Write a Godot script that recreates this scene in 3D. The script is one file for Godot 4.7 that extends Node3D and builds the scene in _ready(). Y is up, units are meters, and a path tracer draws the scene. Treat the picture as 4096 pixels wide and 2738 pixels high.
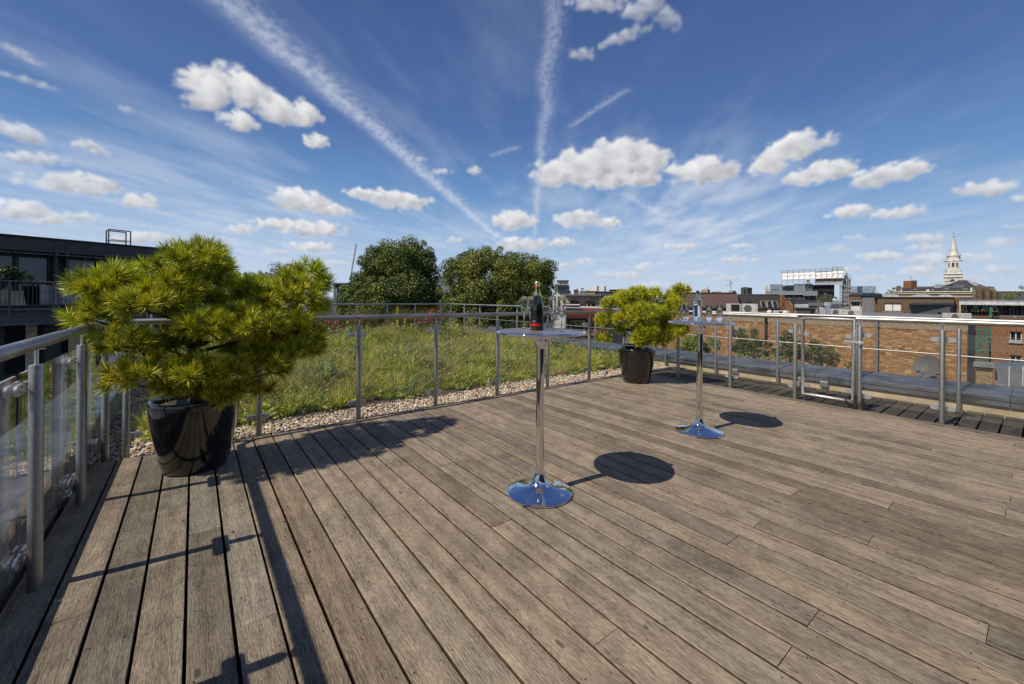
extends Node3D
# Roof terrace with a timber deck, two bar tables, two potted pines, a wildflower roof and the city behind.
# x runs along the middle balustrade, -z along the deck boards, y is up; the eye stands 1.29 m above the deck.

const EYE := 1.29
const YAW := 37.706
const GROUND := -16.0
const RIGHT := Vector3(0.7912, 0, 0.6116)
const AHEAD := Vector3(0.6116, 0, -0.7912)

var taken := {}
var rng := RandomNumberGenerator.new()
var mats := {}
var meshes := {}

# ---------------------------------------------------------------- mesh builder
class MB:
	var v := PackedVector3Array()
	var n := PackedVector3Array()
	var t := PackedVector2Array()
	var t2 := PackedVector2Array()
	var c := PackedColorArray()
	var i := PackedInt32Array()
	var col := Color.WHITE

	func vert(p: Vector3, nn: Vector3, uv := Vector2.ZERO) -> int:
		v.append(p); n.append(nn); t.append(uv); c.append(col)
		return v.size() - 1

	# corners run counter-clockwise seen from outside
	func quad(a: Vector3, b: Vector3, cc: Vector3, d: Vector3) -> void:
		var nn := (b - a).cross(cc - a).normalized()
		var w := (b - a).length()
		var h := (d - a).length()
		var k := vert(a, nn, Vector2(0, h)); vert(b, nn, Vector2(w, h)); vert(cc, nn, Vector2(w, 0)); vert(d, nn, Vector2(0, 0))
		i.append_array(PackedInt32Array([k, k + 2, k + 1, k, k + 3, k + 2]))

	func tri(a: Vector3, b: Vector3, cc: Vector3, nn := Vector3.ZERO) -> void:
		if nn == Vector3.ZERO:
			nn = (b - a).cross(cc - a).normalized()
		var k := vert(a, nn, Vector2(0, 0)); vert(b, nn, Vector2(1, 0)); vert(cc, nn, Vector2(0, 1))
		i.append_array(PackedInt32Array([k, k + 2, k + 1]))

	func box(x0: float, x1: float, y0: float, y1: float, z0: float, z1: float) -> void:
		var a := Vector3(x0, y0, z1); var b := Vector3(x1, y0, z1); var cc := Vector3(x1, y1, z1); var d := Vector3(x0, y1, z1)
		var e := Vector3(x0, y0, z0); var f := Vector3(x1, y0, z0); var g := Vector3(x1, y1, z0); var h := Vector3(x0, y1, z0)
		quad(a, b, cc, d); quad(f, e, h, g); quad(e, a, d, h); quad(b, f, g, cc); quad(d, cc, g, h); quad(e, f, b, a)

	# a box with chamfered edges along its top
	func slab(x0: float, x1: float, y0: float, y1: float, z0: float, z1: float, b: float) -> void:
		var ym := y1 - b
		quad(Vector3(x0, y0, z1), Vector3(x1, y0, z1), Vector3(x1, ym, z1), Vector3(x0, ym, z1))
		quad(Vector3(x1, y0, z0), Vector3(x0, y0, z0), Vector3(x0, ym, z0), Vector3(x1, ym, z0))
		quad(Vector3(x0, y0, z0), Vector3(x0, y0, z1), Vector3(x0, ym, z1), Vector3(x0, ym, z0))
		quad(Vector3(x1, y0, z1), Vector3(x1, y0, z0), Vector3(x1, ym, z0), Vector3(x1, ym, z1))
		var p := [Vector3(x0, ym, z1), Vector3(x1, ym, z1), Vector3(x1, ym, z0), Vector3(x0, ym, z0)]
		var q := [Vector3(x0 + b, y1, z1 - b), Vector3(x1 - b, y1, z1 - b), Vector3(x1 - b, y1, z0 + b), Vector3(x0 + b, y1, z0 + b)]
		for k in 4:
			quad(p[k], p[(k + 1) % 4], q[(k + 1) % 4], q[k])
		quad(q[0], q[1], q[2], q[3])
		quad(Vector3(x0, y0, z0), Vector3(x1, y0, z0), Vector3(x1, y0, z1), Vector3(x0, y0, z1))

	func tube(pts: Array, rad, seg := 12, caps := true) -> void:
		var prev := -1
		var side := Vector3.ZERO
		for k in pts.size():
			var p: Vector3 = pts[k]
			var d: Vector3
			if k == 0: d = pts[1] - p
			elif k == pts.size() - 1: d = p - pts[k - 1]
			else: d = (pts[k + 1] - p).normalized() + (p - pts[k - 1]).normalized()
			d = d.normalized()
			if side == Vector3.ZERO:
				side = d.cross(Vector3.UP if absf(d.y) < 0.95 else Vector3.RIGHT).normalized()
			else:
				side = (side - d * side.dot(d)).normalized()
			var up := side.cross(d)
			var r: float = rad[k] if rad is Array else rad
			if k > 0 and k < pts.size() - 1:
				var h: Vector3 = (pts[k + 1] - p).normalized()
				r /= maxf(0.75, d.dot(h)) if not (rad is Array) else 1.0
			var first := v.size()
			for s in seg + 1:
				var a := TAU * s / seg
				var o := side * cos(a) + up * sin(a)
				vert(p + o * r, o, Vector2(float(s) / seg, k * 0.2))
			if prev >= 0:
				for s in seg:
					var x := prev + s; var y := first + s
					i.append_array(PackedInt32Array([x, x + 1, y, x + 1, y + 1, y]))
			if caps and (k == 0 or k == pts.size() - 1):
				var nn := -d if k == 0 else d
				var m := vert(p, nn)
				var e := v.size()
				for s in seg + 1:
					var a := TAU * s / seg
					vert(p + (side * cos(a) + up * sin(a)) * r, nn)
				for s in seg:
					if k == 0: i.append_array(PackedInt32Array([m, e + s + 1, e + s]))
					else: i.append_array(PackedInt32Array([m, e + s, e + s + 1]))
			prev = first

	# profile of Vector2(radius, height), bottom to top on the outside
	func lathe(prof: Array, seg := 32, at := Vector3.ZERO, flat := false) -> void:
		var lists := []
		for k in prof.size() - 1:
			var p: Vector2 = prof[k]; var q: Vector2 = prof[k + 1]
			var d := (q - p)
			if d.length() < 1e-6: continue
			lists.append([p, q, Vector2(d.y, -d.x).normalized()])
		for k in lists.size():
			var p: Vector2 = lists[k][0]; var q: Vector2 = lists[k][1]; var nn: Vector2 = lists[k][2]
			var n0 := nn; var n1 := nn
			if not flat and k > 0 and nn.dot(lists[k - 1][2]) > 0.6: n0 = (nn + lists[k - 1][2]).normalized()
			if not flat and k < lists.size() - 1 and nn.dot(lists[k + 1][2]) > 0.6: n1 = (nn + lists[k + 1][2]).normalized()
			var first := v.size()
			for s in seg + 1:
				var a := TAU * s / seg
				var o := Vector3(cos(a), 0, sin(a))
				vert(at + o * p.x + Vector3(0, p.y, 0), o * n0.x + Vector3(0, n0.y, 0), Vector2(float(s) / seg * 3.0, p.y * 2.0))
				vert(at + o * q.x + Vector3(0, q.y, 0), o * n1.x + Vector3(0, n1.y, 0), Vector2(float(s) / seg * 3.0, q.y * 2.0))
			for s in seg:
				var a := first + s * 2
				i.append_array(PackedInt32Array([a, a + 2, a + 1, a + 2, a + 3, a + 1]))

	# polygon in x, y pushed from z0 to z1
	func prism(poly: PackedVector2Array, z0: float, z1: float) -> void:
		if Geometry2D.is_polygon_clockwise(poly):
			poly.reverse()
		var tr := Geometry2D.triangulate_polygon(poly)
		for k in range(0, tr.size(), 3):
			var a := poly[tr[k]]; var b := poly[tr[k + 1]]; var d := poly[tr[k + 2]]
			if (b - a).cross(d - a) < 0: var sw := b; b = d; d = sw
			tri(Vector3(a.x, a.y, z1), Vector3(b.x, b.y, z1), Vector3(d.x, d.y, z1), Vector3.BACK)
			tri(Vector3(a.x, a.y, z0), Vector3(d.x, d.y, z0), Vector3(b.x, b.y, z0), Vector3.FORWARD)
		for k in poly.size():
			var p := poly[k]; var q := poly[(k + 1) % poly.size()]
			quad(Vector3(p.x, p.y, z1), Vector3(p.x, p.y, z0), Vector3(q.x, q.y, z0), Vector3(q.x, q.y, z1))

	func turned(xf: Transform3D, from := 0) -> void:
		for k in range(from, v.size()):
			v[k] = xf * v[k]
			n[k] = (xf.basis * n[k]).normalized()

	func mesh() -> ArrayMesh:
		var a := []
		a.resize(Mesh.ARRAY_MAX)
		a[Mesh.ARRAY_VERTEX] = v; a[Mesh.ARRAY_NORMAL] = n; a[Mesh.ARRAY_TEX_UV] = t; a[Mesh.ARRAY_COLOR] = c; a[Mesh.ARRAY_INDEX] = i
		if t2.size() == v.size(): a[Mesh.ARRAY_TEX_UV2] = t2
		var m := ArrayMesh.new()
		m.add_surface_from_arrays(Mesh.PRIMITIVE_TRIANGLES, a)
		return m

# ---------------------------------------------------------------- naming
func numbered(parent: Node, called: String) -> String:
	var key := "%d/%s" % [parent.get_instance_id(), called]
	var k: int = taken.get(key, 0)
	taken[key] = k + 1
	return called if k == 0 else "%s_%03d" % [called, k]

func tag(o: Node, label: String, category := "", group := "", kind := "") -> Node:
	if label: o.set_meta("label", label)
	if category: o.set_meta("category", category)
	if group: o.set_meta("group", group)
	if kind: o.set_meta("kind", kind)
	return o

func thing(called: String, label: String, category: String, at := Vector3.ZERO, turn := 0.0, group := "") -> Node3D:
	var o := Node3D.new()
	o.name = numbered(self, called)
	add_child(o)
	o.position = at
	o.rotation.y = turn
	tag(o, label, category, group)
	return o

func setting(called: String) -> Node3D:
	var o := Node3D.new()
	o.name = numbered(self, called)
	add_child(o)
	o.set_meta("kind", "structure")
	return o

func put(parent: Node, called: String, shape, mat: Material, at := Vector3.ZERO) -> MeshInstance3D:
	var o := MeshInstance3D.new()
	o.name = numbered(parent, called)
	o.mesh = shape.mesh() if shape is MB else shape
	o.material_override = mat
	o.position = at
	parent.add_child(o)
	return o

func crowd(parent: Node, called: String, mesh: Mesh, mat: Material, xf: Array, cols: Array) -> MultiMeshInstance3D:
	var mm := MultiMesh.new()
	mm.transform_format = MultiMesh.TRANSFORM_3D
	mm.use_colors = true
	mm.mesh = mesh
	mm.instance_count = xf.size()
	for k in xf.size():
		mm.set_instance_transform(k, xf[k])
		mm.set_instance_color(k, cols[k])
	var o := MultiMeshInstance3D.new()
	o.name = numbered(parent, called)
	o.multimesh = mm
	o.material_override = mat
	o.set_meta("kind", "stuff")
	parent.add_child(o)
	return o

# ---------------------------------------------------------------- materials
func lin(r: float, g: float, b: float, a := 1.0) -> Color:
	var c := Color(r, g, b).linear_to_srgb()
	c.a = a
	return c

func noise(freq: float, seed_: int, oct := 4, type := FastNoiseLite.TYPE_SIMPLEX_SMOOTH) -> FastNoiseLite:
	var f := FastNoiseLite.new()
	f.noise_type = type
	f.seed = seed_
	f.frequency = freq
	f.fractal_octaves = oct
	return f

func grain_texture(lo: float, hi: float, freq: float, seed_: int, squash := 1) -> ImageTexture:
	var im := noise(freq, seed_, 5).get_seamless_image(512, 512)
	if squash > 1:
		im = noise(freq, seed_, 5).get_seamless_image(512 / squash, 512)
		im.resize(512, 512, Image.INTERPOLATE_CUBIC)
	im.convert(Image.FORMAT_L8)
	var d := im.get_data()
	for k in d.size():
		d[k] = int(clampf(lerpf(lo, hi, d[k] / 255.0), 0, 1) * 255.0)
	return ImageTexture.create_from_image(Image.create_from_data(512, 512, false, Image.FORMAT_L8, d))

func plain(key: String, c: Color, rough := 0.7, metal := 0.0, tex: Texture2D = null, scale := 0.5) -> StandardMaterial3D:
	var m := StandardMaterial3D.new()
	m.resource_name = key
	m.albedo_color = c
	m.roughness = rough
	m.metallic = metal
	if tex:
		m.albedo_texture = tex
		m.uv1_triplanar = true
		m.uv1_scale = Vector3.ONE * scale
	mats[key] = m
	return m

func leafy(key: String, c: Color, back: Color, rough := 0.55) -> StandardMaterial3D:
	var m := plain(key, c, rough)
	m.vertex_color_use_as_albedo = true
	m.backlight_enabled = true
	m.backlight = back
	m.cull_mode = BaseMaterial3D.CULL_DISABLED
	return m

func glassy(key: String, c: Color, alpha: float, refr := 0.0) -> StandardMaterial3D:
	var m := plain(key, c, 0.0)
	m.albedo_color.a = alpha
	m.transparency = BaseMaterial3D.TRANSPARENCY_ALPHA
	if refr > 0.0:
		m.refraction_enabled = true
		m.refraction_scale = refr
	return m

func make_materials() -> void:
	var fine := grain_texture(0.78, 1.05, 0.012, 3)
	var coarse := grain_texture(0.45, 1.25, 0.009, 7)
	var bands := grain_texture(0.5, 1.2, 0.03, 11, 6)
	var brushed := grain_texture(0.75, 1.0, 0.05, 13, 16)
	var brickish := grain_texture(0.35, 1.35, 0.06, 17, 3)
	meshes.fine = fine
	for d in [["slate_brown", 0.105, 0.062, 0.055, bands, 1.2], ["slate_dark", 0.018, 0.018, 0.02, bands, 1.2], ["slate_grey", 0.06, 0.063, 0.072, bands, 0.6], ["lead", 0.11, 0.12, 0.135, fine, 0.4],
			["brick_brown", 0.20, 0.125, 0.068, brickish, 0.7], ["brick_red", 0.24, 0.1, 0.062, brickish, 0.7], ["brick_orange", 0.32, 0.145, 0.065, brickish, 0.7], ["brick_yellow", 0.33, 0.24, 0.12, brickish, 0.7],
			["cream", 0.52, 0.45, 0.31, fine, 0.4], ["white", 0.76, 0.76, 0.74, fine, 0.3], ["pale_grey", 0.5, 0.51, 0.55, fine, 0.3], ["light_grey", 0.42, 0.43, 0.45, fine, 0.3], ["mid_grey", 0.2, 0.205, 0.21, fine, 0.4], ["dark_grey", 0.045, 0.047, 0.052, fine, 0.4],
			["tank_grey", 0.07, 0.076, 0.07, fine, 0.5], ["render_grey", 0.075, 0.085, 0.09, fine, 0.6], ["violet_grey", 0.15, 0.14, 0.17, fine, 0.5], ["black", 0.014, 0.014, 0.015, fine, 0.4], ["tan", 0.42, 0.3, 0.17, fine, 0.3], ["timber", 0.5, 0.33, 0.14, bands, 0.3],
			["red", 0.62, 0.03, 0.015, fine, 0.3], ["dark_red", 0.12, 0.014, 0.018, fine, 0.3], ["terracotta", 0.33, 0.11, 0.05, coarse, 0.8], ["stone_white", 0.7, 0.68, 0.62, fine, 0.1], ["stone_dirty", 0.2, 0.17, 0.11, coarse, 0.2], ["stone_dark", 0.12, 0.08, 0.045, coarse, 0.2],
			["sheet_white", 0.85, 0.85, 0.84, fine, 0.15], ["mesh_grey", 0.25, 0.245, 0.235, brickish, 0.3], ["teal", 0.03, 0.2, 0.16, fine, 0.5], ["soil", 0.07, 0.05, 0.03, coarse, 2.0], ["bark", 0.11, 0.075, 0.05, coarse, 3.0], ["coping", 0.085, 0.1, 0.12, coarse, 0.45],
			["render_cream", 0.52, 0.42, 0.27, fine, 0.5], ["concrete", 0.24, 0.24, 0.235, fine, 0.5], ["band_stone", 0.31, 0.255, 0.18, fine, 1.0], ["dish_grey", 0.1, 0.1, 0.105, fine, 0.6], ["asphalt", 0.05, 0.05, 0.052, coarse, 0.1], ["facade_dark", 0.03, 0.033, 0.042, fine, 0.4], ["facade_steel", 0.1, 0.105, 0.12, fine, 0.4], ["louvre", 0.17, 0.15, 0.165, fine, 0.4], ["pebble_bed", 0.28, 0.22, 0.15, coarse, 4.0]]:
		plain(d[0], lin(d[1], d[2], d[3]), 0.75, 0.0, d[4], d[5])
	mats.slate_dark.roughness = 0.5
	mats.lead.roughness = 0.45
	mats.coping.roughness = 0.42
	mats.facade_dark.roughness = 0.45
	plain("glass_dark", lin(0.015, 0.018, 0.02), 0.06)
	plain("glass_sky", lin(0.05, 0.06, 0.07), 0.04, 0.6)
	plain("glass_blue", lin(0.03, 0.05, 0.09), 0.08)
	plain("glass_blue_bright", lin(0.06, 0.17, 0.28), 0.2)
	plain("glass_pale", lin(0.34, 0.43, 0.43), 0.12)
	plain("glass_grey", lin(0.2, 0.235, 0.27), 0.14)
	plain("glass_dark_grey", lin(0.1, 0.115, 0.14), 0.14)
	plain("blind", lin(0.72, 0.72, 0.7), 0.5)
	plain("gold", lin(0.75, 0.5, 0.15), 0.3, 0.9)
	plain("steel", lin(0.74, 0.745, 0.75), 0.42, 1.0)
	var s := plain("brushed", lin(0.57, 0.565, 0.55), 0.5, 1.0)
	s.albedo_texture = brushed
	s.uv1_scale = Vector3(1, 4, 1)
	plain("chrome", lin(0.78, 0.79, 0.81), 0.03, 1.0)
	plain("bolt", lin(0.12, 0.12, 0.13), 0.4, 1.0)
	plain("laminate", lin(0.17, 0.16, 0.165), 0.42, 0.0, fine, 1.5)
	var g := plain("glaze", lin(0.006, 0.0062, 0.0068), 0.12)
	g.clearcoat_enabled = true
	g.clearcoat = 1.0
	g.clearcoat_roughness = 0.04
	var bg := plain("bottle_green", lin(0.004, 0.012, 0.005), 0.04)
	bg.clearcoat_enabled = true
	bg.clearcoat_roughness = 0.02
	plain("foil", lin(0.8, 0.6, 0.25), 0.22, 1.0)
	plain("label_black", lin(0.012, 0.012, 0.016), 0.35)
	plain("label_red", lin(0.62, 0.012, 0.008), 0.4)
	plain("label_white", lin(0.72, 0.74, 0.78), 0.5)
	plain("label_navy", lin(0.012, 0.03, 0.09), 0.4)
	plain("rubber", lin(0.012, 0.012, 0.012), 0.5)
	plain("ac_white", lin(0.66, 0.65, 0.6), 0.4, 0.0, fine, 0.6)
	glassy("pane", Color(0.96, 1.0, 0.985), 0.006)
	glassy("glass", Color(1, 1, 1), 0.0, 0.05)
	glassy("glass_blue_tint", Color(0.93, 0.97, 1.0), 0.0, 0.05)
	leafy("leaf", Color.WHITE, lin(0.05, 0.075, 0.01))
	leafy("grass_blade", Color.WHITE, lin(0.22, 0.25, 0.04))
	leafy("needle", Color.WHITE, lin(0.22, 0.22, 0.014), 0.45)
	var st := plain("stone", Color.WHITE, 0.7)
	st.vertex_color_use_as_albedo = true
	var br := plain("brick", Color.WHITE, 0.85, 0.0, fine, 1.5)
	br.vertex_color_use_as_albedo = true

# ---------------------------------------------------------------- the sky
func make_sky() -> Sky:
	var W := 2048
	var Hh := 1024
	var px := PackedFloat32Array()
	px.resize(W * Hh * 3)
	var wisps := noise(1.0, 21, 5)
	var veil := noise(1.0, 22, 3)
	var puff := noise(0.42, 23, 4)
	var edge := noise(1.5, 24, 3)
	# cloud cover and its light, one value per pixel of the part of the sky that holds the listed clouds
	var ca := PackedFloat32Array()
	ca.resize(W * 512)
	var cl := PackedFloat32Array()
	cl.resize(W * 512)
	var all := CLOUDS.duplicate()
	rng.seed = 77
	for k in 150:                                   # the same kind of sky all round
		var az := rng.randf_range(100, 335)
		var el := rng.randf_range(2, 9) if k % 2 else rng.randf_range(8, 40)
		var w := rng.randf_range(1.5, 4) * (0.6 + el * 0.05)
		all.append([1000 + k, az if az < 180 else az - 360, el, w, w * rng.randf_range(0.25, 0.45), rng.randf_range(-12, 12), rng.randf_range(0.7, 1.0)])
	for e in all:
		var az: float = e[1]; var el: float = e[2]; var rx: float = e[3] * 1.1; var ry: float = e[4] * 1.2
		var ce := cos(deg_to_rad(el))
		var co := cos(deg_to_rad(e[5])); var si := sin(deg_to_rad(e[5]))
		var reach := maxf(rx, ry) * 1.25
		var r0 := int((90 - el - maxf(ry, absf(si) * rx) * 1.3) / 180.0 * Hh)
		var r1 := int((90 - el + maxf(ry, absf(si) * rx) * 1.3) / 180.0 * Hh)
		var c0 := int((az - reach / ce) / 360.0 * W) - 1
		var c1 := int((az + reach / ce) / 360.0 * W) + 1
		var off: float = e[0] * 37.0
		for r in range(maxi(0, r0), mini(511, r1 + 1)):
			var pe := 90.0 - (r + 0.5) * 180.0 / Hh
			for cc in range(c0, c1 + 1):
				var pa := (cc + 0.5) / W * 360.0
				var x := (pa - az) * ce
				var y := pe - el
				var lx := (x * co + y * si) / rx
				var ly := (y * co - x * si) / ry
				var ly2 := ly * (1.35 if ly < 0 else 1.0)
				var rr := lx * lx + ly2 * ly2
				if rr > 1.5: continue
				var sc := 1.0 / clampf(ry * 0.55, 0.35, 1.6)
				var f := puff.get_noise_2d(x * sc + off, y * sc * 1.3 + off * 0.3) * 1.1 + edge.get_noise_2d(x * sc, y * sc + off) * 0.12
				var den := (1.0 - rr) * 1.15 + f * 0.88 - 0.06
				if den <= 0.0: continue
				var at: float = smoothstep(0.0, 0.68 + 0.8 * (1.0 - e[6]), den) * e[6]
				var idx := r * W + posmod(cc, W)
				var bright := clampf(0.72 + 0.4 * ly - 0.1 * lx + 0.34 * puff.get_noise_2d(x * sc * 0.9 + off + 0.25, y * sc * 1.1 - 0.35) - 0.06 * clampf(den, 0, 1), 0.3, 1.06)
				bright = lerpf(0.92, bright, smoothstep(0.05, 0.6, den))
				if at > ca[idx]:
					cl[idx] = bright if ca[idx] < 0.02 else lerpf(cl[idx], bright, 0.75)
					ca[idx] = at
	var stops := [[-90, 0.16, 0.16, 0.16], [-3, 0.3, 0.32, 0.35], [0, 0.56, 0.66, 0.78], [4, 0.45, 0.59, 0.78], [9, 0.26, 0.43, 0.69], [14, 0.15, 0.295, 0.56], [22, 0.085, 0.17, 0.4], [34, 0.06, 0.118, 0.3], [60, 0.046, 0.092, 0.25], [90, 0.035, 0.078, 0.235]]
	var dirn := Vector2(sin(deg_to_rad(47)), -cos(deg_to_rad(47)))
	var band := Color()
	for r in Hh:
		var el := 90.0 - (r + 0.5) * 180.0 / Hh
		var k := 0
		while k < stops.size() - 2 and stops[k + 1][0] < el: k += 1
		var f: float = (el - stops[k][0]) / (stops[k + 1][0] - stops[k][0])
		var br: float = lerpf(stops[k][1], stops[k + 1][1], f)
		var bgc: float = lerpf(stops[k][2], stops[k + 1][2], f)
		var bb: float = lerpf(stops[k][3], stops[k + 1][3], f)
		var te := tan(deg_to_rad(maxf(el, 1.2)))
		var step := 1
		var veiled := 0.0
		for cc in W:
			var o := (r * W + cc) * 3
			var R := br; var G := bgc; var B := bb
			if el > 0.0 and el < 75.0:
				var az := (cc + 0.5) / W * 360.0
				if az > 180.0: az -= 360.0
				var seen := az > -22.0 and az < 98.0
				if seen or cc % 6 == 0:
					var p := Vector2(sin(deg_to_rad(az)), -cos(deg_to_rad(az))) / te
					var a := p.dot(dirn)
					var b := p.x * dirn.y - p.y * dirn.x
					var wv := wisps.get_noise_2d(a * 0.45, b * 1.5) + 0.45 * wisps.get_noise_2d(a * 1.8 + 40.0, b * 5.0)
					var patch := veil.get_noise_2d(a * 0.22 + 5.0, b * 0.5 + 9.0)
					veiled = clampf((wv * 0.55 + patch * 1.0 + 0.06), 0.0, 1.0) * 0.27 + smoothstep(-0.1, 0.7, wv) * 0.04
					veiled *= smoothstep(0.0, 5.0, el) * lerpf(1.25, 0.6, smoothstep(14.0, 30.0, el))
					# broad sheets of high cloud to the right of the middle and low on the left
					var s1 := exp(-pow((az - 60.0) / 13.0, 2.0) - pow((el - 9.0) / 5.5, 2.0))
					var s2 := exp(-pow((az - 2.0) / 20.0, 2.0) - pow((el - 7.5) / 5.0, 2.0))
					veiled += (s1 * 0.7 + s2 * 0.55) * clampf(0.62 + wv * 0.8, 0.0, 1.0)
					for q in TRAILS:
						var A := Vector2(q[0], q[1]); var Bv := Vector2(q[2], q[3])
						var d := (Bv - A)
						var L := d.length()
						d /= L
						var al := (p - A).dot(d) / L
						var wd: float = q[4]
						var ac := ((p - A).x * d.y - (p - A).y * d.x) / wd
						var reach := -6.0 if q[6] < 2.5 else 0.0
						if absf(ac) > 2.6 or al < reach or al > 1.04: continue
						var wig := wisps.get_noise_2d(al * L * 2.0 + q[6] * 50.0, 0.0) * (0.5 if q[6] < 1.5 else 1.1)
						var tex := wisps.get_noise_2d(al * L * 5.0 / wd * 0.22 + q[6] * 31.0, ac * 1.1) * 0.6 + wisps.get_noise_2d(al * L * 3.0 / wd, ac * 3.0 + q[6]) * 0.4
						var core := exp(-pow((ac + wig) * 1.15, 2.0)) * (0.72 + tex * 0.95)
						var fringe := exp(-pow((ac + 0.9) * 0.85, 2.0)) * (0.2 + tex * 0.7)
						var fadein := lerpf(0.3, 1.0, smoothstep(-0.75, 0.35, al)) * smoothstep(-5.0, -1.0, al) if reach < 0.0 else smoothstep(0.0, 0.15, al) * (1.0 - smoothstep(0.85, 1.0, al))
						var s: float = q[5]
						veiled += clampf(core + maxf(fringe, 0.0), 0.0, 1.0) * fadein * s * (1.0 - smoothstep(0.97, 1.04, al))
				var vv := clampf(veiled, 0.0, 0.9)
				R = lerpf(R, 0.68, vv * 0.86); G = lerpf(G, 0.73, vv * 0.86); B = lerpf(B, 0.83, vv * 0.86)
				if r < 512:
					var idx := r * W + cc
					var al2 := ca[idx] * (0.55 + 0.45 * smoothstep(0.0, 9.0, el))
					if al2 > 0.0:
						var b2 := cl[idx]
						var lo := lerpf(0.42, 0.36, smoothstep(3.0, 20.0, el))
						var t2 := clampf((b2 - 0.3) / 0.76, 0.0, 1.0)
						R = lerpf(R, lerpf(lo, 0.9, t2), al2); G = lerpf(G, lerpf(lo * 1.02, 0.9, t2), al2); B = lerpf(B, lerpf(lo * 1.12, 0.91, t2), al2)
			px[o] = R; px[o + 1] = G; px[o + 2] = B
	var im := Image.create_from_data(W, Hh, false, Image.FORMAT_RGBF, px.to_byte_array())
	var pm := PanoramaSkyMaterial.new()
	pm.panorama = ImageTexture.create_from_image(im)
	var sky := Sky.new()
	sky.sky_material = pm
	return sky

# ---------------------------------------------------------------- timber
var wood_tex: ImageTexture
var wood_bump: ImageTexture

func noise_bytes(w: int, h: int, W: int, Hh: int, freq: float, seed_: int, oct: int) -> PackedByteArray:
	var im := noise(freq, seed_, oct).get_seamless_image(w, h)
	im.convert(Image.FORMAT_L8)
	if w != W or h != Hh:
		im.resize(W, Hh, Image.INTERPOLATE_CUBIC)
	return im.get_data()

func make_wood() -> void:
	var S := 1024
	var fibre := noise_bytes(64, S, S, S, 0.16, 31, 3)       # long thin fibres
	var streak := noise_bytes(32, S, S, S, 0.022, 32, 4)     # broad bands of the grain
	var blotch := noise_bytes(S, S, S, S, 0.006, 33, 5)      # weathered patches
	var pores := noise_bytes(170, S, S, S, 0.24, 34, 2)
	var lut := PackedByteArray()
	for k in 256:
		var t := k / 255.0
		var c := lin(lerpf(0.094, 0.43, t), lerpf(0.075, 0.35, t), lerpf(0.058, 0.255, t))
		lut.append_array(PackedByteArray([int(c.r * 255), int(c.g * 255), int(c.b * 255)]))
	var rgb := PackedByteArray()
	rgb.resize(S * S * 3)
	var bump := PackedByteArray()
	bump.resize(S * S)
	for k in S * S:
		var f := fibre[k]
		var t := 140 + (f - 128) * 0.66 + (streak[k] - 128) * 0.42 + (blotch[k] - 128) * 0.36 + (pores[k] - 128) * 0.85
		var q := clampi(int(t), 0, 255) * 3
		var o := k * 3
		rgb[o] = lut[q]; rgb[o + 1] = lut[q + 1]; rgb[o + 2] = lut[q + 2]
		bump[k] = clampi(int(128 + (f - 128) * 0.8 + (pores[k] - 128) * 0.7), 0, 255)
	# knots
	rng.seed = 38
	for n in 4:
		var cx := rng.randi_range(40, S - 40); var cy := rng.randi_range(30, S - 30)
		var rx := rng.randf_range(11, 20); var ry := rx * rng.randf_range(0.45, 0.6)
		for y in range(int(cy - ry * 1.6), int(cy + ry * 1.6) + 1):
			for x in range(int(cx - rx * 2.2), int(cx + rx * 2.2) + 1):
				var r := Vector2((x - cx) / rx, (y - cy) / ry).length()
				if r > 1.6: continue
				var k := (y * S + x) * 3
				var f := lerpf(0.6 + 0.14 * sin(r * 14.0), 1.08, smoothstep(0.35, 1.25, r))
				f = lerpf(f, 1.0, smoothstep(1.2, 1.6, r))
				for ch in 3: rgb[k + ch] = clampi(int(rgb[k + ch] * f), 0, 255)
	var im := Image.create_from_data(S, S, false, Image.FORMAT_RGB8, rgb)
	im.generate_mipmaps()
	wood_tex = ImageTexture.create_from_image(im)
	wood_bump = ImageTexture.create_from_image(Image.create_from_data(S, S, false, Image.FORMAT_L8, bump))
	var m := plain("deck_timber", Color.WHITE, 0.72)
	m.albedo_texture = wood_tex
	m.vertex_color_use_as_albedo = true
	m.heightmap_enabled = true
	m.heightmap_texture = wood_bump
	m.heightmap_scale = 0.2
	m.metallic_specular = 0.35
	m.detail_enabled = true
	m.detail_blend_mode = BaseMaterial3D.BLEND_MODE_MUL
	m.detail_uv_layer = BaseMaterial3D.DETAIL_UV_2
	m.detail_albedo = stain_texture()

# rain marks, dried puddles and scuffs that run on from board to board
func stain_texture() -> ImageTexture:
	var S := 1024
	var big := noise_bytes(S, S, S, S, 0.0045, 35, 5)
	var small := noise_bytes(S, S, S, S, 0.03, 36, 4)
	var d := PackedByteArray()
	d.resize(S * S * 3)
	for k in S * S:
		var t := 1.0 - 0.17 * smoothstep(0.5, 0.78, big[k] / 255.0 + (small[k] - 128) / 900.0) + 0.1 * smoothstep(0.55, 0.75, small[k] / 255.0)
		var q := clampi(int(246.0 * sqrt(t)), 0, 255)
		d[k * 3] = q; d[k * 3 + 1] = q; d[k * 3 + 2] = mini(255, q + 1)
	return ImageTexture.create_from_image(Image.create_from_data(S, S, false, Image.FORMAT_RGB8, d))

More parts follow.
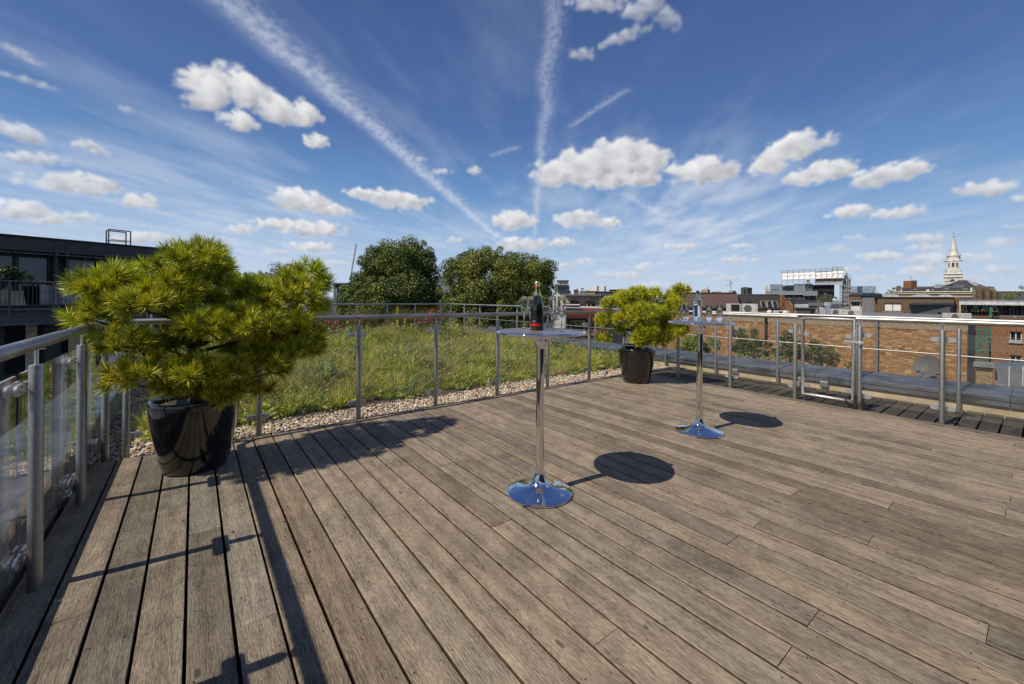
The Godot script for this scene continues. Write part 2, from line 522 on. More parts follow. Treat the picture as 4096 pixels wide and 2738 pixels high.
# a board along z with eased top edges; its grain is cut from the timber at (uo, vo)
func board(length: float, width: float, thick: float, uo: float, vo: float, tint: Color) -> MB:
	var m := MB.new()
	m.col = tint
	var w := width / 2
	var b := 0.003
	var prof := [Vector2(-w, -thick), Vector2(-w, -b), Vector2(-w + b * 0.4, -b * 0.35), Vector2(-w + b, 0), Vector2(w - b, 0), Vector2(w - b * 0.4, -b * 0.35), Vector2(w, -b), Vector2(w, -thick)]
	for k in prof.size() - 1:
		# sides tinted darker and browner than the top, so gaps read as dark lines
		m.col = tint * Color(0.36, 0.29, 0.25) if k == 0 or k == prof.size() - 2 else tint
		var p: Vector2 = prof[k]; var q: Vector2 = prof[k + 1]
		var nn := Vector3(-(q.y - p.y), q.x - p.x, 0).normalized()
		var e := m.vert(Vector3(p.x, p.y, -length / 2), nn, Vector2(uo, vo + p.x / 1.2))
		m.vert(Vector3(q.x, q.y, -length / 2), nn, Vector2(uo, vo + q.x / 1.2))
		m.vert(Vector3(q.x, q.y, length / 2), nn, Vector2(uo + length / 1.5, vo + q.x / 1.2))
		m.vert(Vector3(p.x, p.y, length / 2), nn, Vector2(uo + length / 1.5, vo + p.x / 1.2))
		m.i.append_array(PackedInt32Array([e, e + 2, e + 3, e, e + 1, e + 2]))
	for s in [-1.0, 1.0]:
		var z: float = s * length / 2
		var e := m.v.size()
		for p in prof:
			m.vert(Vector3(p.x, p.y, z), Vector3(0, 0, s), Vector2(uo + p.y, vo + p.x / 1.2))
		for k in range(1, prof.size() - 1):
			if s > 0: m.i.append_array(PackedInt32Array([e, e + k, e + k + 1]))
			else: m.i.append_array(PackedInt32Array([e, e + k + 1, e + k]))
	return m

func make_deck() -> void:
	var deck := setting("deck")
	# butt joints seen on the boards, [board, z]
	var cuts := {-2: [-2.37], 0: [-3.25], 1: [-2.81], 2: [-1.91], 6: [-2.81], 7: [-2.36, -3.7], 9: [-1.02], 10: [-1.9], 11: [-2.83], 12: [-0.57], 13: [-2.34], 14: [-0.57], 15: [-2.37], 16: [-1.02], 17: [-0.13], 18: [-1.01], 20: [-0.57], 22: [-1.02, -3.25], 24: [-0.59], 26: [-1.02], 27: [-0.14], 29: [-0.13], 30: [-1.48, -3.7], 33: [-0.14], 35: [-0.6, -2.8], 38: [-2.36], 40: [-0.16], 41: [-1.9]}
	rng.seed = 5
	for n in range(-3, 43):
		var xc := -0.092 + 0.15 * n
		var ends: Array = [-4.45 + rng.randf_range(-0.012, 0.012)]
		var mine: Array = cuts.get(n, [])
		mine.sort()
		ends.append_array(mine)
		ends.append(2.6)
		for k in ends.size() - 1:
			var z0: float = ends[k] + (0.0012 if k > 0 else 0.0)
			var z1: float = ends[k + 1] - (0.0012 if k < ends.size() - 2 else 0.0)
			var tone := rng.randf_range(0.62, 1.28)
			var warm := rng.randf_range(-0.05, 0.045)
			if n < 3: tone *= 0.86; warm -= 0.05                     # greener, damper boards beside the left balustrade
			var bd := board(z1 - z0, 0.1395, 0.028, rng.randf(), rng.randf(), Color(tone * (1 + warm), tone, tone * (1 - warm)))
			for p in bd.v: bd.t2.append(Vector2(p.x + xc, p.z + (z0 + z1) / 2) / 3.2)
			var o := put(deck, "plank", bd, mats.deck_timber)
			o.position = Vector3(xc + rng.randf_range(-0.0008, 0.0008), rng.randf_range(-0.0016, 0.0008), (z0 + z1) / 2)
			o.rotation.z = rng.randf_range(-0.006, 0.006)
	var sc := MB.new()
	for n in range(-3, 43):
		for k in 12:
			for s in [-0.045, 0.045]:
				var p := Vector3(-0.092 + 0.15 * n + s + rng.randf_range(-0.006, 0.006), 0.0016, -0.14 - 0.4495 * k * 0.875 + rng.randf_range(-0.02, 0.02))
				if p.z < -4.4: continue
				var e := sc.vert(p, Vector3.UP)
				for a in 7: sc.vert(p + Vector3(cos(a * TAU / 6), 0, sin(a * TAU / 6)) * 0.0032, Vector3.UP)
				for a in 6: sc.i.append_array(PackedInt32Array([e, e + 1 + a, e + 2 + a]))
	var so := put(deck, "screw_heads", sc, mats.bolt)
	so.set_meta("kind", "stuff")
	for k in 17:
		var j := MB.new()
		j.box(-0.64, 6.28, -0.12, -0.031, -4.4 + 0.45 * k - 0.022, -4.4 + 0.45 * k + 0.022)
		put(deck, "joist", j, mats.soil)
	var ed := MB.new()
	ed.box(-0.64, 6.29, -0.12, -0.03, -4.445, -4.43)
	ed.box(6.285, 6.3, -0.12, -0.012, -4.4, 2.6)
	put(deck, "edge_trim", ed, mats.dark_grey)
	# the darker boards of the walkway, laid across
	var walk := setting("walkway")
	rng.seed = 8
	for n in 53:
		var zc := -5.38 + 0.15 * n + 0.08
		var tone := rng.randf_range(0.2, 0.34)
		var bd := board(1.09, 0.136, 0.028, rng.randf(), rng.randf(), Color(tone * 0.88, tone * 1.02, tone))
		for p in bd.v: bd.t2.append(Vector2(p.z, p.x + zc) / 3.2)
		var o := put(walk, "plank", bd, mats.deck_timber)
		o.position = Vector3(6.855, -0.018 + rng.randf_range(-0.002, 0.002), zc)
		o.rotation.y = PI / 2
		o.rotation.z = 0.0
	var roof := setting("roof")
	var r := MB.new()
	r.box(-1.3, 7.95, GROUND, -0.125, -13.75, 7.0)
	put(roof, "roof_slab", r, mats.asphalt)

# ---------------------------------------------------------------- balustrades
func stadium(half: float, r: float) -> PackedVector2Array:
	var p := PackedVector2Array()
	for k in 9: p.append(Vector2(half - r, 0) + Vector2.from_angle(-PI / 2 + PI * k / 8) * r)
	for k in 9: p.append(Vector2(-half + r, 0) + Vector2.from_angle(PI / 2 + PI * k / 8) * r)
	return p

# one post with its thin spigot under the rail; along is the rail's direction, out points to the glass
func post(bal: Node3D, at: Vector3, along: Vector3, out: Vector3, clamps: bool, r := 0.0242, sides := [-1, 1]) -> void:
	var m := MB.new()
	m.lathe([Vector2(r, 0), Vector2(r, 0.978), Vector2(r - 0.002, 0.984), Vector2(0, 0.985)], 20)
	m.lathe([Vector2(0.0, -0.02), Vector2(r, -0.02), Vector2(r, 0.0)], 20)
	var p := put(bal, "post", m, mats.brushed, at)
	var sp := MB.new()
	sp.lathe([Vector2(0.0072, 0.983), Vector2(0.0072, 1.06)], 10)
	sp.lathe([Vector2(0.0, 1.049), Vector2(0.03, 1.052), Vector2(0.03, 1.056)], 12)
	put(p, "spigot", sp, mats.steel)
	if not clamps: return
	var xf := Basis(along, Vector3.UP, along.cross(Vector3.UP))
	var face := 1.0 if along.cross(Vector3.UP).dot(out) > 0 else -1.0
	for y in [0.885, 0.155]:
		for s in sides:
			var c := MB.new()
			var sh := PackedVector2Array()
			for k in 9: sh.append(Vector2(0.073, 0) + Vector2.from_angle(-PI / 2 + PI * k / 8) * 0.0235)
			sh.append(Vector2(0.012, 0.0235)); sh.append(Vector2(0.012, -0.0235))
			c.prism(sh, face * 0.041 - 0.005, face * 0.041 + 0.005)
			c.prism(sh, face * 0.068 - 0.005, face * 0.068 + 0.005)
			for k in c.v.size(): c.v[k].x *= s
			if s < 0:
				for k in c.n.size(): c.n[k].x *= -1
				for k in range(0, c.i.size(), 3):
					var sw := c.i[k + 1]; c.i[k + 1] = c.i[k + 2]; c.i[k + 2] = sw
			c.turned(Transform3D(xf, at + Vector3(0, y, 0)))
			var co := put(bal, "clamp", c, mats.steel)
			var b := MB.new()
			for dy in [-0.011, 0.011]:
				b.tube([Vector3(s * 0.036, dy, face * 0.0362), Vector3(s * 0.036, dy, face * 0.0335)], 0.005, 8)
			b.turned(Transform3D(xf, at + Vector3(0, y, 0)))
			put(co, "bolts", b, mats.bolt)

func pane(bal: Node3D, a: Vector3, b: Vector3, out: Vector3, y0 := 0.085, y1 := 0.945) -> void:
	var d := (b - a).normalized()
	var p := a + d * 0.036 + out * 0.0545
	var q := b - d * 0.036 + out * 0.0545
	var m := MB.new()
	var L := (q - p).length()
	m.box(0, L, y0, y1, -0.005, 0.005)
	m.turned(Transform3D(Basis(d, Vector3.UP, d.cross(Vector3.UP)), p))
	put(bal, "glass_pane", m, mats.pane)

func make_balustrades() -> void:
	# left
	var L := thing("balustrade", "steel and glass balustrade along the left edge of the deck", "balustrade", Vector3(-0.543, 0, -4.47))
	var z0 := -4.47
	var m := MB.new()
	m.tube([Vector3(0, 1.078, 7.0), Vector3(0, 1.078, 0.1), Vector3(0.1, 1.078, 0.0)], 0.0255, 32)
	put(L, "handrail", m, mats.brushed)
	var zs := [-4.5, -3.63, -2.7, -1.77, -0.84, 0.09, 1.02, 1.95]
	for k in zs.size():
		var at := Vector3(0, 0, zs[k] - z0)
		post(L, at, Vector3.BACK, Vector3.LEFT, true, 0.0242, [-1, 1] if k > 0 else [1])
		if k > 0: pane(L, Vector3(0, 0, zs[k - 1] - z0), at, Vector3.LEFT)
	# middle
	var Mi := thing("balustrade", "steel and glass balustrade between the deck and the wildflower roof", "balustrade", Vector3(-0.42, 0, -4.47))
	m = MB.new()
	m.tube([Vector3(-0.04, 1.078, 0), Vector3(6.705, 1.078, 0)], 0.0255, 32)
	put(Mi, "handrail", m, mats.brushed)
	for k in 8:
		var x := 0.909 * k
		if k == 7: x = 6.35
		post(Mi, Vector3(x, 0, 0), Vector3.RIGHT, Vector3.FORWARD, true, 0.0242, [-1, 1] if k > 0 else [1])
		if k > 0: pane(Mi, Vector3(0.909 * (k - 1), 0, 0), Vector3(x, 0, 0), Vector3.FORWARD)
	# right, two lengths with the gate between them
	var R1 := thing("balustrade", "steel and glass balustrade on the right, left of the gate", "balustrade", Vector3(6.295, 0, -4.47))
	m = MB.new()
	m.tube([Vector3(0, 1.078, 0), Vector3(0, 1.078, 2.49)], 0.0255, 32)
	put(R1, "handrail", m, mats.brushed)
	var r1 := [-4.44, -3.67, -2.844, -2.013]
	for k in r1.size():
		var at := Vector3(0, 0, r1[k] - z0)
		post(R1, at, Vector3.BACK, Vector3.RIGHT, true, 0.0242, [-1, 1] if k > 0 and k < 3 else ([1] if k == 0 else [-1]))
		if k > 0: pane(R1, Vector3(0, 0, r1[k - 1] - z0), at, Vector3.RIGHT)
	var R2 := thing("balustrade", "steel and glass balustrade on the right, right of the gate", "balustrade", Vector3(6.295, 0, -1.345))
	m = MB.new()
	m.tube([Vector3(0, 1.078, -0.035), Vector3(0, 1.078, 3.9)], 0.0255, 32)
	put(R2, "handrail", m, mats.brushed)
	for k in 5:
		post(R2, Vector3(0, 0, 0.684 * k), Vector3.BACK, Vector3.RIGHT, true, 0.0242, [-1, 1] if k > 0 else [1])
		if k > 0: pane(R2, Vector3(0, 0, 0.684 * (k - 1)), Vector3(0, 0, 0.684 * k), Vector3.RIGHT)
	# the gate
	var Ga := thing("gate", "narrow tubular steel and glass gate in the right balustrade", "gate", Vector3(6.295, 0, -1.665))
	m = MB.new()
	m.tube([Vector3(0, 0.08, 0), Vector3(0, 0.08, 0.262), Vector3(0, 1.066, 0.262), Vector3(0, 1.066, -0.262), Vector3(0, 0.08, -0.262), Vector3(0, 0.08, 0)], 0.0215, 18, false)
	put(Ga, "frame", m, mats.brushed)
	var pm := MB.new()
	pm.box(-0.005, 0.005, 0.14, 1.0, -0.222, 0.222)
	put(Ga, "glass_pane", pm, mats.pane)
	for y in [0.86, 0.2]:
		for s in [-1, 1]:
			var c := MB.new()
			var sh := PackedVector2Array()
			for k in 9: sh.append(Vector2(-0.045, 0) + Vector2.from_angle(PI / 2 + PI * k / 8) * 0.0225)
			sh.append(Vector2(0.018, -0.0225)); sh.append(Vector2(0.018, 0.0225))
			c.prism(sh, -0.014, 0.014)
			c.turned(Transform3D(Basis(Vector3(0, 0, s), Vector3.UP, Vector3(-s, 0, 0)), Vector3(0, y, s * 0.258)))
			put(Ga, "clamp", c, mats.steel)
	var la := MB.new()
	la.slab(-0.034, -0.022, 0.785, 0.813, 0.17, 0.36, 0.002)
	la.box(-0.05, -0.034, 0.765, 0.795, 0.315, 0.335)
	put(Ga, "latch", la, mats.steel)
	for y in [0.2, 0.89]:
		var h := MB.new()
		h.lathe([Vector2(0, -0.03), Vector2(0.012, -0.03), Vector2(0.012, 0.03), Vector2(0, 0.03)], 12, Vector3(0, y, -0.303))
		put(Ga, "hinge", h, mats.steel)
	var lock := MB.new()
	rng.seed = 12
	for k in 4:
		var pts := []
		for s in 25:
			var a := TAU * s / 24
			pts.append(Vector3(cos(a) * (0.05 + 0.01 * k), 0.05 + 0.018 * k + sin(a + k) * 0.022, sin(a) * (0.085 + 0.006 * k) - 0.04))
		lock.tube(pts, 0.0055, 8, false)
	lock.box(-0.07, -0.045, 0.03, 0.075, -0.05, -0.01)
	tag(put(self, "cable_lock", lock, mats.rubber, Vector3(6.295, 0, -1.345)), "black coiled cable lock round the foot of the gate post", "cable lock")
	# railing on the parapet, all along the right, round the far corner and back along the left
	var Bk := thing("railing", "steel railing with a thin middle bar along the right parapet", "railing", Vector3(7.36, 0, -13.17))
	m = MB.new()
	m.tube([Vector3(0, 1.072, 0), Vector3(0, 1.072, 16.4)], 0.0242, 28)
	put(Bk, "handrail", m, mats.brushed)
	m = MB.new()
	m.tube([Vector3(0, 0.636, 0), Vector3(0, 0.636, 16.4)], 0.0095, 12)
	put(Bk, "middle_bar", m, mats.brushed)
	for k in 17:
		post(Bk, Vector3(0, -0.02, 0.0 + 0.974 * k if k < 9 else 8.61 + 0.982 * (k - 9)), Vector3.BACK, Vector3.RIGHT, false, 0.021)
	var Fa := thing("railing", "steel railing along the far edge of the wildflower roof", "railing", Vector3(-1.0, 0, -13.17))
	m = MB.new()
	m.tube([Vector3(0, 1.072, 0), Vector3(8.36, 1.072, 0)], 0.0242, 28)
	put(Fa, "handrail", m, mats.brushed)
	for k in 9: post(Fa, Vector3(0.2 + 0.97 * k, 0, 0), Vector3.RIGHT, Vector3.FORWARD, false, 0.021)

# ---------------------------------------------------------------- parapets and lamps
func make_parapets() -> void:
	var pr := thing("parapet", "low cream rendered parapet with dark sloping metal coping on the right", "parapet wall", Vector3(7.42, -0.13, -13.6))
	var m := MB.new()
	m.box(0, 0.45, 0, 0.215, 0.35, 17.0)
	put(pr, "wall", m, mats.render_cream)
	for k in 9:
		var z := 0.35 + 1.86 * k
		m = MB.new()
		var poly := PackedVector2Array([Vector2(-0.035, 0.218), Vector2(-0.035, 0.275), Vector2(-0.045, 0.282), Vector2(-0.045, 0.318), Vector2(-0.032, 0.328), Vector2(0.50, 0.385), Vector2(0.51, 0.375), Vector2(0.51, 0.218)])
		m.prism(poly, z, z + 1.855)
		put(pr, "coping", m, mats.coping)
	var pf := thing("parapet", "low parapet with dark metal coping along the far roof edge", "parapet wall", Vector3(-1.3, -0.13, -13.62))
	m = MB.new()
	m.box(0, 8.72, 0, 0.215, 0, 0.34)
	put(pf, "wall", m, mats.render_cream)
	for k in 5:
		m = MB.new()
		m.slab(1.85 * k, 1.85 * k + 1.845 if k < 4 else 8.68, 0.218, 0.335, -0.02, 0.345, 0.008)
		put(pf, "coping", m, mats.coping)
	var pl := thing("parapet", "low parapet with dark metal coping outside the left glass balustrade", "parapet wall", Vector3(-1.1, -0.13, -13.27))
	m = MB.new()
	m.box(0.03, 0.44, 0, 0.315, 0, 16.5)
	put(pl, "wall", m, mats.concrete)
	for k in 14:
		m = MB.new()
		m.slab(0, 0.463, 0.318, 0.392, 1.19 * k, 1.19 * k + 1.186, 0.008)
		put(pl, "coping", m, mats.coping)
	# bulkhead lamps on the inner face of the parapets
	var spots := [[7.42, 0.075, -3.26, PI / 2 * 3, "behind the far table"], [7.42, 0.08, -2.27, PI / 2 * 3, "behind the gate's hinge post"], [7.42, 0.07, -1.99, PI / 2 * 3, "seen through the gate glass"], [7.42, 0.075, -12.3, PI / 2 * 3, "at the far corner of the wildflower roof"], [7.42, 0.075, -6.8, PI / 2 * 3, "behind the near table's rim"], [-0.66, 0.0, -3.79, PI / 2, "beside the left balustrade posts"], [-0.66, 0.04, -6.8, PI / 2, "behind the large pine's pot"]]
	for s in spots:
		var t := thing("wall_lamp", "twin steel lamp low on the parapet %s" % s[4], "wall lamp", Vector3(s[0], s[1], s[2]), s[3], "wall lamps on the parapets")
		m = MB.new()
		m.slab(-0.062, 0.062, -0.055, 0.055, 0.0, 0.006, 0.002)
		put(t, "back_plate", m, mats.steel)
		m = MB.new()
		m.slab(-0.05, 0.05, -0.042, 0.03, 0.006, 0.05, 0.006)
		put(t, "body", m, mats.brushed)
		for x in [-0.026, 0.026]:
			m = MB.new()
			m.lathe([Vector2(0.006, 0.03), Vector2(0.013, 0.036), Vector2(0.015, 0.05), Vector2(0.008, 0.06), Vector2(0, 0.061)], 12, Vector3(x, 0, 0.028))
			put(t, "lamp_head", m, mats.chrome)
		for x in [-0.052, 0.052]:
			m = MB.new()
			m.tube([Vector3(x, -0.04, 0.0), Vector3(x, -0.04, 0.014)], 0.006, 8)
			put(t, "screw", m, mats.steel)

# ---------------------------------------------------------------- tables and what stands on them
func make_table(label: String, at: Vector3) -> void:
	var t := thing("bar_table", label, "table", at, 0.0, "chrome bar tables on the deck")
	var m := MB.new()
	m.lathe([Vector2(0, 0.002), Vector2(0.214, 0.002), Vector2(0.219, 0.006), Vector2(0.219, 0.011), Vector2(0.212, 0.016), Vector2(0.17, 0.024), Vector2(0.125, 0.034), Vector2(0.092, 0.046), Vector2(0.07, 0.06), Vector2(0.054, 0.078), Vector2(0.042, 0.1), Vector2(0.036, 0.122), Vector2(0.0345, 0.128), Vector2(0.029, 0.13)], 72)
	put(t, "base", m, mats.chrome)
	m = MB.new()
	m.lathe([Vector2(0.0282, 0.128), Vector2(0.0282, 0.966)], 40)
	put(t, "column", m, mats.chrome)
	m = MB.new()
	m.lathe([Vector2(0.03, 0.958), Vector2(0.034, 0.96), Vector2(0.038, 0.985), Vector2(0.05, 1.01), Vector2(0.075, 1.034), Vector2(0.115, 1.05), Vector2(0.16, 1.057)], 48)
	put(t, "flare", m, mats.chrome)
	m = MB.new()
	m.lathe([Vector2(0, 1.056), Vector2(0.27, 1.057), Vector2(0.292, 1.059), Vector2(0.2995, 1.064), Vector2(0.3, 1.069), Vector2(0.297, 1.075), Vector2(0.289, 1.0785), Vector2(0.284, 1.0785)], 96)
	put(t, "rim", m, mats.chrome)
	m = MB.new()
	m.lathe([Vector2(0.2845, 1.074), Vector2(0.2845, 1.0775), Vector2(0, 1.0775)], 96)
	put(t, "table_top", m, mats.laminate)

# a patch of a cylinder, for labels wrapped on bottles
func wrap_label(m: MB, r: float, y0: float, y1: float, a0: float, a1: float, depth := 0.0006) -> void:
	var seg := 14
	for k in seg:
		var a := lerpf(a0, a1, float(k) / seg); var b := lerpf(a0, a1, float(k + 1) / seg)
		var p := Vector3(sin(a), 0, cos(a)); var q := Vector3(sin(b), 0, cos(b))
		m.quad(p * (r + depth) + Vector3(0, y0, 0), q * (r + depth) + Vector3(0, y0, 0), q * (r + depth) + Vector3(0, y1, 0), p * (r + depth) + Vector3(0, y1, 0))

func make_drinks() -> void:
	var t1 := Vector3(1.83, 1.0778, -2.052)
	var t2 := Vector3(3.93, 1.0778, -2.065)
	var put_on := func(c: Vector3, r: float, d: float) -> Vector3: return c + RIGHT * r + AHEAD * d
	var face := deg_to_rad(-YAW)
	# champagne
	var b := thing("champagne_bottle", "dark green champagne bottle with gold foil neck and black label with red band", "bottle", put_on.call(t1, -0.022, 0.05), face - 0.5)
	var m := MB.new()
	m.lathe([Vector2(0, 0.004), Vector2(0.03, 0.0), Vector2(0.041, 0.001), Vector2(0.0445, 0.006), Vector2(0.0445, 0.15), Vector2(0.043, 0.17), Vector2(0.038, 0.192), Vector2(0.03, 0.213), Vector2(0.0225, 0.232), Vector2(0.0185, 0.25), Vector2(0.0165, 0.28)], 48)
	put(b, "glass_body", m, mats.bottle_green)
	m = MB.new()
	m.lathe([Vector2(0.0228, 0.2335), Vector2(0.0195, 0.25), Vector2(0.017, 0.288), Vector2(0.0178, 0.29), Vector2(0.0178, 0.302), Vector2(0.0165, 0.304), Vector2(0.017, 0.318), Vector2(0.015, 0.327), Vector2(0.009, 0.33), Vector2(0, 0.3305)], 32)
	put(b, "foil", m, mats.foil)
	m = MB.new()
	m.lathe([Vector2(0.0178, 0.284), Vector2(0.0184, 0.285), Vector2(0.0184, 0.289), Vector2(0.018, 0.29)], 32)
	put(b, "foil_band", m, mats.label_red)
	m = MB.new()
	wrap_label(m, 0.0445, 0.048, 0.093, -1.1, 1.1)
	put(b, "label", m, mats.label_black)
	m = MB.new()
	wrap_label(m, 0.0445, 0.031, 0.0475, -1.1, 1.1)
	put(b, "label_band", m, mats.label_red)
	m = MB.new()
	wrap_label(m, 0.0385, 0.178, 0.19, -0.9, 0.5, 0.0035)
	put(b, "neck_label", m, mats.label_black)
	var tx := TextMesh.new()
	tx.text = "BRUT"
	tx.font_size = 16
	tx.pixel_size = 0.0005
	tx.depth = 0.0008
	var to := put(b, "lettering", tx, mats.label_white, Vector3(0.0, 0.061, 0.0454))
	to.rotation.y = 0.0
	# flutes
	var spots := [[-0.105, 0.19, "leftmost of the four champagne flutes"], [-0.062, 0.13, "flute partly hidden behind the champagne bottle"], [0.078, 0.03, "second flute from the right on the near table"], [0.132, -0.06, "rightmost flute on the near table"]]
	for s in spots:
		var f := thing("champagne_flute", "empty clear champagne glass, %s" % s[2], "glass", put_on.call(t1, s[0], s[1]), 0.0, "champagne flutes on the near table")
		m = MB.new()
		m.lathe([Vector2(0, 0.0), Vector2(0.031, 0.0), Vector2(0.0325, 0.0012), Vector2(0.028, 0.0028), Vector2(0.012, 0.005), Vector2(0.005, 0.01)], 28)
		put(f, "foot", m, mats.glass)
		m = MB.new()
		m.lathe([Vector2(0.005, 0.0101), Vector2(0.0034, 0.03), Vector2(0.0034, 0.075), Vector2(0.0055, 0.088)], 14)
		put(f, "stem", m, mats.glass)
		m = MB.new()
		m.lathe([Vector2(0.0055, 0.0881), Vector2(0.012, 0.1), Vector2(0.0215, 0.12), Vector2(0.0268, 0.145), Vector2(0.0285, 0.17), Vector2(0.0275, 0.2), Vector2(0.0255, 0.228), Vector2(0.0247, 0.2288), Vector2(0.0239, 0.228), Vector2(0.0257, 0.2), Vector2(0.0267, 0.17), Vector2(0.025, 0.145), Vector2(0.0203, 0.121), Vector2(0.0108, 0.103), Vector2(0, 0.099)], 36)
		put(f, "bowl", m, mats.glass)
	# water bottle
	var w := thing("water_bottle", "clear glass water bottle with navy cap and tall white label", "bottle", put_on.call(t2, -0.003, 0.05), face + 0.18)
	m = MB.new()
	m.lathe([Vector2(0, 0.006), Vector2(0.03, 0.0), Vector2(0.041, 0.002), Vector2(0.0435, 0.008), Vector2(0.0435, 0.185), Vector2(0.041, 0.202), Vector2(0.032, 0.22), Vector2(0.021, 0.232), Vector2(0.0165, 0.245), Vector2(0.014, 0.285), Vector2(0.0125, 0.285), Vector2(0.0145, 0.245), Vector2(0.02, 0.229), Vector2(0.031, 0.216), Vector2(0.0395, 0.2), Vector2(0.0412, 0.185), Vector2(0.0412, 0.012), Vector2(0, 0.014)], 48)
	put(w, "glass_body", m, mats.glass_blue_tint)
	m = MB.new()
	m.lathe([Vector2(0, 0.0141), Vector2(0.0409, 0.0121), Vector2(0.0409, 0.185), Vector2(0.039, 0.2), Vector2(0.0305, 0.214), Vector2(0, 0.2142)], 40)
	var wm := glassy("water", Color(1, 1, 1), 0.0, 0.033)
	put(w, "water", m, wm)
	m = MB.new()
	m.lathe([Vector2(0.0155, 0.28), Vector2(0.016, 0.282), Vector2(0.016, 0.303), Vector2(0.014, 0.306), Vector2(0, 0.3065)], 24)
	put(w, "cap", m, mats.label_navy)
	m = MB.new()
	wrap_label(m, 0.0435, 0.05, 0.155, -1.35, 1.35)
	put(w, "label", m, mats.label_navy)
	m = MB.new()
	wrap_label(m, 0.0435, 0.043, 0.153, -0.55, 0.5, 0.0013)
	var lb := put(w, "label_panel", m, mats.label_white)
	m = MB.new()
	wrap_label(m, 0.0435, 0.098, 0.14, -0.06, 0.02, 0.002)
	wrap_label(m, 0.0435, 0.14, 0.1455, -0.25, 0.2, 0.002)
	wrap_label(m, 0.0435, 0.132, 0.14, -0.25, -0.19, 0.002)
	wrap_label(m, 0.0435, 0.089, 0.093, -0.09, 0.05, 0.002)
	put(lb, "emblem", m, mats.label_navy)
	m = MB.new()
	for k in 3: wrap_label(m, 0.0435, 0.062 - 0.006 * k, 0.0635 - 0.006 * k, -0.3 + 0.06 * k, 0.25 - 0.05 * k, 0.002)
	put(lb, "small_print", m, mats.mid_grey)
	# tumblers
	spots = [[-0.15, 0.055, "leftmost of the four straight tumblers"], [-0.098, 0.1, "second tumbler from the left, just left of the water bottle"], [0.107, 0.045, "tumbler just right of the water bottle"], [0.185, -0.01, "rightmost tumbler on the far table"]]
	for s in spots:
		var f := thing("tumbler", "tall clear straight glass, %s" % s[2], "glass", put_on.call(t2, s[0], s[1]), 0.0, "tumblers on the far table")
		m = MB.new()
		m.lathe([Vector2(0, 0.0), Vector2(0.0265, 0.0), Vector2(0.0278, 0.002), Vector2(0.029, 0.158), Vector2(0.0283, 0.1588), Vector2(0.0276, 0.158), Vector2(0.0262, 0.014), Vector2(0, 0.013)], 36)
		put(f, "glass_body", m, mats.glass)

# ---------------------------------------------------------------- plants
func rnd_dir() -> Vector3:
	var z := rng.randf_range(-1, 1)
	var a := rng.randf() * TAU
	var r := sqrt(1 - z * z)
	return Vector3(r * cos(a), z, r * sin(a))

# one shoot of pine: needles fanned round a short candle, pointing along +y
func tuft_mesh(seed_: int) -> ArrayMesh:
	rng.seed = seed_
	var m := MB.new()
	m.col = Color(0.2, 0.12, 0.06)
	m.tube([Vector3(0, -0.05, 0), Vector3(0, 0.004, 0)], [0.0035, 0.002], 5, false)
	for k in 104:
		var h := rng.randf_range(-0.045, 0.004)
		var open := lerpf(1.5, 0.35, (h + 0.045) / 0.049) + rng.randf_range(-0.25, 0.25)
		var a := rng.randf() * TAU
		var d := Vector3(sin(open) * cos(a), cos(open), sin(open) * sin(a))
		var side := d.cross(rnd_dir()).normalized() * rng.randf_range(0.0015, 0.0023)
		var L := rng.randf_range(0.066, 0.096)
		var p := Vector3(0, h, 0)
		var mid := p + d * L * 0.55
		var tip := p + d * L + Vector3(0, -0.006, 0) * rng.randf()
		var nn := d.cross(side).normalized()
		var sh := rng.randf_range(0.6, 1.25)
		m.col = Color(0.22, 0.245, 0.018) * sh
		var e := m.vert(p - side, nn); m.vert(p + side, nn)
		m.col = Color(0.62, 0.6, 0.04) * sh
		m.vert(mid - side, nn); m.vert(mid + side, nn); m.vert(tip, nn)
		m.i.append_array(PackedInt32Array([e, e + 1, e + 2, e + 1, e + 3, e + 2, e + 2, e + 3, e + 4]))
	return m.mesh()

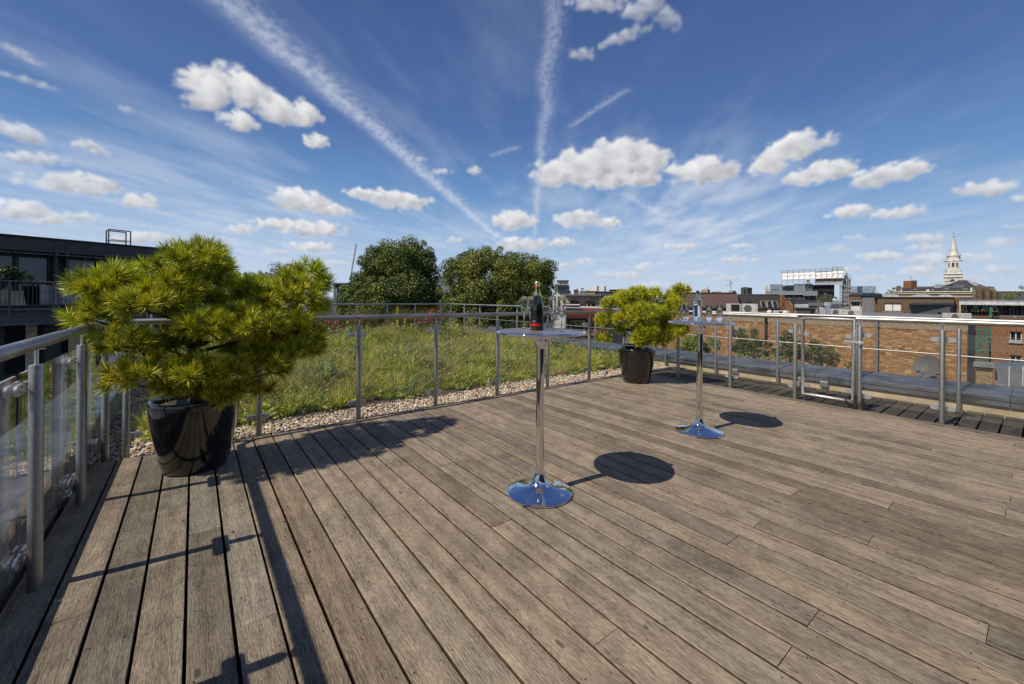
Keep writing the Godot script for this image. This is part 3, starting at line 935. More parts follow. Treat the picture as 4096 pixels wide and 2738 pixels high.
func make_pine(label: String, at: Vector3, pads: Array, seed_: int, eye: Vector3, age: float) -> void:
	var tufts := []
	for k in 5: tufts.append(tuft_mesh(100 + k))
	rng.seed = seed_
	var t := thing("pine_tree", label, "pine tree", at, 0.0, "potted dwarf pines on the deck")
	# trunk and limbs
	var top := Vector3(0.03, 1.45, 0.0)
	var m := MB.new()
	var tr := [Vector3(0, 0.47, 0), Vector3(0.03, 0.65, 0.02), Vector3(-0.03, 0.85, 0.0), Vector3(0.02, 1.05, -0.02), Vector3(0.0, 1.25, 0.01), top]
	m.tube(tr, [0.05, 0.042, 0.036, 0.03, 0.022, 0.012], 9)
	put(t, "trunk", m, mats.bark)
	var xf := []
	var shade := []
	for p in pads:
		var c := Vector3(p[0], p[1], p[2])
		var rx: float = p[3]; var ry: float = p[4]
		var hh := clampf(c.y - 0.22 * Vector2(c.x, c.z).length() - 0.08, 0.58, 1.4)
		var root := Vector3.ZERO
		for k in tr.size() - 1:
			if hh >= tr[k].y and hh <= tr[k + 1].y: root = tr[k].lerp(tr[k + 1], (hh - tr[k].y) / (tr[k + 1].y - tr[k].y))
		var bm := MB.new()
		bm.tube([root, root.lerp(c, 0.45) + Vector3(rng.randf_range(-.03, .03), -0.03, rng.randf_range(-.03, .03)), c + Vector3(0, -ry * 0.35, 0)], [0.017, 0.012, 0.005], 6)
		for s in 5:
			var d := rnd_dir()
			bm.tube([c.lerp(root, 0.2) + Vector3(0, -ry * 0.3, 0), c + Vector3(d.x * rx, d.y * ry * 0.6, d.z * rx) * 0.75], [0.006, 0.003], 5, false)
		put(t, "branch", bm, mats.bark)
		var count := int(9 + 470.0 * rx * (rx * 0.5 + ry))
		var made := []
		for k in count * 3:
			if made.size() >= count: break
			var d := rnd_dir()
			if d.y < -0.25 and rng.randf() < 0.85: continue
			var rad := rng.randf_range(0.7, 1.0)
			var q := c + Vector3(d.x * rx, d.y * ry, d.z * rx) * rad
			var close := false
			for o in made:
				if o.distance_squared_to(q) < 0.0031: close = true; break
			if close: continue
			made.append(q)
			var dir := (Vector3(d.x / rx, d.y / ry, d.z / rx).normalized() + Vector3(0, 0.55, 0) + rnd_dir() * 0.35).normalized()
			var side := dir.cross(rnd_dir()).normalized()
			var sc := rng.randf_range(0.85, 1.2)
			xf.append(Transform3D(Basis(side, dir, side.cross(dir)).scaled(Vector3.ONE * sc), q))
			# lower, older shoots are browner
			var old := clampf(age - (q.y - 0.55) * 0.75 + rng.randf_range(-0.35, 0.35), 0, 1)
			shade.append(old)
	# those that show largest are separate parts
	var order := range(xf.size())
	var toward := eye - at
	order.sort_custom(func(a, b): return xf[a].origin.distance_squared_to(toward) < xf[b].origin.distance_squared_to(toward))
	var hues := []
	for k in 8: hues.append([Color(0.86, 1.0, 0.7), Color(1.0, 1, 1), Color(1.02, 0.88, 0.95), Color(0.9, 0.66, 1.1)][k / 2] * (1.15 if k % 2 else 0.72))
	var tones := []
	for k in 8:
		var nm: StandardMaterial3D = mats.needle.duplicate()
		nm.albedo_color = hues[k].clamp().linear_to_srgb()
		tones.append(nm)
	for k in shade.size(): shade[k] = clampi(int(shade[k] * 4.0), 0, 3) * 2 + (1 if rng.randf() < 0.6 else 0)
	var rest := []
	var cols := []
	for k in order.size():
		var id: int = order[k]
		if k < 300:
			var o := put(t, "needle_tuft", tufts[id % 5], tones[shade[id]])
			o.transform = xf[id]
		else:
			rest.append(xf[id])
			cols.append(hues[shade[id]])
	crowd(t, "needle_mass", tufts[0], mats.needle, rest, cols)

func make_pot(label: String, at: Vector3) -> void:
	var t := thing("plant_pot", label, "plant pot", at, 0.0, "black glazed pots on the deck")
	var m := MB.new()
	m.lathe([Vector2(0, 0.002), Vector2(0.19, 0.002), Vector2(0.201, 0.012), Vector2(0.214, 0.06), Vector2(0.236, 0.17), Vector2(0.257, 0.29), Vector2(0.273, 0.4), Vector2(0.281, 0.47), Vector2(0.284, 0.505), Vector2(0.282, 0.522), Vector2(0.275, 0.531), Vector2(0.264, 0.531), Vector2(0.257, 0.52), Vector2(0.255, 0.48), Vector2(0.25, 0.44)], 72)
	put(t, "pot", m, mats.glaze)
	m = MB.new()
	rng.seed = 3
	var prof := []
	m.lathe([Vector2(0.254, 0.478), Vector2(0.18, 0.487), Vector2(0.09, 0.492), Vector2(0, 0.495)], 24)
	put(t, "soil", m, mats.soil)

# leaves spread through clumps: each clump is [x, y, rx, ry], depth as rx
func crown_mesh(clumps: Array, leaf: float, per: float, cols: Array, seed_: int) -> MB:
	rng.seed = seed_
	var m := MB.new()
	var lump := noise(0.8 / leaf * 0.14, seed_, 3)
	for cl in clumps:
		var c := Vector3(cl[0], cl[1], cl[4] if cl.size() > 4 else 0.0)
		var rx: float = cl[2]; var ry: float = cl[3]
		var subs := int(clampf(70.0 * rx * ry / (leaf * leaf * 160.0), 16, 90))
		for s in subs:
			var d := rnd_dir()
			var rad := rng.randf_range(0.45, 1.06)
			var sc := c + Vector3(d.x * rx, d.y * ry, d.z * rx) * rad
			var sr := minf(rx, ry) * rng.randf_range(0.18, 0.46)
			var n := int(per * sr * sr / (leaf * leaf))
			var tone: Color = cols[rng.randi() % cols.size()]
			for k in n:
				var e := (rnd_dir() + Vector3(0, 0.25, 0)).normalized()
				var q := sc + e * sr * rng.randf_range(0.55, 1.08)
				var nn := (e + rnd_dir() * 0.9).normalized()
				var a := nn.cross(rnd_dir()).normalized()
				var b := nn.cross(a)
				var L := leaf * rng.randf_range(0.6, 1.2)
				m.col = tone * rng.randf_range(0.7, 1.3)
				var f := m.vert(q - a * L * 0.5, nn); m.vert(q + b * L * 0.32, (nn + b * 0.3).normalized()); m.vert(q + a * L * 0.55, nn); m.vert(q - b * L * 0.32, (nn - b * 0.3).normalized())
				m.i.append_array(PackedInt32Array([f, f + 1, f + 2, f, f + 2, f + 3]))
	return m

func tree(called: String, label: String, spec: Array, leaf: float, per: float, cols: Array, seed_: int, cat := "tree", group := "") -> void:
	var o: Array = spec[0]
	var t := thing(called, label, cat, Vector3(o[0], o[1], o[2]), deg_to_rad(-YAW), group)
	var cl: Array = spec[1].duplicate(true)
	rng.seed = seed_ + 9
	for c in cl: c.append(rng.randf_range(-0.35, 0.35) * c[2])
	var low := 1e9; var high := -1e9; var mid := 0.0; var big := 0.0
	for c in cl:
		low = minf(low, c[1] - c[3]); high = maxf(high, c[1] + c[3]); mid += c[0] / cl.size(); big = maxf(big, c[2])
	var m := MB.new()
	var r := clampf(big * 0.09, 0.03, 0.45)
	var fork := lerpf(low, high, 0.25)
	m.tube([Vector3(mid * 0.5, 0, 0), Vector3(mid * 0.7, fork * 0.6, 0.02), Vector3(mid, fork, 0)], [r * 1.5, r * 1.15, r], 9)
	var tr := put(t, "trunk", m, mats.bark)
	for c in cl:
		m = MB.new()
		var e := Vector3(c[0], c[1], c[4])
		var s := Vector3(mid, fork * 0.97, 0)
		m.tube([s, s.lerp(e, 0.5) + Vector3(0, -0.1 * c[3], 0), e], [r * 0.7, r * 0.45, r * 0.12], 6)
		put(tr, "limb", m, mats.bark)
	put(t, "crown", crown_mesh(cl, leaf, per, cols, seed_), mats.leaf)

func blade(m: MB, root: Vector3, d: Vector3, L: float, w: float, bend: float, c0: Color, c1: Color) -> void:
	var side := d.cross(Vector3.UP if absf(d.y) < 0.98 else Vector3.RIGHT).normalized().rotated(d, rng.randf() * TAU) * w
	var out := Vector3(d.x, 0, d.z).normalized() if Vector2(d.x, d.z).length() > 0.01 else Vector3.RIGHT
	var p1 := root + d * L * 0.55
	var p2 := root + d * L + out * bend * L - Vector3(0, bend * L * 0.4, 0)
	var nn := d.cross(side).normalized()
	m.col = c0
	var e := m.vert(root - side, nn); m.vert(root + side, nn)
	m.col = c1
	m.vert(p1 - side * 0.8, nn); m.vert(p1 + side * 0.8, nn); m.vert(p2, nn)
	m.i.append_array(PackedInt32Array([e, e + 1, e + 2, e + 1, e + 3, e + 2, e + 2, e + 3, e + 4]))

func grass_mesh(n: int, h: float, spread: float, seed_: int, w := 0.0035) -> ArrayMesh:
	rng.seed = seed_
	var m := MB.new()
	for k in n:
		var a := rng.randf() * TAU
		var tilt := rng.randf_range(0.05, 0.75)
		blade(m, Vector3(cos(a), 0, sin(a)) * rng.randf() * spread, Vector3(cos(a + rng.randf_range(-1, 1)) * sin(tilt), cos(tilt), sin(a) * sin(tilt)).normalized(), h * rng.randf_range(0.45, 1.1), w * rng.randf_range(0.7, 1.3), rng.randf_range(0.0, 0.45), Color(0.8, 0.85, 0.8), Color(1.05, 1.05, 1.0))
	return m.mesh()

func herb_mesh(n: int, r: float, h: float, leaf: float, seed_: int) -> ArrayMesh:
	rng.seed = seed_
	var m := MB.new()
	for k in n:
		var d := rnd_dir()
		d.y = absf(d.y)
		var q := Vector3(d.x * r, d.y * h, d.z * r) * rng.randf_range(0.4, 1.05)
		var nn := (d + rnd_dir() * 0.8 + Vector3(0, 0.4, 0)).normalized()
		var a := nn.cross(rnd_dir()).normalized()
		var b := nn.cross(a)
		var L := leaf * rng.randf_range(0.6, 1.3)
		m.col = Color(1, 1, 1) * rng.randf_range(0.75, 1.25)
		var f := m.vert(q - a * L * 0.5, nn); m.vert(q + b * L * 0.22, nn); m.vert(q + a * L * 0.5, nn); m.vert(q - b * L * 0.22, nn)
		m.i.append_array(PackedInt32Array([f, f + 1, f + 2, f, f + 2, f + 3]))
	return m.mesh()

# a stalk with a cluster of petals at its end
func flower_mesh(stalk: float, petals: int, head: float, tall: float, seed_: int) -> ArrayMesh:
	rng.seed = seed_
	var m := MB.new()
	m.col = Color(0.35, 0.4, 0.2)
	m.tube([Vector3.ZERO, Vector3(0.01, stalk * 0.5, 0.005), Vector3(0.0, stalk, 0.0)], [0.002, 0.0015, 0.001], 3, false)
	for k in petals:
		var d := rnd_dir()
		var q := Vector3(0, stalk, 0) + Vector3(d.x * head, d.y * head * tall, d.z * head) * rng.randf_range(0.3, 1.0)
		var nn := (d + Vector3(0, 0.5, 0)).normalized()
		var a := nn.cross(rnd_dir()).normalized()
		var b := nn.cross(a)
		var L := head * rng.randf_range(0.5, 0.8)
		m.col = Color(1, 1, 1) * rng.randf_range(0.8, 1.15)
		var f := m.vert(q - a * L, nn); m.vert(q + b * L * 0.7, nn); m.vert(q + a * L, nn); m.vert(q - b * L * 0.7, nn)
		m.i.append_array(PackedInt32Array([f, f + 1, f + 2, f, f + 2, f + 3]))
	return m.mesh()

func flowering(called: String, label: String, cat: String, at: Vector3, h: float, r: float, leafc: Color, petal: Color, stems: int, seed_: int, spike := false, group := "") -> void:
	var t := thing(called, label, cat, at, 0.0, group)
	rng.seed = seed_
	var m := MB.new()
	for k in int(stems * 26):
		var d := rnd_dir(); d.y = absf(d.y)
		var q := Vector3(d.x * r, d.y * h * 0.72, d.z * r) * sqrt(rng.randf())
		var nn := (d + rnd_dir() * 0.8).normalized()
		var a := nn.cross(rnd_dir()).normalized(); var b := nn.cross(a)
		var L := rng.randf_range(0.03, 0.065)
		m.col = leafc * rng.randf_range(0.7, 1.3)
		var f := m.vert(q - a * L, nn); m.vert(q + b * L * 0.35, nn); m.vert(q + a * L, nn); m.vert(q - b * L * 0.35, nn)
		m.i.append_array(PackedInt32Array([f, f + 1, f + 2, f, f + 2, f + 3]))
	put(t, "foliage", m, mats.leaf)
	for k in stems:
		var s := MB.new()
		var a := rng.randf() * TAU
		var lean := rng.randf_range(0.1, 0.9) * r * (0.15 if spike else 1.0)
		var hh := h * rng.randf_range(0.75, 1.08)
		var tip := Vector3(cos(a) * lean, hh, sin(a) * lean)
		s.col = leafc * 0.9
		s.tube([Vector3(cos(a), 0, sin(a)) * r * 0.15, tip * Vector3(0.6, 0.55, 0.6), tip], [0.006, 0.005, 0.003], 5, false)
		var st := put(t, "stem", s, mats.leaf)
		var p := MB.new()
		for j in (120 if spike else 30):
			var d := rnd_dir()
			var q := tip + d * 0.035
			if spike: q = Vector3(tip.x, hh * rng.randf_range(0.35, 1.02), tip.z) + Vector3(d.x, 0, d.z) * 0.03
			var nn := (d + Vector3(0, 0.3, 0)).normalized()
			var aa := nn.cross(rnd_dir()).normalized(); var b := nn.cross(aa)
			var L := rng.randf_range(0.009, 0.018)
			p.col = petal * rng.randf_range(0.7, 1.25)
			var f := p.vert(q - aa * L, nn); p.vert(q + b * L, nn); p.vert(q + aa * L, nn); p.vert(q - b * L, nn)
			p.i.append_array(PackedInt32Array([f, f + 1, f + 2, f, f + 2, f + 3]))
		put(st, "flower_head", p, mats.leaf)

func make_meadow() -> void:
	# ground of the planted roof and the pebble margins
	var bed := setting("planting_bed")
	var g := MB.new()
	var hn := noise(0.35, 61, 3)
	var N := 34
	for a in N:
		for b in N:
			var P := func(i: int, j: int) -> Vector3:
				var x := lerpf(-0.7, 7.4, float(i) / N); var z := lerpf(-13.25, -4.5, float(j) / N)
				var e := minf(minf((z + 13.25), (-4.75 - z)), minf(x + 0.7, 7.4 - x))
				return Vector3(x, -0.05 + clampf(e, 0, 1.2) * 0.13 + hn.get_noise_2d(x, z) * 0.12 * clampf(e, 0, 1), z)
			g.quad(P.call(a, b + 1), P.call(a + 1, b + 1), P.call(a + 1, b), P.call(a, b))
	put(bed, "soil_bed", g, mats.soil)
	var hgt := func(x: float, z: float) -> float:
		var e := minf(minf((z + 13.25), (-4.75 - z)), minf(x + 0.7, 7.4 - x))
		return -0.05 + clampf(e, 0, 1.2) * 0.13 + hn.get_noise_2d(x, z) * 0.12 * clampf(e, 0, 1)
	# pebbles
	var pb := SphereMesh.new()
	pb.radius = 0.5; pb.height = 1.0; pb.radial_segments = 8; pb.rings = 4
	rng.seed = 41
	var xf := []; var cols := []
	var tints := [Color(0.5, 0.4, 0.28), Color(0.62, 0.55, 0.44), Color(0.4, 0.27, 0.15), Color(0.33, 0.3, 0.26), Color(0.7, 0.66, 0.58), Color(0.52, 0.36, 0.2), Color(0.24, 0.2, 0.16)]
	var wob := noise(1.1, 62, 3)
	var add_stone := func(x: float, z: float, lift: float) -> void:
		var s := rng.randf_range(0.011, 0.029)
		var bs := Basis.from_euler(Vector3(rng.randf_range(-0.5, 0.5), rng.randf() * TAU, rng.randf_range(-0.5, 0.5))) * Basis.from_scale(Vector3(s * rng.randf_range(0.9, 1.5), s * rng.randf_range(0.55, 0.9), s))
		xf.append(Transform3D(bs, Vector3(x, lift + rng.randf_range(-0.012, 0.016), z)))
		cols.append(tints[rng.randi() % tints.size()] * rng.randf_range(0.75, 1.2))
	for k in 16000:
		var x := rng.randf_range(-0.7, 7.35)
		var far := -4.98 - 0.17 * sin(clampf((x - 0.3) / 6.2, 0, 1) * PI) + wob.get_noise_1d(x * 3.0) * 0.14
		var z := rng.randf_range(far, -4.46)
		add_stone.call(x, z, -0.028)
	for k in 5200:
		add_stone.call(-0.7 + absf(rng.randfn(0, 0.26)), rng.randf_range(-9.5, -4.9), -0.025)
	for k in 6000:
		add_stone.call(7.38 - absf(rng.randfn(0, 0.28)), rng.randf_range(-10.5, -4.9), -0.02)
	tag(crowd(self, "pebbles", pb, mats.stone, xf, cols), "pale rounded pebbles in the margins round the wildflower roof", "pebbles")
	# what grows
	var patch := noise(0.5, 63, 3)
	var dry := noise(0.75, 64, 2)
	var lump := noise(0.9, 65, 2)
	var spot := func(margin: float) -> Vector3:
		for tries in 20:
			var x := rng.randf_range(-0.35, 7.2)
			# denser near the eye, where single blades can be told apart
			var z := -4.72 - 8.4 * pow(rng.randf(), 1.25)
			var edge := -4.93 - 0.19 * sin(clampf((x - 0.3) / 6.2, 0, 1) * PI) + wob.get_noise_1d(x * 3.0) * 0.14
			if z > edge - margin: continue
			if x > 6.95 + wob.get_noise_1d(z * 3.0) * 0.25 and z > -9.5: continue
			return Vector3(x, hgt.call(x, z), z)
		return Vector3(3, 0, -8)
	var kinds := [
		["green_grass", "fresh green grass over the wildflower roof", "grass", grass_mesh(34, 0.24, 0.07, 201, 0.005), 5200, [Color(0.39, 0.45, 0.055), Color(0.48, 0.5, 0.065), Color(0.31, 0.4, 0.055), Color(0.57, 0.54, 0.12)], 0.55, 1.25, 0],
		["dry_grass", "straw coloured dry grass stalks in the wildflower roof", "grass", grass_mesh(16, 0.3, 0.05, 202, 0.0026), 2900, [Color(0.46, 0.38, 0.17), Color(0.4, 0.35, 0.14), Color(0.52, 0.45, 0.24)], 0.5, 1.15, 1],
		["low_herbs", "low leafy herbs covering the wildflower roof", "ground cover", herb_mesh(110, 0.1, 0.1, 0.038, 203), 4300, [Color(0.29, 0.39, 0.055), Color(0.38, 0.45, 0.06), Color(0.23, 0.34, 0.06), Color(0.47, 0.5, 0.08)], 0.6, 1.5, 0],
		["tall_herbs", "tall leafy herbs standing in clumps over the wildflower roof", "ground cover", herb_mesh(150, 0.11, 0.34, 0.05, 211), 620, [Color(0.13, 0.2, 0.04), Color(0.17, 0.24, 0.05), Color(0.11, 0.18, 0.05)], 0.5, 1.05, 4],
		["tall_stalks", "tall thin seed stalks above the wildflower roof", "grass", grass_mesh(9, 0.55, 0.05, 212, 0.0018), 900, [Color(0.36, 0.3, 0.13), Color(0.25, 0.24, 0.08), Color(0.3, 0.2, 0.12)], 0.6, 1.1, 1],
		["sedum", "mauve brown sedum patches in the wildflower roof", "ground cover", herb_mesh(60, 0.06, 0.08, 0.018, 204), 950, [Color(0.13, 0.075, 0.065), Color(0.17, 0.1, 0.08), Color(0.11, 0.085, 0.04)], 0.7, 1.5, 2],
		["yellow_flowers", "small yellow flowers dotted through the wildflower roof", "flowers", flower_mesh(0.22, 12, 0.016, 0.5, 205), 330, [Color(0.75, 0.52, 0.02), Color(0.65, 0.5, 0.04)], 0.6, 1.2, 3],
		["white_flowers", "small white flowers dotted through the wildflower roof", "flowers", flower_mesh(0.22, 10, 0.013, 0.5, 206), 420, [Color(0.7, 0.7, 0.66), Color(0.6, 0.55, 0.6)], 0.6, 1.2, 3],
		["purple_flowers", "pale purple flower heads dotted through the wildflower roof", "flowers", flower_mesh(0.25, 16, 0.016, 0.8, 207), 340, [Color(0.34, 0.22, 0.34), Color(0.3, 0.17, 0.22), Color(0.3, 0.25, 0.2)], 0.6, 1.25, 3]]
	for kd in kinds:
		rng.seed = 300 + kd[4]
		xf = []; cols = []
		var tries := 0
		while xf.size() < kd[4] and tries < kd[4] * 8:
			tries += 1
			var p: Vector3 = spot.call(0.02 if kd[8] != 3 else 0.15)
			var pv := patch.get_noise_2d(p.x, p.z); var dv := dry.get_noise_2d(p.x, p.z)
			if kd[8] == 1 and dv < rng.randf_range(-0.4, 0.35): continue
			if kd[8] == 4 and lump.get_noise_2d(p.x, p.z) < rng.randf_range(0.05, 0.3): continue
			if kd[8] == 2 and not (pv > 0.18 + rng.randf_range(-0.15, 0.1) and p.z > -9.0): continue
			if kd[0] == "low_herbs" and dv > 0.3 and rng.randf() < 0.5: continue
			var back := clampf((-p.z - 5.0) / 7.0, 0, 1)
			var sc := rng.randf_range(kd[6], kd[7]) * lerpf(0.8, 1.3, back) * (1.0 + 0.55 * lump.get_noise_2d(p.x * 1.5, p.z * 1.5))
			xf.append(Transform3D(Basis(Vector3.UP, rng.randf() * TAU).scaled(Vector3(sc, sc * rng.randf_range(0.85, 1.2), sc)), p - Vector3(0, 0.01, 0)))
			var tn: Array = kd[5]
			var c: Color = tn[rng.randi() % tn.size()] * rng.randf_range(0.8, 1.2)
			if kd[0] == "green_grass": c = c.lerp(Color(0.24, 0.2, 0.06), clampf(dv * 0.9, 0, 0.6))
			cols.append(c)
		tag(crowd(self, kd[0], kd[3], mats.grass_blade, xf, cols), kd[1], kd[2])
	# taller plants at the back
	var vl := Color(0.085, 0.135, 0.055)
	var red := Color(0.42, 0.045, 0.085)
	flowering("valerian", "red flowering valerian clump left, just right of the large pine", "flowering plant", Vector3(2.75, 0, -10.9), 0.72, 0.5, vl, red, 14, 401, false, "red valerian clumps at the back of the roof")
	flowering("valerian", "red valerian clump behind the second post of the middle balustrade", "flowering plant", Vector3(3.45, 0, -11.6), 0.75, 0.42, vl, red, 10, 402, false, "red valerian clumps at the back of the roof")
	flowering("valerian", "broad red valerian clump right of the yellow flower spikes", "flowering plant", Vector3(4.95, 0, -10.3), 0.78, 0.62, vl, red * Color(0.9, 1.3, 1.2), 20, 403, false, "red valerian clumps at the back of the roof")
	flowering("valerian", "tall red valerian clump close to the far right corner", "flowering plant", Vector3(5.75, 0, -11.0), 0.92, 0.5, vl, red, 16, 404, false, "red valerian clumps at the back of the roof")
	flowering("valerian", "pale pink valerian at the far left of the visible meadow", "flowering plant", Vector3(2.6, 0, -11.9), 0.95, 0.3, vl, Color(0.55, 0.28, 0.24), 7, 405, false, "red valerian clumps at the back of the roof")
	flowering("mullein", "tall yellow mullein spike in the middle of the meadow", "flowering plant", Vector3(4.12, 0.02, -10.1), 0.98, 0.1, Color(0.2, 0.2, 0.05), Color(0.55, 0.45, 0.05), 1, 411, true, "mullein spikes")
	flowering("mullein", "shorter yellow mullein spike just behind the tall one", "flowering plant", Vector3(4.42, 0.02, -10.3), 0.72, 0.1, Color(0.2, 0.2, 0.05), Color(0.55, 0.45, 0.05), 1, 412, true, "mullein spikes")
	# dark planters with tall grasses along the far edge
	var px := [[1.6, "far left of the row"], [2.9, "second from the left in the row"], [4.15, "left of the yellow spike"], [5.3, "right of the yellow spike"], [6.35, "at the far right corner"]]
	for k in px.size():
		var x: float = px[k][0]
		var t := thing("planter", "dark planter box at the far roof edge, %s" % px[k][1], "planter", Vector3(x, -0.05, -12.85), 0.0, "planter boxes along the far roof edge")
		var m := MB.new()
		m.slab(-0.5, 0.5, 0, 0.42, -0.2, 0.2, 0.012)
		put(t, "box", m, mats.facade_dark)
		m = MB.new()
		m.box(-0.47, 0.47, 0.42, 0.425, -0.17, 0.17)
		put(t, "soil", m, mats.soil)
		var gr := thing("tall_grass", "tall feathery grass in the planter box, %s" % px[k][1], "grass plant", Vector3(x, 0.37, -12.85), 0.0, "tall grasses in the planter boxes")
		rng.seed = 500 + k
		m = MB.new()
		for q in 420:
			var a := rng.randf() * TAU; var tilt := rng.randf_range(0.02, 0.5)
			var c := Color(0.14, 0.145, 0.04).lerp(Color(0.26, 0.2, 0.07), rng.randf())
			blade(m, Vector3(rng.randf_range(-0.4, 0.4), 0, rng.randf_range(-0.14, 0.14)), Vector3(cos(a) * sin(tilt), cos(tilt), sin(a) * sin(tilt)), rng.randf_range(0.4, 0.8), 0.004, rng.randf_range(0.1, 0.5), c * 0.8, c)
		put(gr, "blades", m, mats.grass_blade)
	# a dark rubber cap standing in the pebbles
	var cap := MB.new()
	cap.lathe([Vector2(0.02, 0.0), Vector2(0.02, 0.046), Vector2(0.018, 0.05), Vector2(0, 0.05)], 14)
	tag(put(self, "black_stopper", cap, mats.rubber, Vector3(5.75, -0.03, -4.7)), "small black stopper standing in the pebbles by the right pine", "stopper")

# ---------------------------------------------------------------- buildings
# a wall from x0..x1, y0..y1, its face at z1 and its back at z0, with openings that have reveals
func wall_mesh(x0: float, x1: float, y0: float, y1: float, z0: float, z1: float, holes: Array) -> MB:
	var m := MB.new()
	var xs := [x0, x1]; var ys := [y0, y1]
	for h in holes:
		xs.append_array([h[0], h[1]]); ys.append_array([h[2], h[3]])
	xs.sort(); ys.sort()
	for a in xs.size() - 1:
		if xs[a + 1] - xs[a] < 1e-5: continue
		for b in ys.size() - 1:
			if ys[b + 1] - ys[b] < 1e-5: continue
			var cx: float = (xs[a] + xs[a + 1]) / 2; var cy: float = (ys[b] + ys[b + 1]) / 2
			var open := false
			for h in holes:
				if cx > h[0] and cx < h[1] and cy > h[2] and cy < h[3]: open = true; break
			if not open: m.quad(Vector3(xs[a], ys[b], z1), Vector3(xs[a + 1], ys[b], z1), Vector3(xs[a + 1], ys[b + 1], z1), Vector3(xs[a], ys[b + 1], z1))
	var zr := maxf(z0, z1 - 0.3)
	for h in holes:
		m.quad(Vector3(h[0], h[2], z1), Vector3(h[0], h[2], zr), Vector3(h[1], h[2], zr), Vector3(h[1], h[2], z1))
		m.quad(Vector3(h[1], h[3], z1), Vector3(h[1], h[3], zr), Vector3(h[0], h[3], zr), Vector3(h[0], h[3], z1))
		m.quad(Vector3(h[0], h[3], z1), Vector3(h[0], h[3], zr), Vector3(h[0], h[2], zr), Vector3(h[0], h[2], z1))
		m.quad(Vector3(h[1], h[2], z1), Vector3(h[1], h[2], zr), Vector3(h[1], h[3], zr), Vector3(h[1], h[3], z1))
		m.quad(Vector3(h[0], h[2], zr - 0.3), Vector3(h[1], h[2], zr - 0.3), Vector3(h[1], h[3], zr - 0.3), Vector3(h[0], h[3], zr - 0.3))
	m.quad(Vector3(x1, y0, z0), Vector3(x0, y0, z0), Vector3(x0, y1, z0), Vector3(x1, y1, z0))
	m.quad(Vector3(x0, y0, z0), Vector3(x0, y0, z1), Vector3(x0, y1, z1), Vector3(x0, y1, z0))
	m.quad(Vector3(x1, y0, z1), Vector3(x1, y0, z0), Vector3(x1, y1, z0), Vector3(x1, y1, z1))
	m.quad(Vector3(x0, y1, z1), Vector3(x1, y1, z1), Vector3(x1, y1, z0), Vector3(x0, y1, z0))
	return m

# frame with nx by ny lights in an opening; the panes lie behind the wall's face
func window(parent: Node, x0: float, x1: float, y0: float, y1: float, z: float, nx: int, ny: int, glass: Material, frame: Material, t := 0.05) -> void:
	var m := MB.new()
	t = minf(t, (x1 - x0) * 0.12)
	m.box(x0, x1, y0, y0 + t, z - 0.05, z); m.box(x0, x1, y1 - t, y1, z - 0.05, z)
	m.box(x0, x0 + t, y0 + t, y1 - t, z - 0.05, z); m.box(x1 - t, x1, y0 + t, y1 - t, z - 0.05, z)
	for k in range(1, nx):
		var x := lerpf(x0, x1, float(k) / nx)
		m.box(x - t / 2, x + t / 2, y0 + t, y1 - t, z - 0.048, z - 0.002)
	for k in range(1, ny):
		var y := lerpf(y0, y1, float(k) / ny)
		m.box(x0 + t, x1 - t, y - t / 2, y + t / 2, z - 0.046, z - 0.004)
	var w := put(parent, "window", m, frame)
	for a in nx:
		for b in ny:
			var p := MB.new()
			p.box(lerpf(x0, x1, float(a) / nx) + 0.004, lerpf(x0, x1, float(a + 1) / nx) - 0.004, lerpf(y0, y1, float(b) / ny) + 0.004, lerpf(y0, y1, float(b + 1) / ny) - 0.004, z - 0.034, z - 0.024)
			put(w, "pane", p, glass)

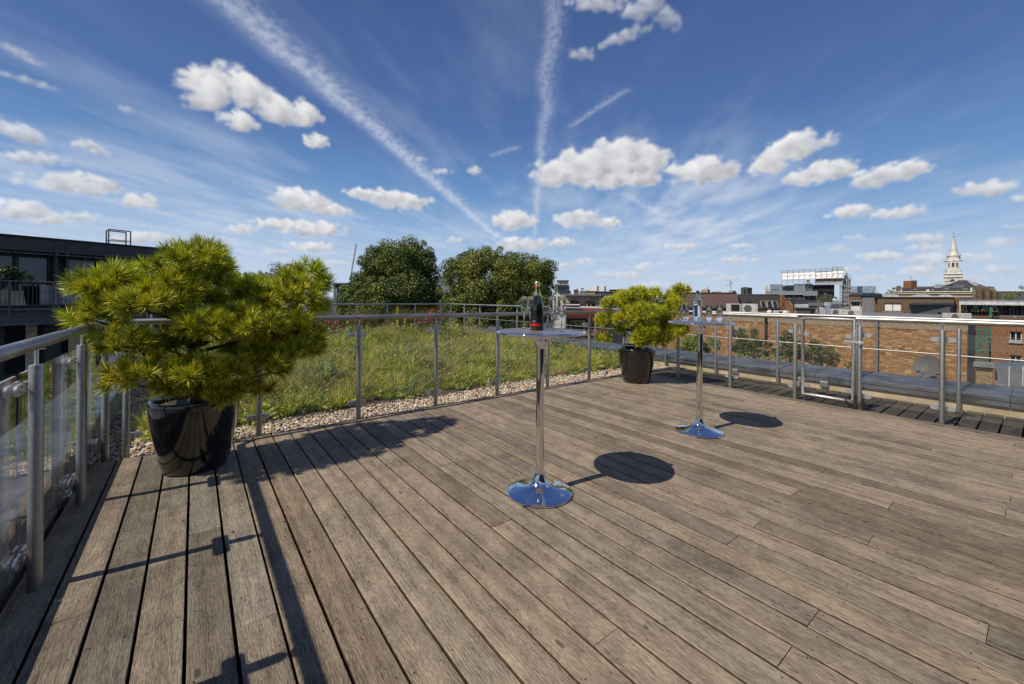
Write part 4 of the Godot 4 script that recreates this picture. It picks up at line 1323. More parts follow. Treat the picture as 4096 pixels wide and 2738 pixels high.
func make_city() -> void:
	for s in CITY:
		var o: Array = s[4]
		var t := thing(s[0], s[1], s[2], Vector3(o[0], o[1], o[2]), deg_to_rad(o[3]), s[3])
		for i in s[5]:
			var m := MB.new()
			var mat: Material = mats[i[2]]
			match i[0]:
				"box":
					m.box(i[3], i[4], i[5], i[6], i[7], i[8])
					put(t, i[1], m, mat)
				"rbox":
					# seen corner on
					m.box(-i[6], 0, i[4], i[5], -i[7], 0)
					m.turned(Transform3D(Basis(Vector3.UP, -deg_to_rad(i[8])), Vector3(i[3], 0, 0)))
					put(t, i[1], m, mat)
				"wall":
					put(t, i[1], wall_mesh(i[3], i[4], i[5], i[6], i[7], i[8], i[9]), mat)
					var blinds: bool = s[0] == "brick_flat_building"
					for w in i[9]:
						window(t, w[0] + 0.003, w[1] - 0.003, w[2] + 0.003, w[3] - 0.003, i[8] - 0.12, int(w[4]), int(w[5]), mats.blind if blinds else mats.glass_dark, mats.mid_grey if blinds else mats.pale_grey, 0.06)
				"poly":
					var pts := PackedVector2Array()
					for q in i[3]: pts.append(Vector2(q[0], q[1]))
					m.prism(pts, i[4], i[5])
					put(t, i[1], m, mat)
				"slope":
					var a: Array = i[3]
					var q := []
					for k in 4: q.append(Vector3(a[k][0], a[k][1], a[k][2]))
					var nn: Vector3 = (q[1] - q[0]).cross(q[3] - q[0]).normalized() * 0.04
					m.quad(q[0], q[1], q[2], q[3])
					m.quad(q[1] - nn, q[0] - nn, q[3] - nn, q[2] - nn)
					for k in 4: m.quad(q[k] - nn, q[(k + 1) % 4] - nn, q[(k + 1) % 4], q[k])
					put(t, i[1], m, mat)
				"cyl":
					m.lathe([Vector2(i[6], i[4]), Vector2(i[6], i[5]), Vector2(0, i[5])], 20, Vector3(i[3], 0, i[7]))
					put(t, i[1], m, mat)
				"lathe":
					var pf := []
					for q in i[6]: pf.append(Vector2(q[0], q[1]))
					m.lathe(pf, int(i[5]), Vector3(i[3], 0, i[4]), i[5] < 9)
					put(t, i[1], m, mat)
				"bar":
					var a: Array = i[3]; var b: Array = i[4]
					m.tube([Vector3(a[0], a[1], a[2]), Vector3(b[0], b[1], b[2])], i[5], 6)
					put(t, i[1], m, mat)

# bricks laid on a wall face in the x, y plane at z; those nearest to the eye are parts, the rest one mesh
func lay_bricks(parent: Node3D, x0: float, x1: float, y0: float, y1: float, z: float, tones: Array, near: Vector3, skip: Array, seed_: int) -> void:
	rng.seed = seed_
	var list := []
	var row := 0
	var y := y0
	while y + 0.065 < y1:
		var x := x0 - (0.1125 if row % 2 else 0.0)
		while x < x1:
			var L := 0.215 if rng.randf() < 0.62 else 0.1025
			var a := maxf(x, x0); var b := minf(x + L, x1)
			var ok := b - a > 0.03
			for h in skip:
				if b > h[0] and a < h[1] and y + 0.065 > h[2] and y < h[3]: ok = false
			if ok: list.append([a, b, y])
			x += L + 0.01
		y += 0.075
		row += 1
	list.sort_custom(func(p, q): return Vector3(p[0], p[2], z).distance_squared_to(near) < Vector3(q[0], q[2], z).distance_squared_to(near))
	var rest := MB.new()
	for k in list.size():
		var b: Array = list[k]
		var m := MB.new() if k < 300 else rest
		m.col = tones[rng.randi() % tones.size()] * rng.randf_range(0.75, 1.2)
		var f := z + rng.randf_range(0.004, 0.012)
		var p := [Vector3(b[0], b[2], f), Vector3(b[1], b[2], f), Vector3(b[1], b[2] + 0.065, f), Vector3(b[0], b[2] + 0.065, f)]
		m.quad(p[0], p[1], p[2], p[3])
		for e in 4:
			var q0: Vector3 = p[e]; var q1: Vector3 = p[(e + 1) % 4]
			m.quad(Vector3(q0.x, q0.y, z), Vector3(q1.x, q1.y, z), q1, q0)
		if k < 300: put(parent, "brick", m, mats.brick)
	if list.size() > 300:
		var o := put(parent, "brickwork", rest, mats.brick)
		o.set_meta("kind", "stuff")

func make_brick_wall() -> void:
	# the wall across the gap faces the deck; its x runs along world z
	var t := thing("brick_building", "long brown stock brick wall across the gap on the right", "building", Vector3(26, GROUND, -1.6), -PI / 2)
	# local x = -world... turned so that local z points to the deck
	var x0 := -15.5; var x1 := -0.4
	var top := 0.44 - GROUND
	var m := MB.new()
	m.box(x0, x1, 0, top, -0.34, 0.0)
	put(t, "wall", m, mats.pebble_bed)
	var tones := [Color(0.41, 0.215, 0.085), Color(0.37, 0.185, 0.07), Color(0.42, 0.235, 0.1), Color(0.33, 0.16, 0.062), Color(0.5, 0.34, 0.17), Color(0.4, 0.19, 0.075), Color(0.43, 0.225, 0.09), Color(0.37, 0.2, 0.082), Color(0.28, 0.145, 0.065)]
	lay_bricks(t, x0 + 0.01, x1 - 0.01, top - 3.2, top - 0.02, 0.0, tones, Vector3(x1, top, 0), [[x0 + 5.0, x1, top - 0.42, top - 0.18]], 71)
	m = MB.new()
	m.box(x0 + 5.0, x1 + 0.02, top - 0.41, top - 0.19, -0.02, 0.02)
	put(t, "band_course", m, mats.band_stone)
	m = MB.new()
	m.box(x0, x1 + 0.03, top, top + 0.05, -0.4, 0.05)
	put(t, "coping", m, mats.light_grey)
	m = MB.new()
	m.box(x0, -2.61, 0, top - 0.2, -22.0, -0.345)
	m.box(-2.6, x1 - 0.01, 0, top - 0.2, -3.5, -0.346)
	put(t, "end_wall", m, mats.brick_brown)
	m = MB.new()
	m.box(x0, -2.6, top - 0.195, top - 0.14, -22.0, -0.345)
	m.box(-2.599, x1, top - 0.195, top - 0.14, -3.52, -0.345)
	put(t, "roof", m, mats.mid_grey)
	var pipes := [[-8.15, 0.06, "black", 1.6], [-3.3, 0.055, "mid_grey", 3.4]]
	for p in pipes:
		m = MB.new()
		m.tube([Vector3(p[0], top - 0.05, 0.09), Vector3(p[0], top - p[3], 0.09)], p[1], 10)
		for k in 3: m.tube([Vector3(p[0], top - 0.3 - 0.7 * k, 0.09), Vector3(p[0], top - 0.36 - 0.7 * k, 0.09)], p[1] * 1.35, 10)
		put(t, "drainpipe", m, mats[p[2]])
	# dish
	var d := thing("satellite_dish", "grey satellite dish on the brown brick wall behind the right post", "satellite dish", Vector3(25.2, -1.75, -3.0), -PI / 2 - 0.5)
	m = MB.new()
	m.lathe([Vector2(0, 0), Vector2(0.28, 0.045), Vector2(0.5, 0.13), Vector2(0.52, 0.15), Vector2(0.5, 0.145), Vector2(0.28, 0.06), Vector2(0, 0.012)], 32)
	m.turned(Transform3D(Basis(Vector3.RIGHT, 1.15), Vector3(0, 0.2, 0.1)))
	put(d, "reflector", m, mats.dish_grey)
	m = MB.new()
	m.tube([Vector3(0, 0.15, 0.05), Vector3(0, -0.1, -0.1), Vector3(0, -0.1, -0.75)], 0.03, 8)
	put(d, "bracket", m, mats.dark_grey)
	m = MB.new()
	m.tube([Vector3(0, -0.1, 0.1), Vector3(0, 0.02, 0.62)], 0.016, 8)
	m.box(-0.04, 0.04, 0.0, 0.08, 0.6, 0.7)
	put(d, "feed_arm", m, mats.dark_grey)
	# air conditioning units on the roof
	var acs := [[30.08, 0.45, -13.4, 0.86, 0.62, true, "with a black open grille beside the plum slate roof"], [29.91, 0.4, -12.27, 0.9, 0.68, false, "white with round fan, right of the open grille unit"], [30.48, 0.3, -10.56, 0.82, 0.36, true, "with a low black grille over the rail left of the gate"], [35.83, 0.3, -8.96, 0.8, 0.46, false, "left of the pair behind the gate"], [34.81, 0.3, -7.85, 0.93, 0.44, false, "right of the pair behind the gate, round fan"], [33.2, 0.28, -2.95, 1.1, 0.42, false, "peeping over the rail below the dark grey rendered box"]]
	for a in acs:
		var u := thing("air_conditioner", "rooftop air conditioning unit %s" % a[6], "air conditioner", Vector3(a[0], a[1] - 0.02, a[2]), deg_to_rad(-YAW - 14), "air conditioning units on the roofs")
		var w: float = a[3] / 2; var h: float = a[4]
		m = MB.new()
		m.slab(-w, w, 0.05, h, -0.16, 0.16, 0.015)
		put(u, "casing", m, mats.ac_white)
		for x in [-w * 0.7, w * 0.7]:
			m = MB.new()
			m.box(x - 0.04, x + 0.04, 0, 0.05, -0.15, 0.15)
			put(u, "foot", m, mats.dark_grey)
		if a[5]:
			m = MB.new()
			m.box(-w * 0.45, w * 0.8, 0.1, h - 0.05, 0.16, 0.168)
			put(u, "grille", m, mats.black)
		else:
			var r := minf(h * 0.4, 0.24)
			m = MB.new()
			var ring := []
			for k in 25: ring.append(Vector3(-w * 0.35 + cos(TAU * k / 24) * r, h * 0.52 + sin(TAU * k / 24) * r, 0.168))
			m.tube(ring, 0.012, 6, false)
			for k in 9:
				var xx := -r + 2 * r * (k + 0.5) / 9
				var yy := sqrt(r * r - xx * xx)
				m.tube([Vector3(-w * 0.35 + xx, h * 0.52 - yy, 0.172), Vector3(-w * 0.35 + xx, h * 0.52 + yy, 0.172)], 0.005, 5, false)
			var g := put(u, "fan_guard", m, mats.light_grey)
			m = MB.new()
			m.tube([Vector3(-w * 0.35, h * 0.52, 0.15), Vector3(-w * 0.35, h * 0.52, 0.164)], r * 0.98, 24)
			put(g, "fan", m, mats.dark_grey)
	for k in 2:
		var v := thing("roof_vent", ["small white mushroom vent on the roof edge, left of two", "small white mushroom vent on the roof edge, right of two"][k], "vent", Vector3(30.6 - 0.1 * k, 0.28, -11.3 + 0.95 * k), 0, "mushroom vents")
		m = MB.new()
		m.lathe([Vector2(0.06, 0), Vector2(0.06, 0.2), Vector2(0.16, 0.21), Vector2(0.16, 0.26), Vector2(0.1, 0.36), Vector2(0, 0.38)], 16)
		put(v, "cowl", m, mats.white)

func make_left_building() -> void:
	# facade turned so that its local x runs to the right and away, local z towards the deck
	var o := Vector3(-6.32, GROUND, -26.37)
	var turn := atan2(0.38, 0.925)
	var t := thing("dark_apartment_building", "dark grey flat roofed apartment building with a balcony on the left", "building", o, turn)
	var F := 0.73 - GROUND                       # balcony floor
	var holes := []
	for k in [[-4.2, -2.9], [-2.75, -1.55], [-0.75, 0.62], [0.68, 1.7], [2.2, 3.26], [3.4, 4.63], [4.72, 5.9]]:
		holes.append([k[0], k[1], F + 0.05, F + 2.3])
	for k in [[-4.4, -2.4], [-2.0, -0.1], [0.3, 1.5], [2.0, 3.2], [3.6, 5.2]]:
		holes.append([k[0], k[1], F - 3.0, F - 0.75])
	put(t, "wall", wall_mesh(-14, 6.6, 0, F + 2.5, -9, -1.3, holes), mats.facade_dark)
	for h in holes:
		window(t, h[0], h[1], h[2], h[3], -1.45, 1, 1, mats.glass_sky if h[2] > F else mats.glass_dark, mats.facade_dark, 0.06)
	var m := MB.new()
	m.box(-14.3, 6.9, F + 2.5, F + 3.08, -9.4, -0.9)
	put(t, "fascia", m, mats.facade_dark)
	m = MB.new()
	m.box(-14.35, 6.95, F + 3.08, F + 3.16, -9.5, -0.82)
	put(t, "roof_edge", m, mats.black)
	for k in 11:
		m = MB.new()
		m.slab(-7.0 + 1.24 * k, -7.0 + 1.24 * k + 1.15, F + 2.36, F + 2.4, -1.28, -0.55, 0.005)
		put(t, "louvre", m, mats.louvre)
	for x in [1.76, 2.12]:
		m = MB.new()
		m.box(x - 0.05, x + 0.05, F, F + 3.07, -1.28, -0.86)
		put(t, "fin", m, mats.facade_dark)
	# balcony
	m = MB.new()
	m.box(-14, 6.6, F - 0.12, F, -1.3, 0.12)
	var sl := put(t, "balcony", m, mats.facade_steel)
	m = MB.new()
	m.box(-14, 6.6, F - 0.62, F - 0.12, -1.3, -0.1)
	m.box(-14, 6.6, F - 0.74, F - 0.62, -1.3, 0.1)
	put(sl, "beam", m, mats.facade_steel)
	m = MB.new()
	m.tube([Vector3(-14, F + 1.12, 0.06), Vector3(6.6, F + 1.12, 0.06)], 0.03, 8)
	put(sl, "rail", m, mats.facade_steel)
	m = MB.new()
	m.box(-14, 6.6, F + 0.08, F + 0.11, 0.04, 0.08)
	put(sl, "bottom_rail", m, mats.facade_steel)
	for k in 74:
		var x := -2.6 + 0.124 * k
		m = MB.new()
		m.tube([Vector3(x, F + 0.1, 0.06), Vector3(x, F + 1.1, 0.06)], 0.011, 5)
		put(sl, "baluster", m, mats.facade_steel)
	for x in [-2.4, -1.1, 0.22, 1.47, 1.63, 2.9, 4.2, 5.5]:
		m = MB.new()
		m.box(x - 0.035, x + 0.035, F - 0.45, F + 1.11, 0.1, 0.14)
		put(sl, "standard", m, mats.facade_steel)
	for k in 4:
		m = MB.new()
		m.box(1.1 + 0.3 * k, 1.1 + 0.3 * k + 0.295, F + 0.14, F + 0.98, -0.05, -0.02)
		put(sl, "screen_panel", m, mats.light_grey)
	for k in 3:
		m = MB.new()
		m.box([0.95, 2.3, 3.7][k], [1.3, 2.7, 4.4][k], F - 3.0, F - 0.76, -1.44, -1.38)
		put(t, "curtain", m, mats.cream)
	# planter and shrub on the balcony
	var b := Basis(Vector3.UP, turn)
	var pp := thing("planter", "cream planter box on the dark building's balcony", "planter", o + b * Vector3(-0.75, F, -0.45), turn)
	m = MB.new()
	m.prism(PackedVector2Array([Vector2(-1.6, 0.1), Vector2(1.5, 0.1), Vector2(1.4, 0.72), Vector2(-1.6, 0.72)]), -0.25, 0.25)
	put(pp, "box", m, mats.cream)
	var sh := thing("shrub", "glossy green shrub in the cream planter on the balcony", "shrub", o + b * Vector3(-0.75, F + 0.7, -0.45), turn)
	put(sh, "leaves", crown_mesh([[-1.0, 0.6, 0.55, 0.3], [-0.2, 0.7, 0.6, 0.35], [0.7, 0.7, 0.55, 0.4], [1.5, 0.55, 0.5, 0.28], [0.3, 0.4, 0.8, 0.3]], 0.13, 26.0, [Color(0.07, 0.12, 0.02), Color(0.1, 0.15, 0.03), Color(0.05, 0.09, 0.02)], 91), mats.leaf)
	m = MB.new()
	for k in 7: m.tube([Vector3(-1.0 + 0.35 * k, 0, 0), Vector3(-1.1 + 0.42 * k, 0.6, 0.05)], 0.015, 5)
	put(sh, "stems", m, mats.bark)
	# roof hatch guard rails
	var hg := thing("roof_ladder_rail", "black hoop guard rails on the dark building's roof edge", "guard rail", o + b * Vector3(3.75, F + 3.16, -1.6), turn)
	hg.scale = Vector3.ONE * 0.82
	for k in 2:
		m = MB.new()
		var z := -0.75 * k
		m.tube([Vector3(0 + 0.1 * k, 0, z), Vector3(0 + 0.1 * k, 0.95, z), Vector3(1.05, 0.95, z), Vector3(1.05, 0, z)], 0.035, 8)
		m.tube([Vector3(0.1, 0.32, z), Vector3(1.05, 0.32, z)], 0.025, 8)
		put(hg, "hoop", m, mats.black)

func make_baskets() -> void:
	var spots := BASKETS
	var where := ["leftmost of four", "second from the left", "third from the left, pale flowers", "rightmost, beside the teal column"]
	for k in spots.size():
		var p: Array = spots[k]
		var t := thing("hanging_basket", "hanging flower basket under the pale terrace canopy, %s" % where[k], "hanging basket", Vector3(p[0], p[1], p[2]), 0.0, "hanging baskets under the canopy")
		var m := MB.new()
		m.lathe([Vector2(0, -0.2), Vector2(0.16, -0.16), Vector2(0.26, -0.02), Vector2(0.27, 0.0), Vector2(0, 0.0)], 14)
		put(t, "bowl", m, mats.bark)
		m = MB.new()
		for s in 3: m.tube([Vector3(cos(s * 2.1), 0, sin(s * 2.1)) * 0.25, Vector3(0, 0.75, 0)], 0.008, 5, false)
		put(t, "chains", m, mats.mid_grey)
		put(t, "foliage", crown_mesh([[0.0, 0.06, 0.34, 0.16]], 0.09, 9.0, [Color(0.12, 0.17, 0.03), Color(0.2, 0.22, 0.04), Color(0.3, 0.12, 0.06)], 800 + k), mats.leaf)

func make_behind() -> void:
	# the dark glazed front of the flat that the terrace belongs to, behind the eye; it shows in the chrome and the glaze
	var t := thing("penthouse", "dark glazed penthouse front behind the deck", "building", Vector3(2.5, -0.13, 2.2), PI)
	var holes := []
	for k in 5: holes.append([-5.2 + 2.1 * k, -3.3 + 2.1 * k, 0.2, 2.4])
	put(t, "wall", wall_mesh(-6, 6, 0, 2.9, -2.5, 0, holes), mats.facade_dark)
	for h in holes: window(t, h[0], h[1], h[2], h[3], -0.1, 1, 1, mats.glass_dark, mats.facade_steel)

# ---------------------------------------------------------------- the scene
func _ready() -> void:
	var cam := Camera3D.new()
	cam.name = "camera"
	cam.projection = Camera3D.PROJECTION_FRUSTUM
	cam.near = 0.05
	cam.far = 6000.0
	cam.size = 0.05 * 2738.0 / 1648.0
	cam.frustum_offset = Vector2(0, -0.05 * 174.0 / 1648.0)
	add_child(cam)
	cam.position = Vector3(0, EYE, 0)
	cam.rotation = Vector3(0, deg_to_rad(-YAW), deg_to_rad(0.4526))
	cam.current = true

	var env := Environment.new()
	env.background_mode = Environment.BG_SKY
	env.sky = make_sky()
	env.tonemap_mode = Environment.TONE_MAPPER_LINEAR
	env.tonemap_exposure = 1.0
	env.ambient_light_source = Environment.AMBIENT_SOURCE_SKY
	env.sdfgi_enabled = true
	env.ssao_enabled = true
	env.ssil_enabled = true
	var we := WorldEnvironment.new()
	we.name = "environment"
	we.environment = env
	add_child(we)

	var sun := DirectionalLight3D.new()
	sun.name = "sun"
	sun.light_energy = 1.5
	sun.light_color = Color(1.0, 0.955, 0.88)
	sun.light_angular_distance = 0.5
	sun.shadow_enabled = true
	add_child(sun)
	sun.look_at_from_position(Vector3.ZERO, Vector3(0.81, -1.0, 0.105), Vector3.UP)
	print("sky done ", Time.get_ticks_msec())

	make_materials()
	make_wood()
	print("materials ", Time.get_ticks_msec())
	# setting
	var gm := MB.new()
	gm.quad(Vector3(-3000, GROUND, 3000), Vector3(3000, GROUND, 3000), Vector3(3000, GROUND, -3000), Vector3(-3000, GROUND, -3000))
	var gr := setting("ground")
	put(gr, "street_level", gm, mats.asphalt)
	make_deck()
	make_parapets()
	make_balustrades()
	make_left_building()
	make_brick_wall()
	make_city()
	make_baskets()
	make_behind()
	print("buildings ", Time.get_ticks_msec())
	# trees and shrubs
	var oak := [Color(0.105, 0.15, 0.024), Color(0.135, 0.175, 0.026), Color(0.175, 0.195, 0.03), Color(0.08, 0.12, 0.024)]
	tree("plane_tree", "large dark green tree beyond the far railing, left of the pair", CROWNS[0], 0.16, 17.0, oak, 601, "tree", "tall trees beyond the roof")
	tree("plane_tree", "large olive green tree beyond the far railing, right of the pair", CROWNS[1], 0.16, 17.0, [Color(0.13, 0.165, 0.024), Color(0.165, 0.19, 0.026), Color(0.2, 0.205, 0.03), Color(0.1, 0.135, 0.024)], 602, "tree", "tall trees beyond the roof")
	tree("small_tree", "thin grey green tree rising behind the large pine's right side", CROWNS[2], 0.12, 5.0, [Color(0.075, 0.095, 0.04), Color(0.055, 0.075, 0.03)], 603)
	tree("street_tree", "low dark tree mass left of the church roofs", CROWNS[3], 0.5, 9.0, oak, 604)
	tree("street_tree", "leafy tree in front of the tiled roof at the far right", CROWNS[4], 0.5, 9.0, oak, 605)
	tree("roof_plants", "planted greenery on the glass office's terrace", CROWNS[5], 0.4, 7.0, oak, 606, "plants")
	tree("street_tree", "dark treetop at the right end of the skyline", CROWNS[6], 0.6, 9.0, oak, 607)
	var sl := ["pale green bushy shrub below the brick wall behind the small pine", "dark feathery shrub against the brick wall left of the gate", "low light green hedge along the foot of the brick wall", "dark shrub against the brick wall behind the hinge post", "wide dark shrub seen through the gate glass", "tiny conifer at the foot of the brick wall right of the gate"]
	var sc := [[Color(0.14, 0.21, 0.04), Color(0.18, 0.24, 0.05)], [Color(0.06, 0.09, 0.025), Color(0.085, 0.11, 0.03)], [Color(0.15, 0.24, 0.045), Color(0.12, 0.2, 0.04)], [Color(0.065, 0.095, 0.028), Color(0.09, 0.105, 0.035)], [Color(0.07, 0.095, 0.028), Color(0.11, 0.12, 0.035)], [Color(0.05, 0.08, 0.03)]]
	for k in SHRUBS.size():
		tree("shrub", sl[k], SHRUBS[k], 0.075, 24.0, sc[k], 620 + k, "shrub", "shrubs by the brick wall")
	# hedge on the roof terrace behind the pine
	var hd := thing("hedge", "dark clipped hedge on a far roof terrace behind the large pine", "hedge", Vector3(4.1, 2.72, -43.6), deg_to_rad(-YAW))
	var hc := []
	for k in 9: hc.append([-1.9 + 0.47 * k, 0.35, 0.42, 0.42])
	put(hd, "leaves", crown_mesh(hc, 0.13, 14.0, [Color(0.04, 0.06, 0.012), Color(0.06, 0.075, 0.015)], 630), mats.leaf)
	print("trees ", Time.get_ticks_msec())
	make_meadow()
	print("meadow ", Time.get_ticks_msec())
	# deck furniture
	make_table("near chrome bar table with a round grey top and trumpet foot", Vector3(1.83, 0, -2.052))
	make_table("far chrome bar table with a round grey top and trumpet foot", Vector3(3.93, 0, -2.065))
	var eye := Vector3(0, EYE, 0)
	make_pot("large black glazed pot at the left of the deck holding the big pine", Vector3(0.02, 0, -3.93))
	make_pot("black glazed pot at the far corner of the deck holding the small pine", Vector3(5.51, 0, -3.92))
	make_pine("wide yellow green dwarf pine in the left pot", Vector3(0.02, 0, -3.93), PINE_A, 701, eye, 0.5)
	make_pine("smaller dwarf pine in the pot at the far corner", Vector3(5.51, 0, -3.92), PINE_B, 702, eye, 0.3)
	make_drinks()
	print("done ", Time.get_ticks_msec())

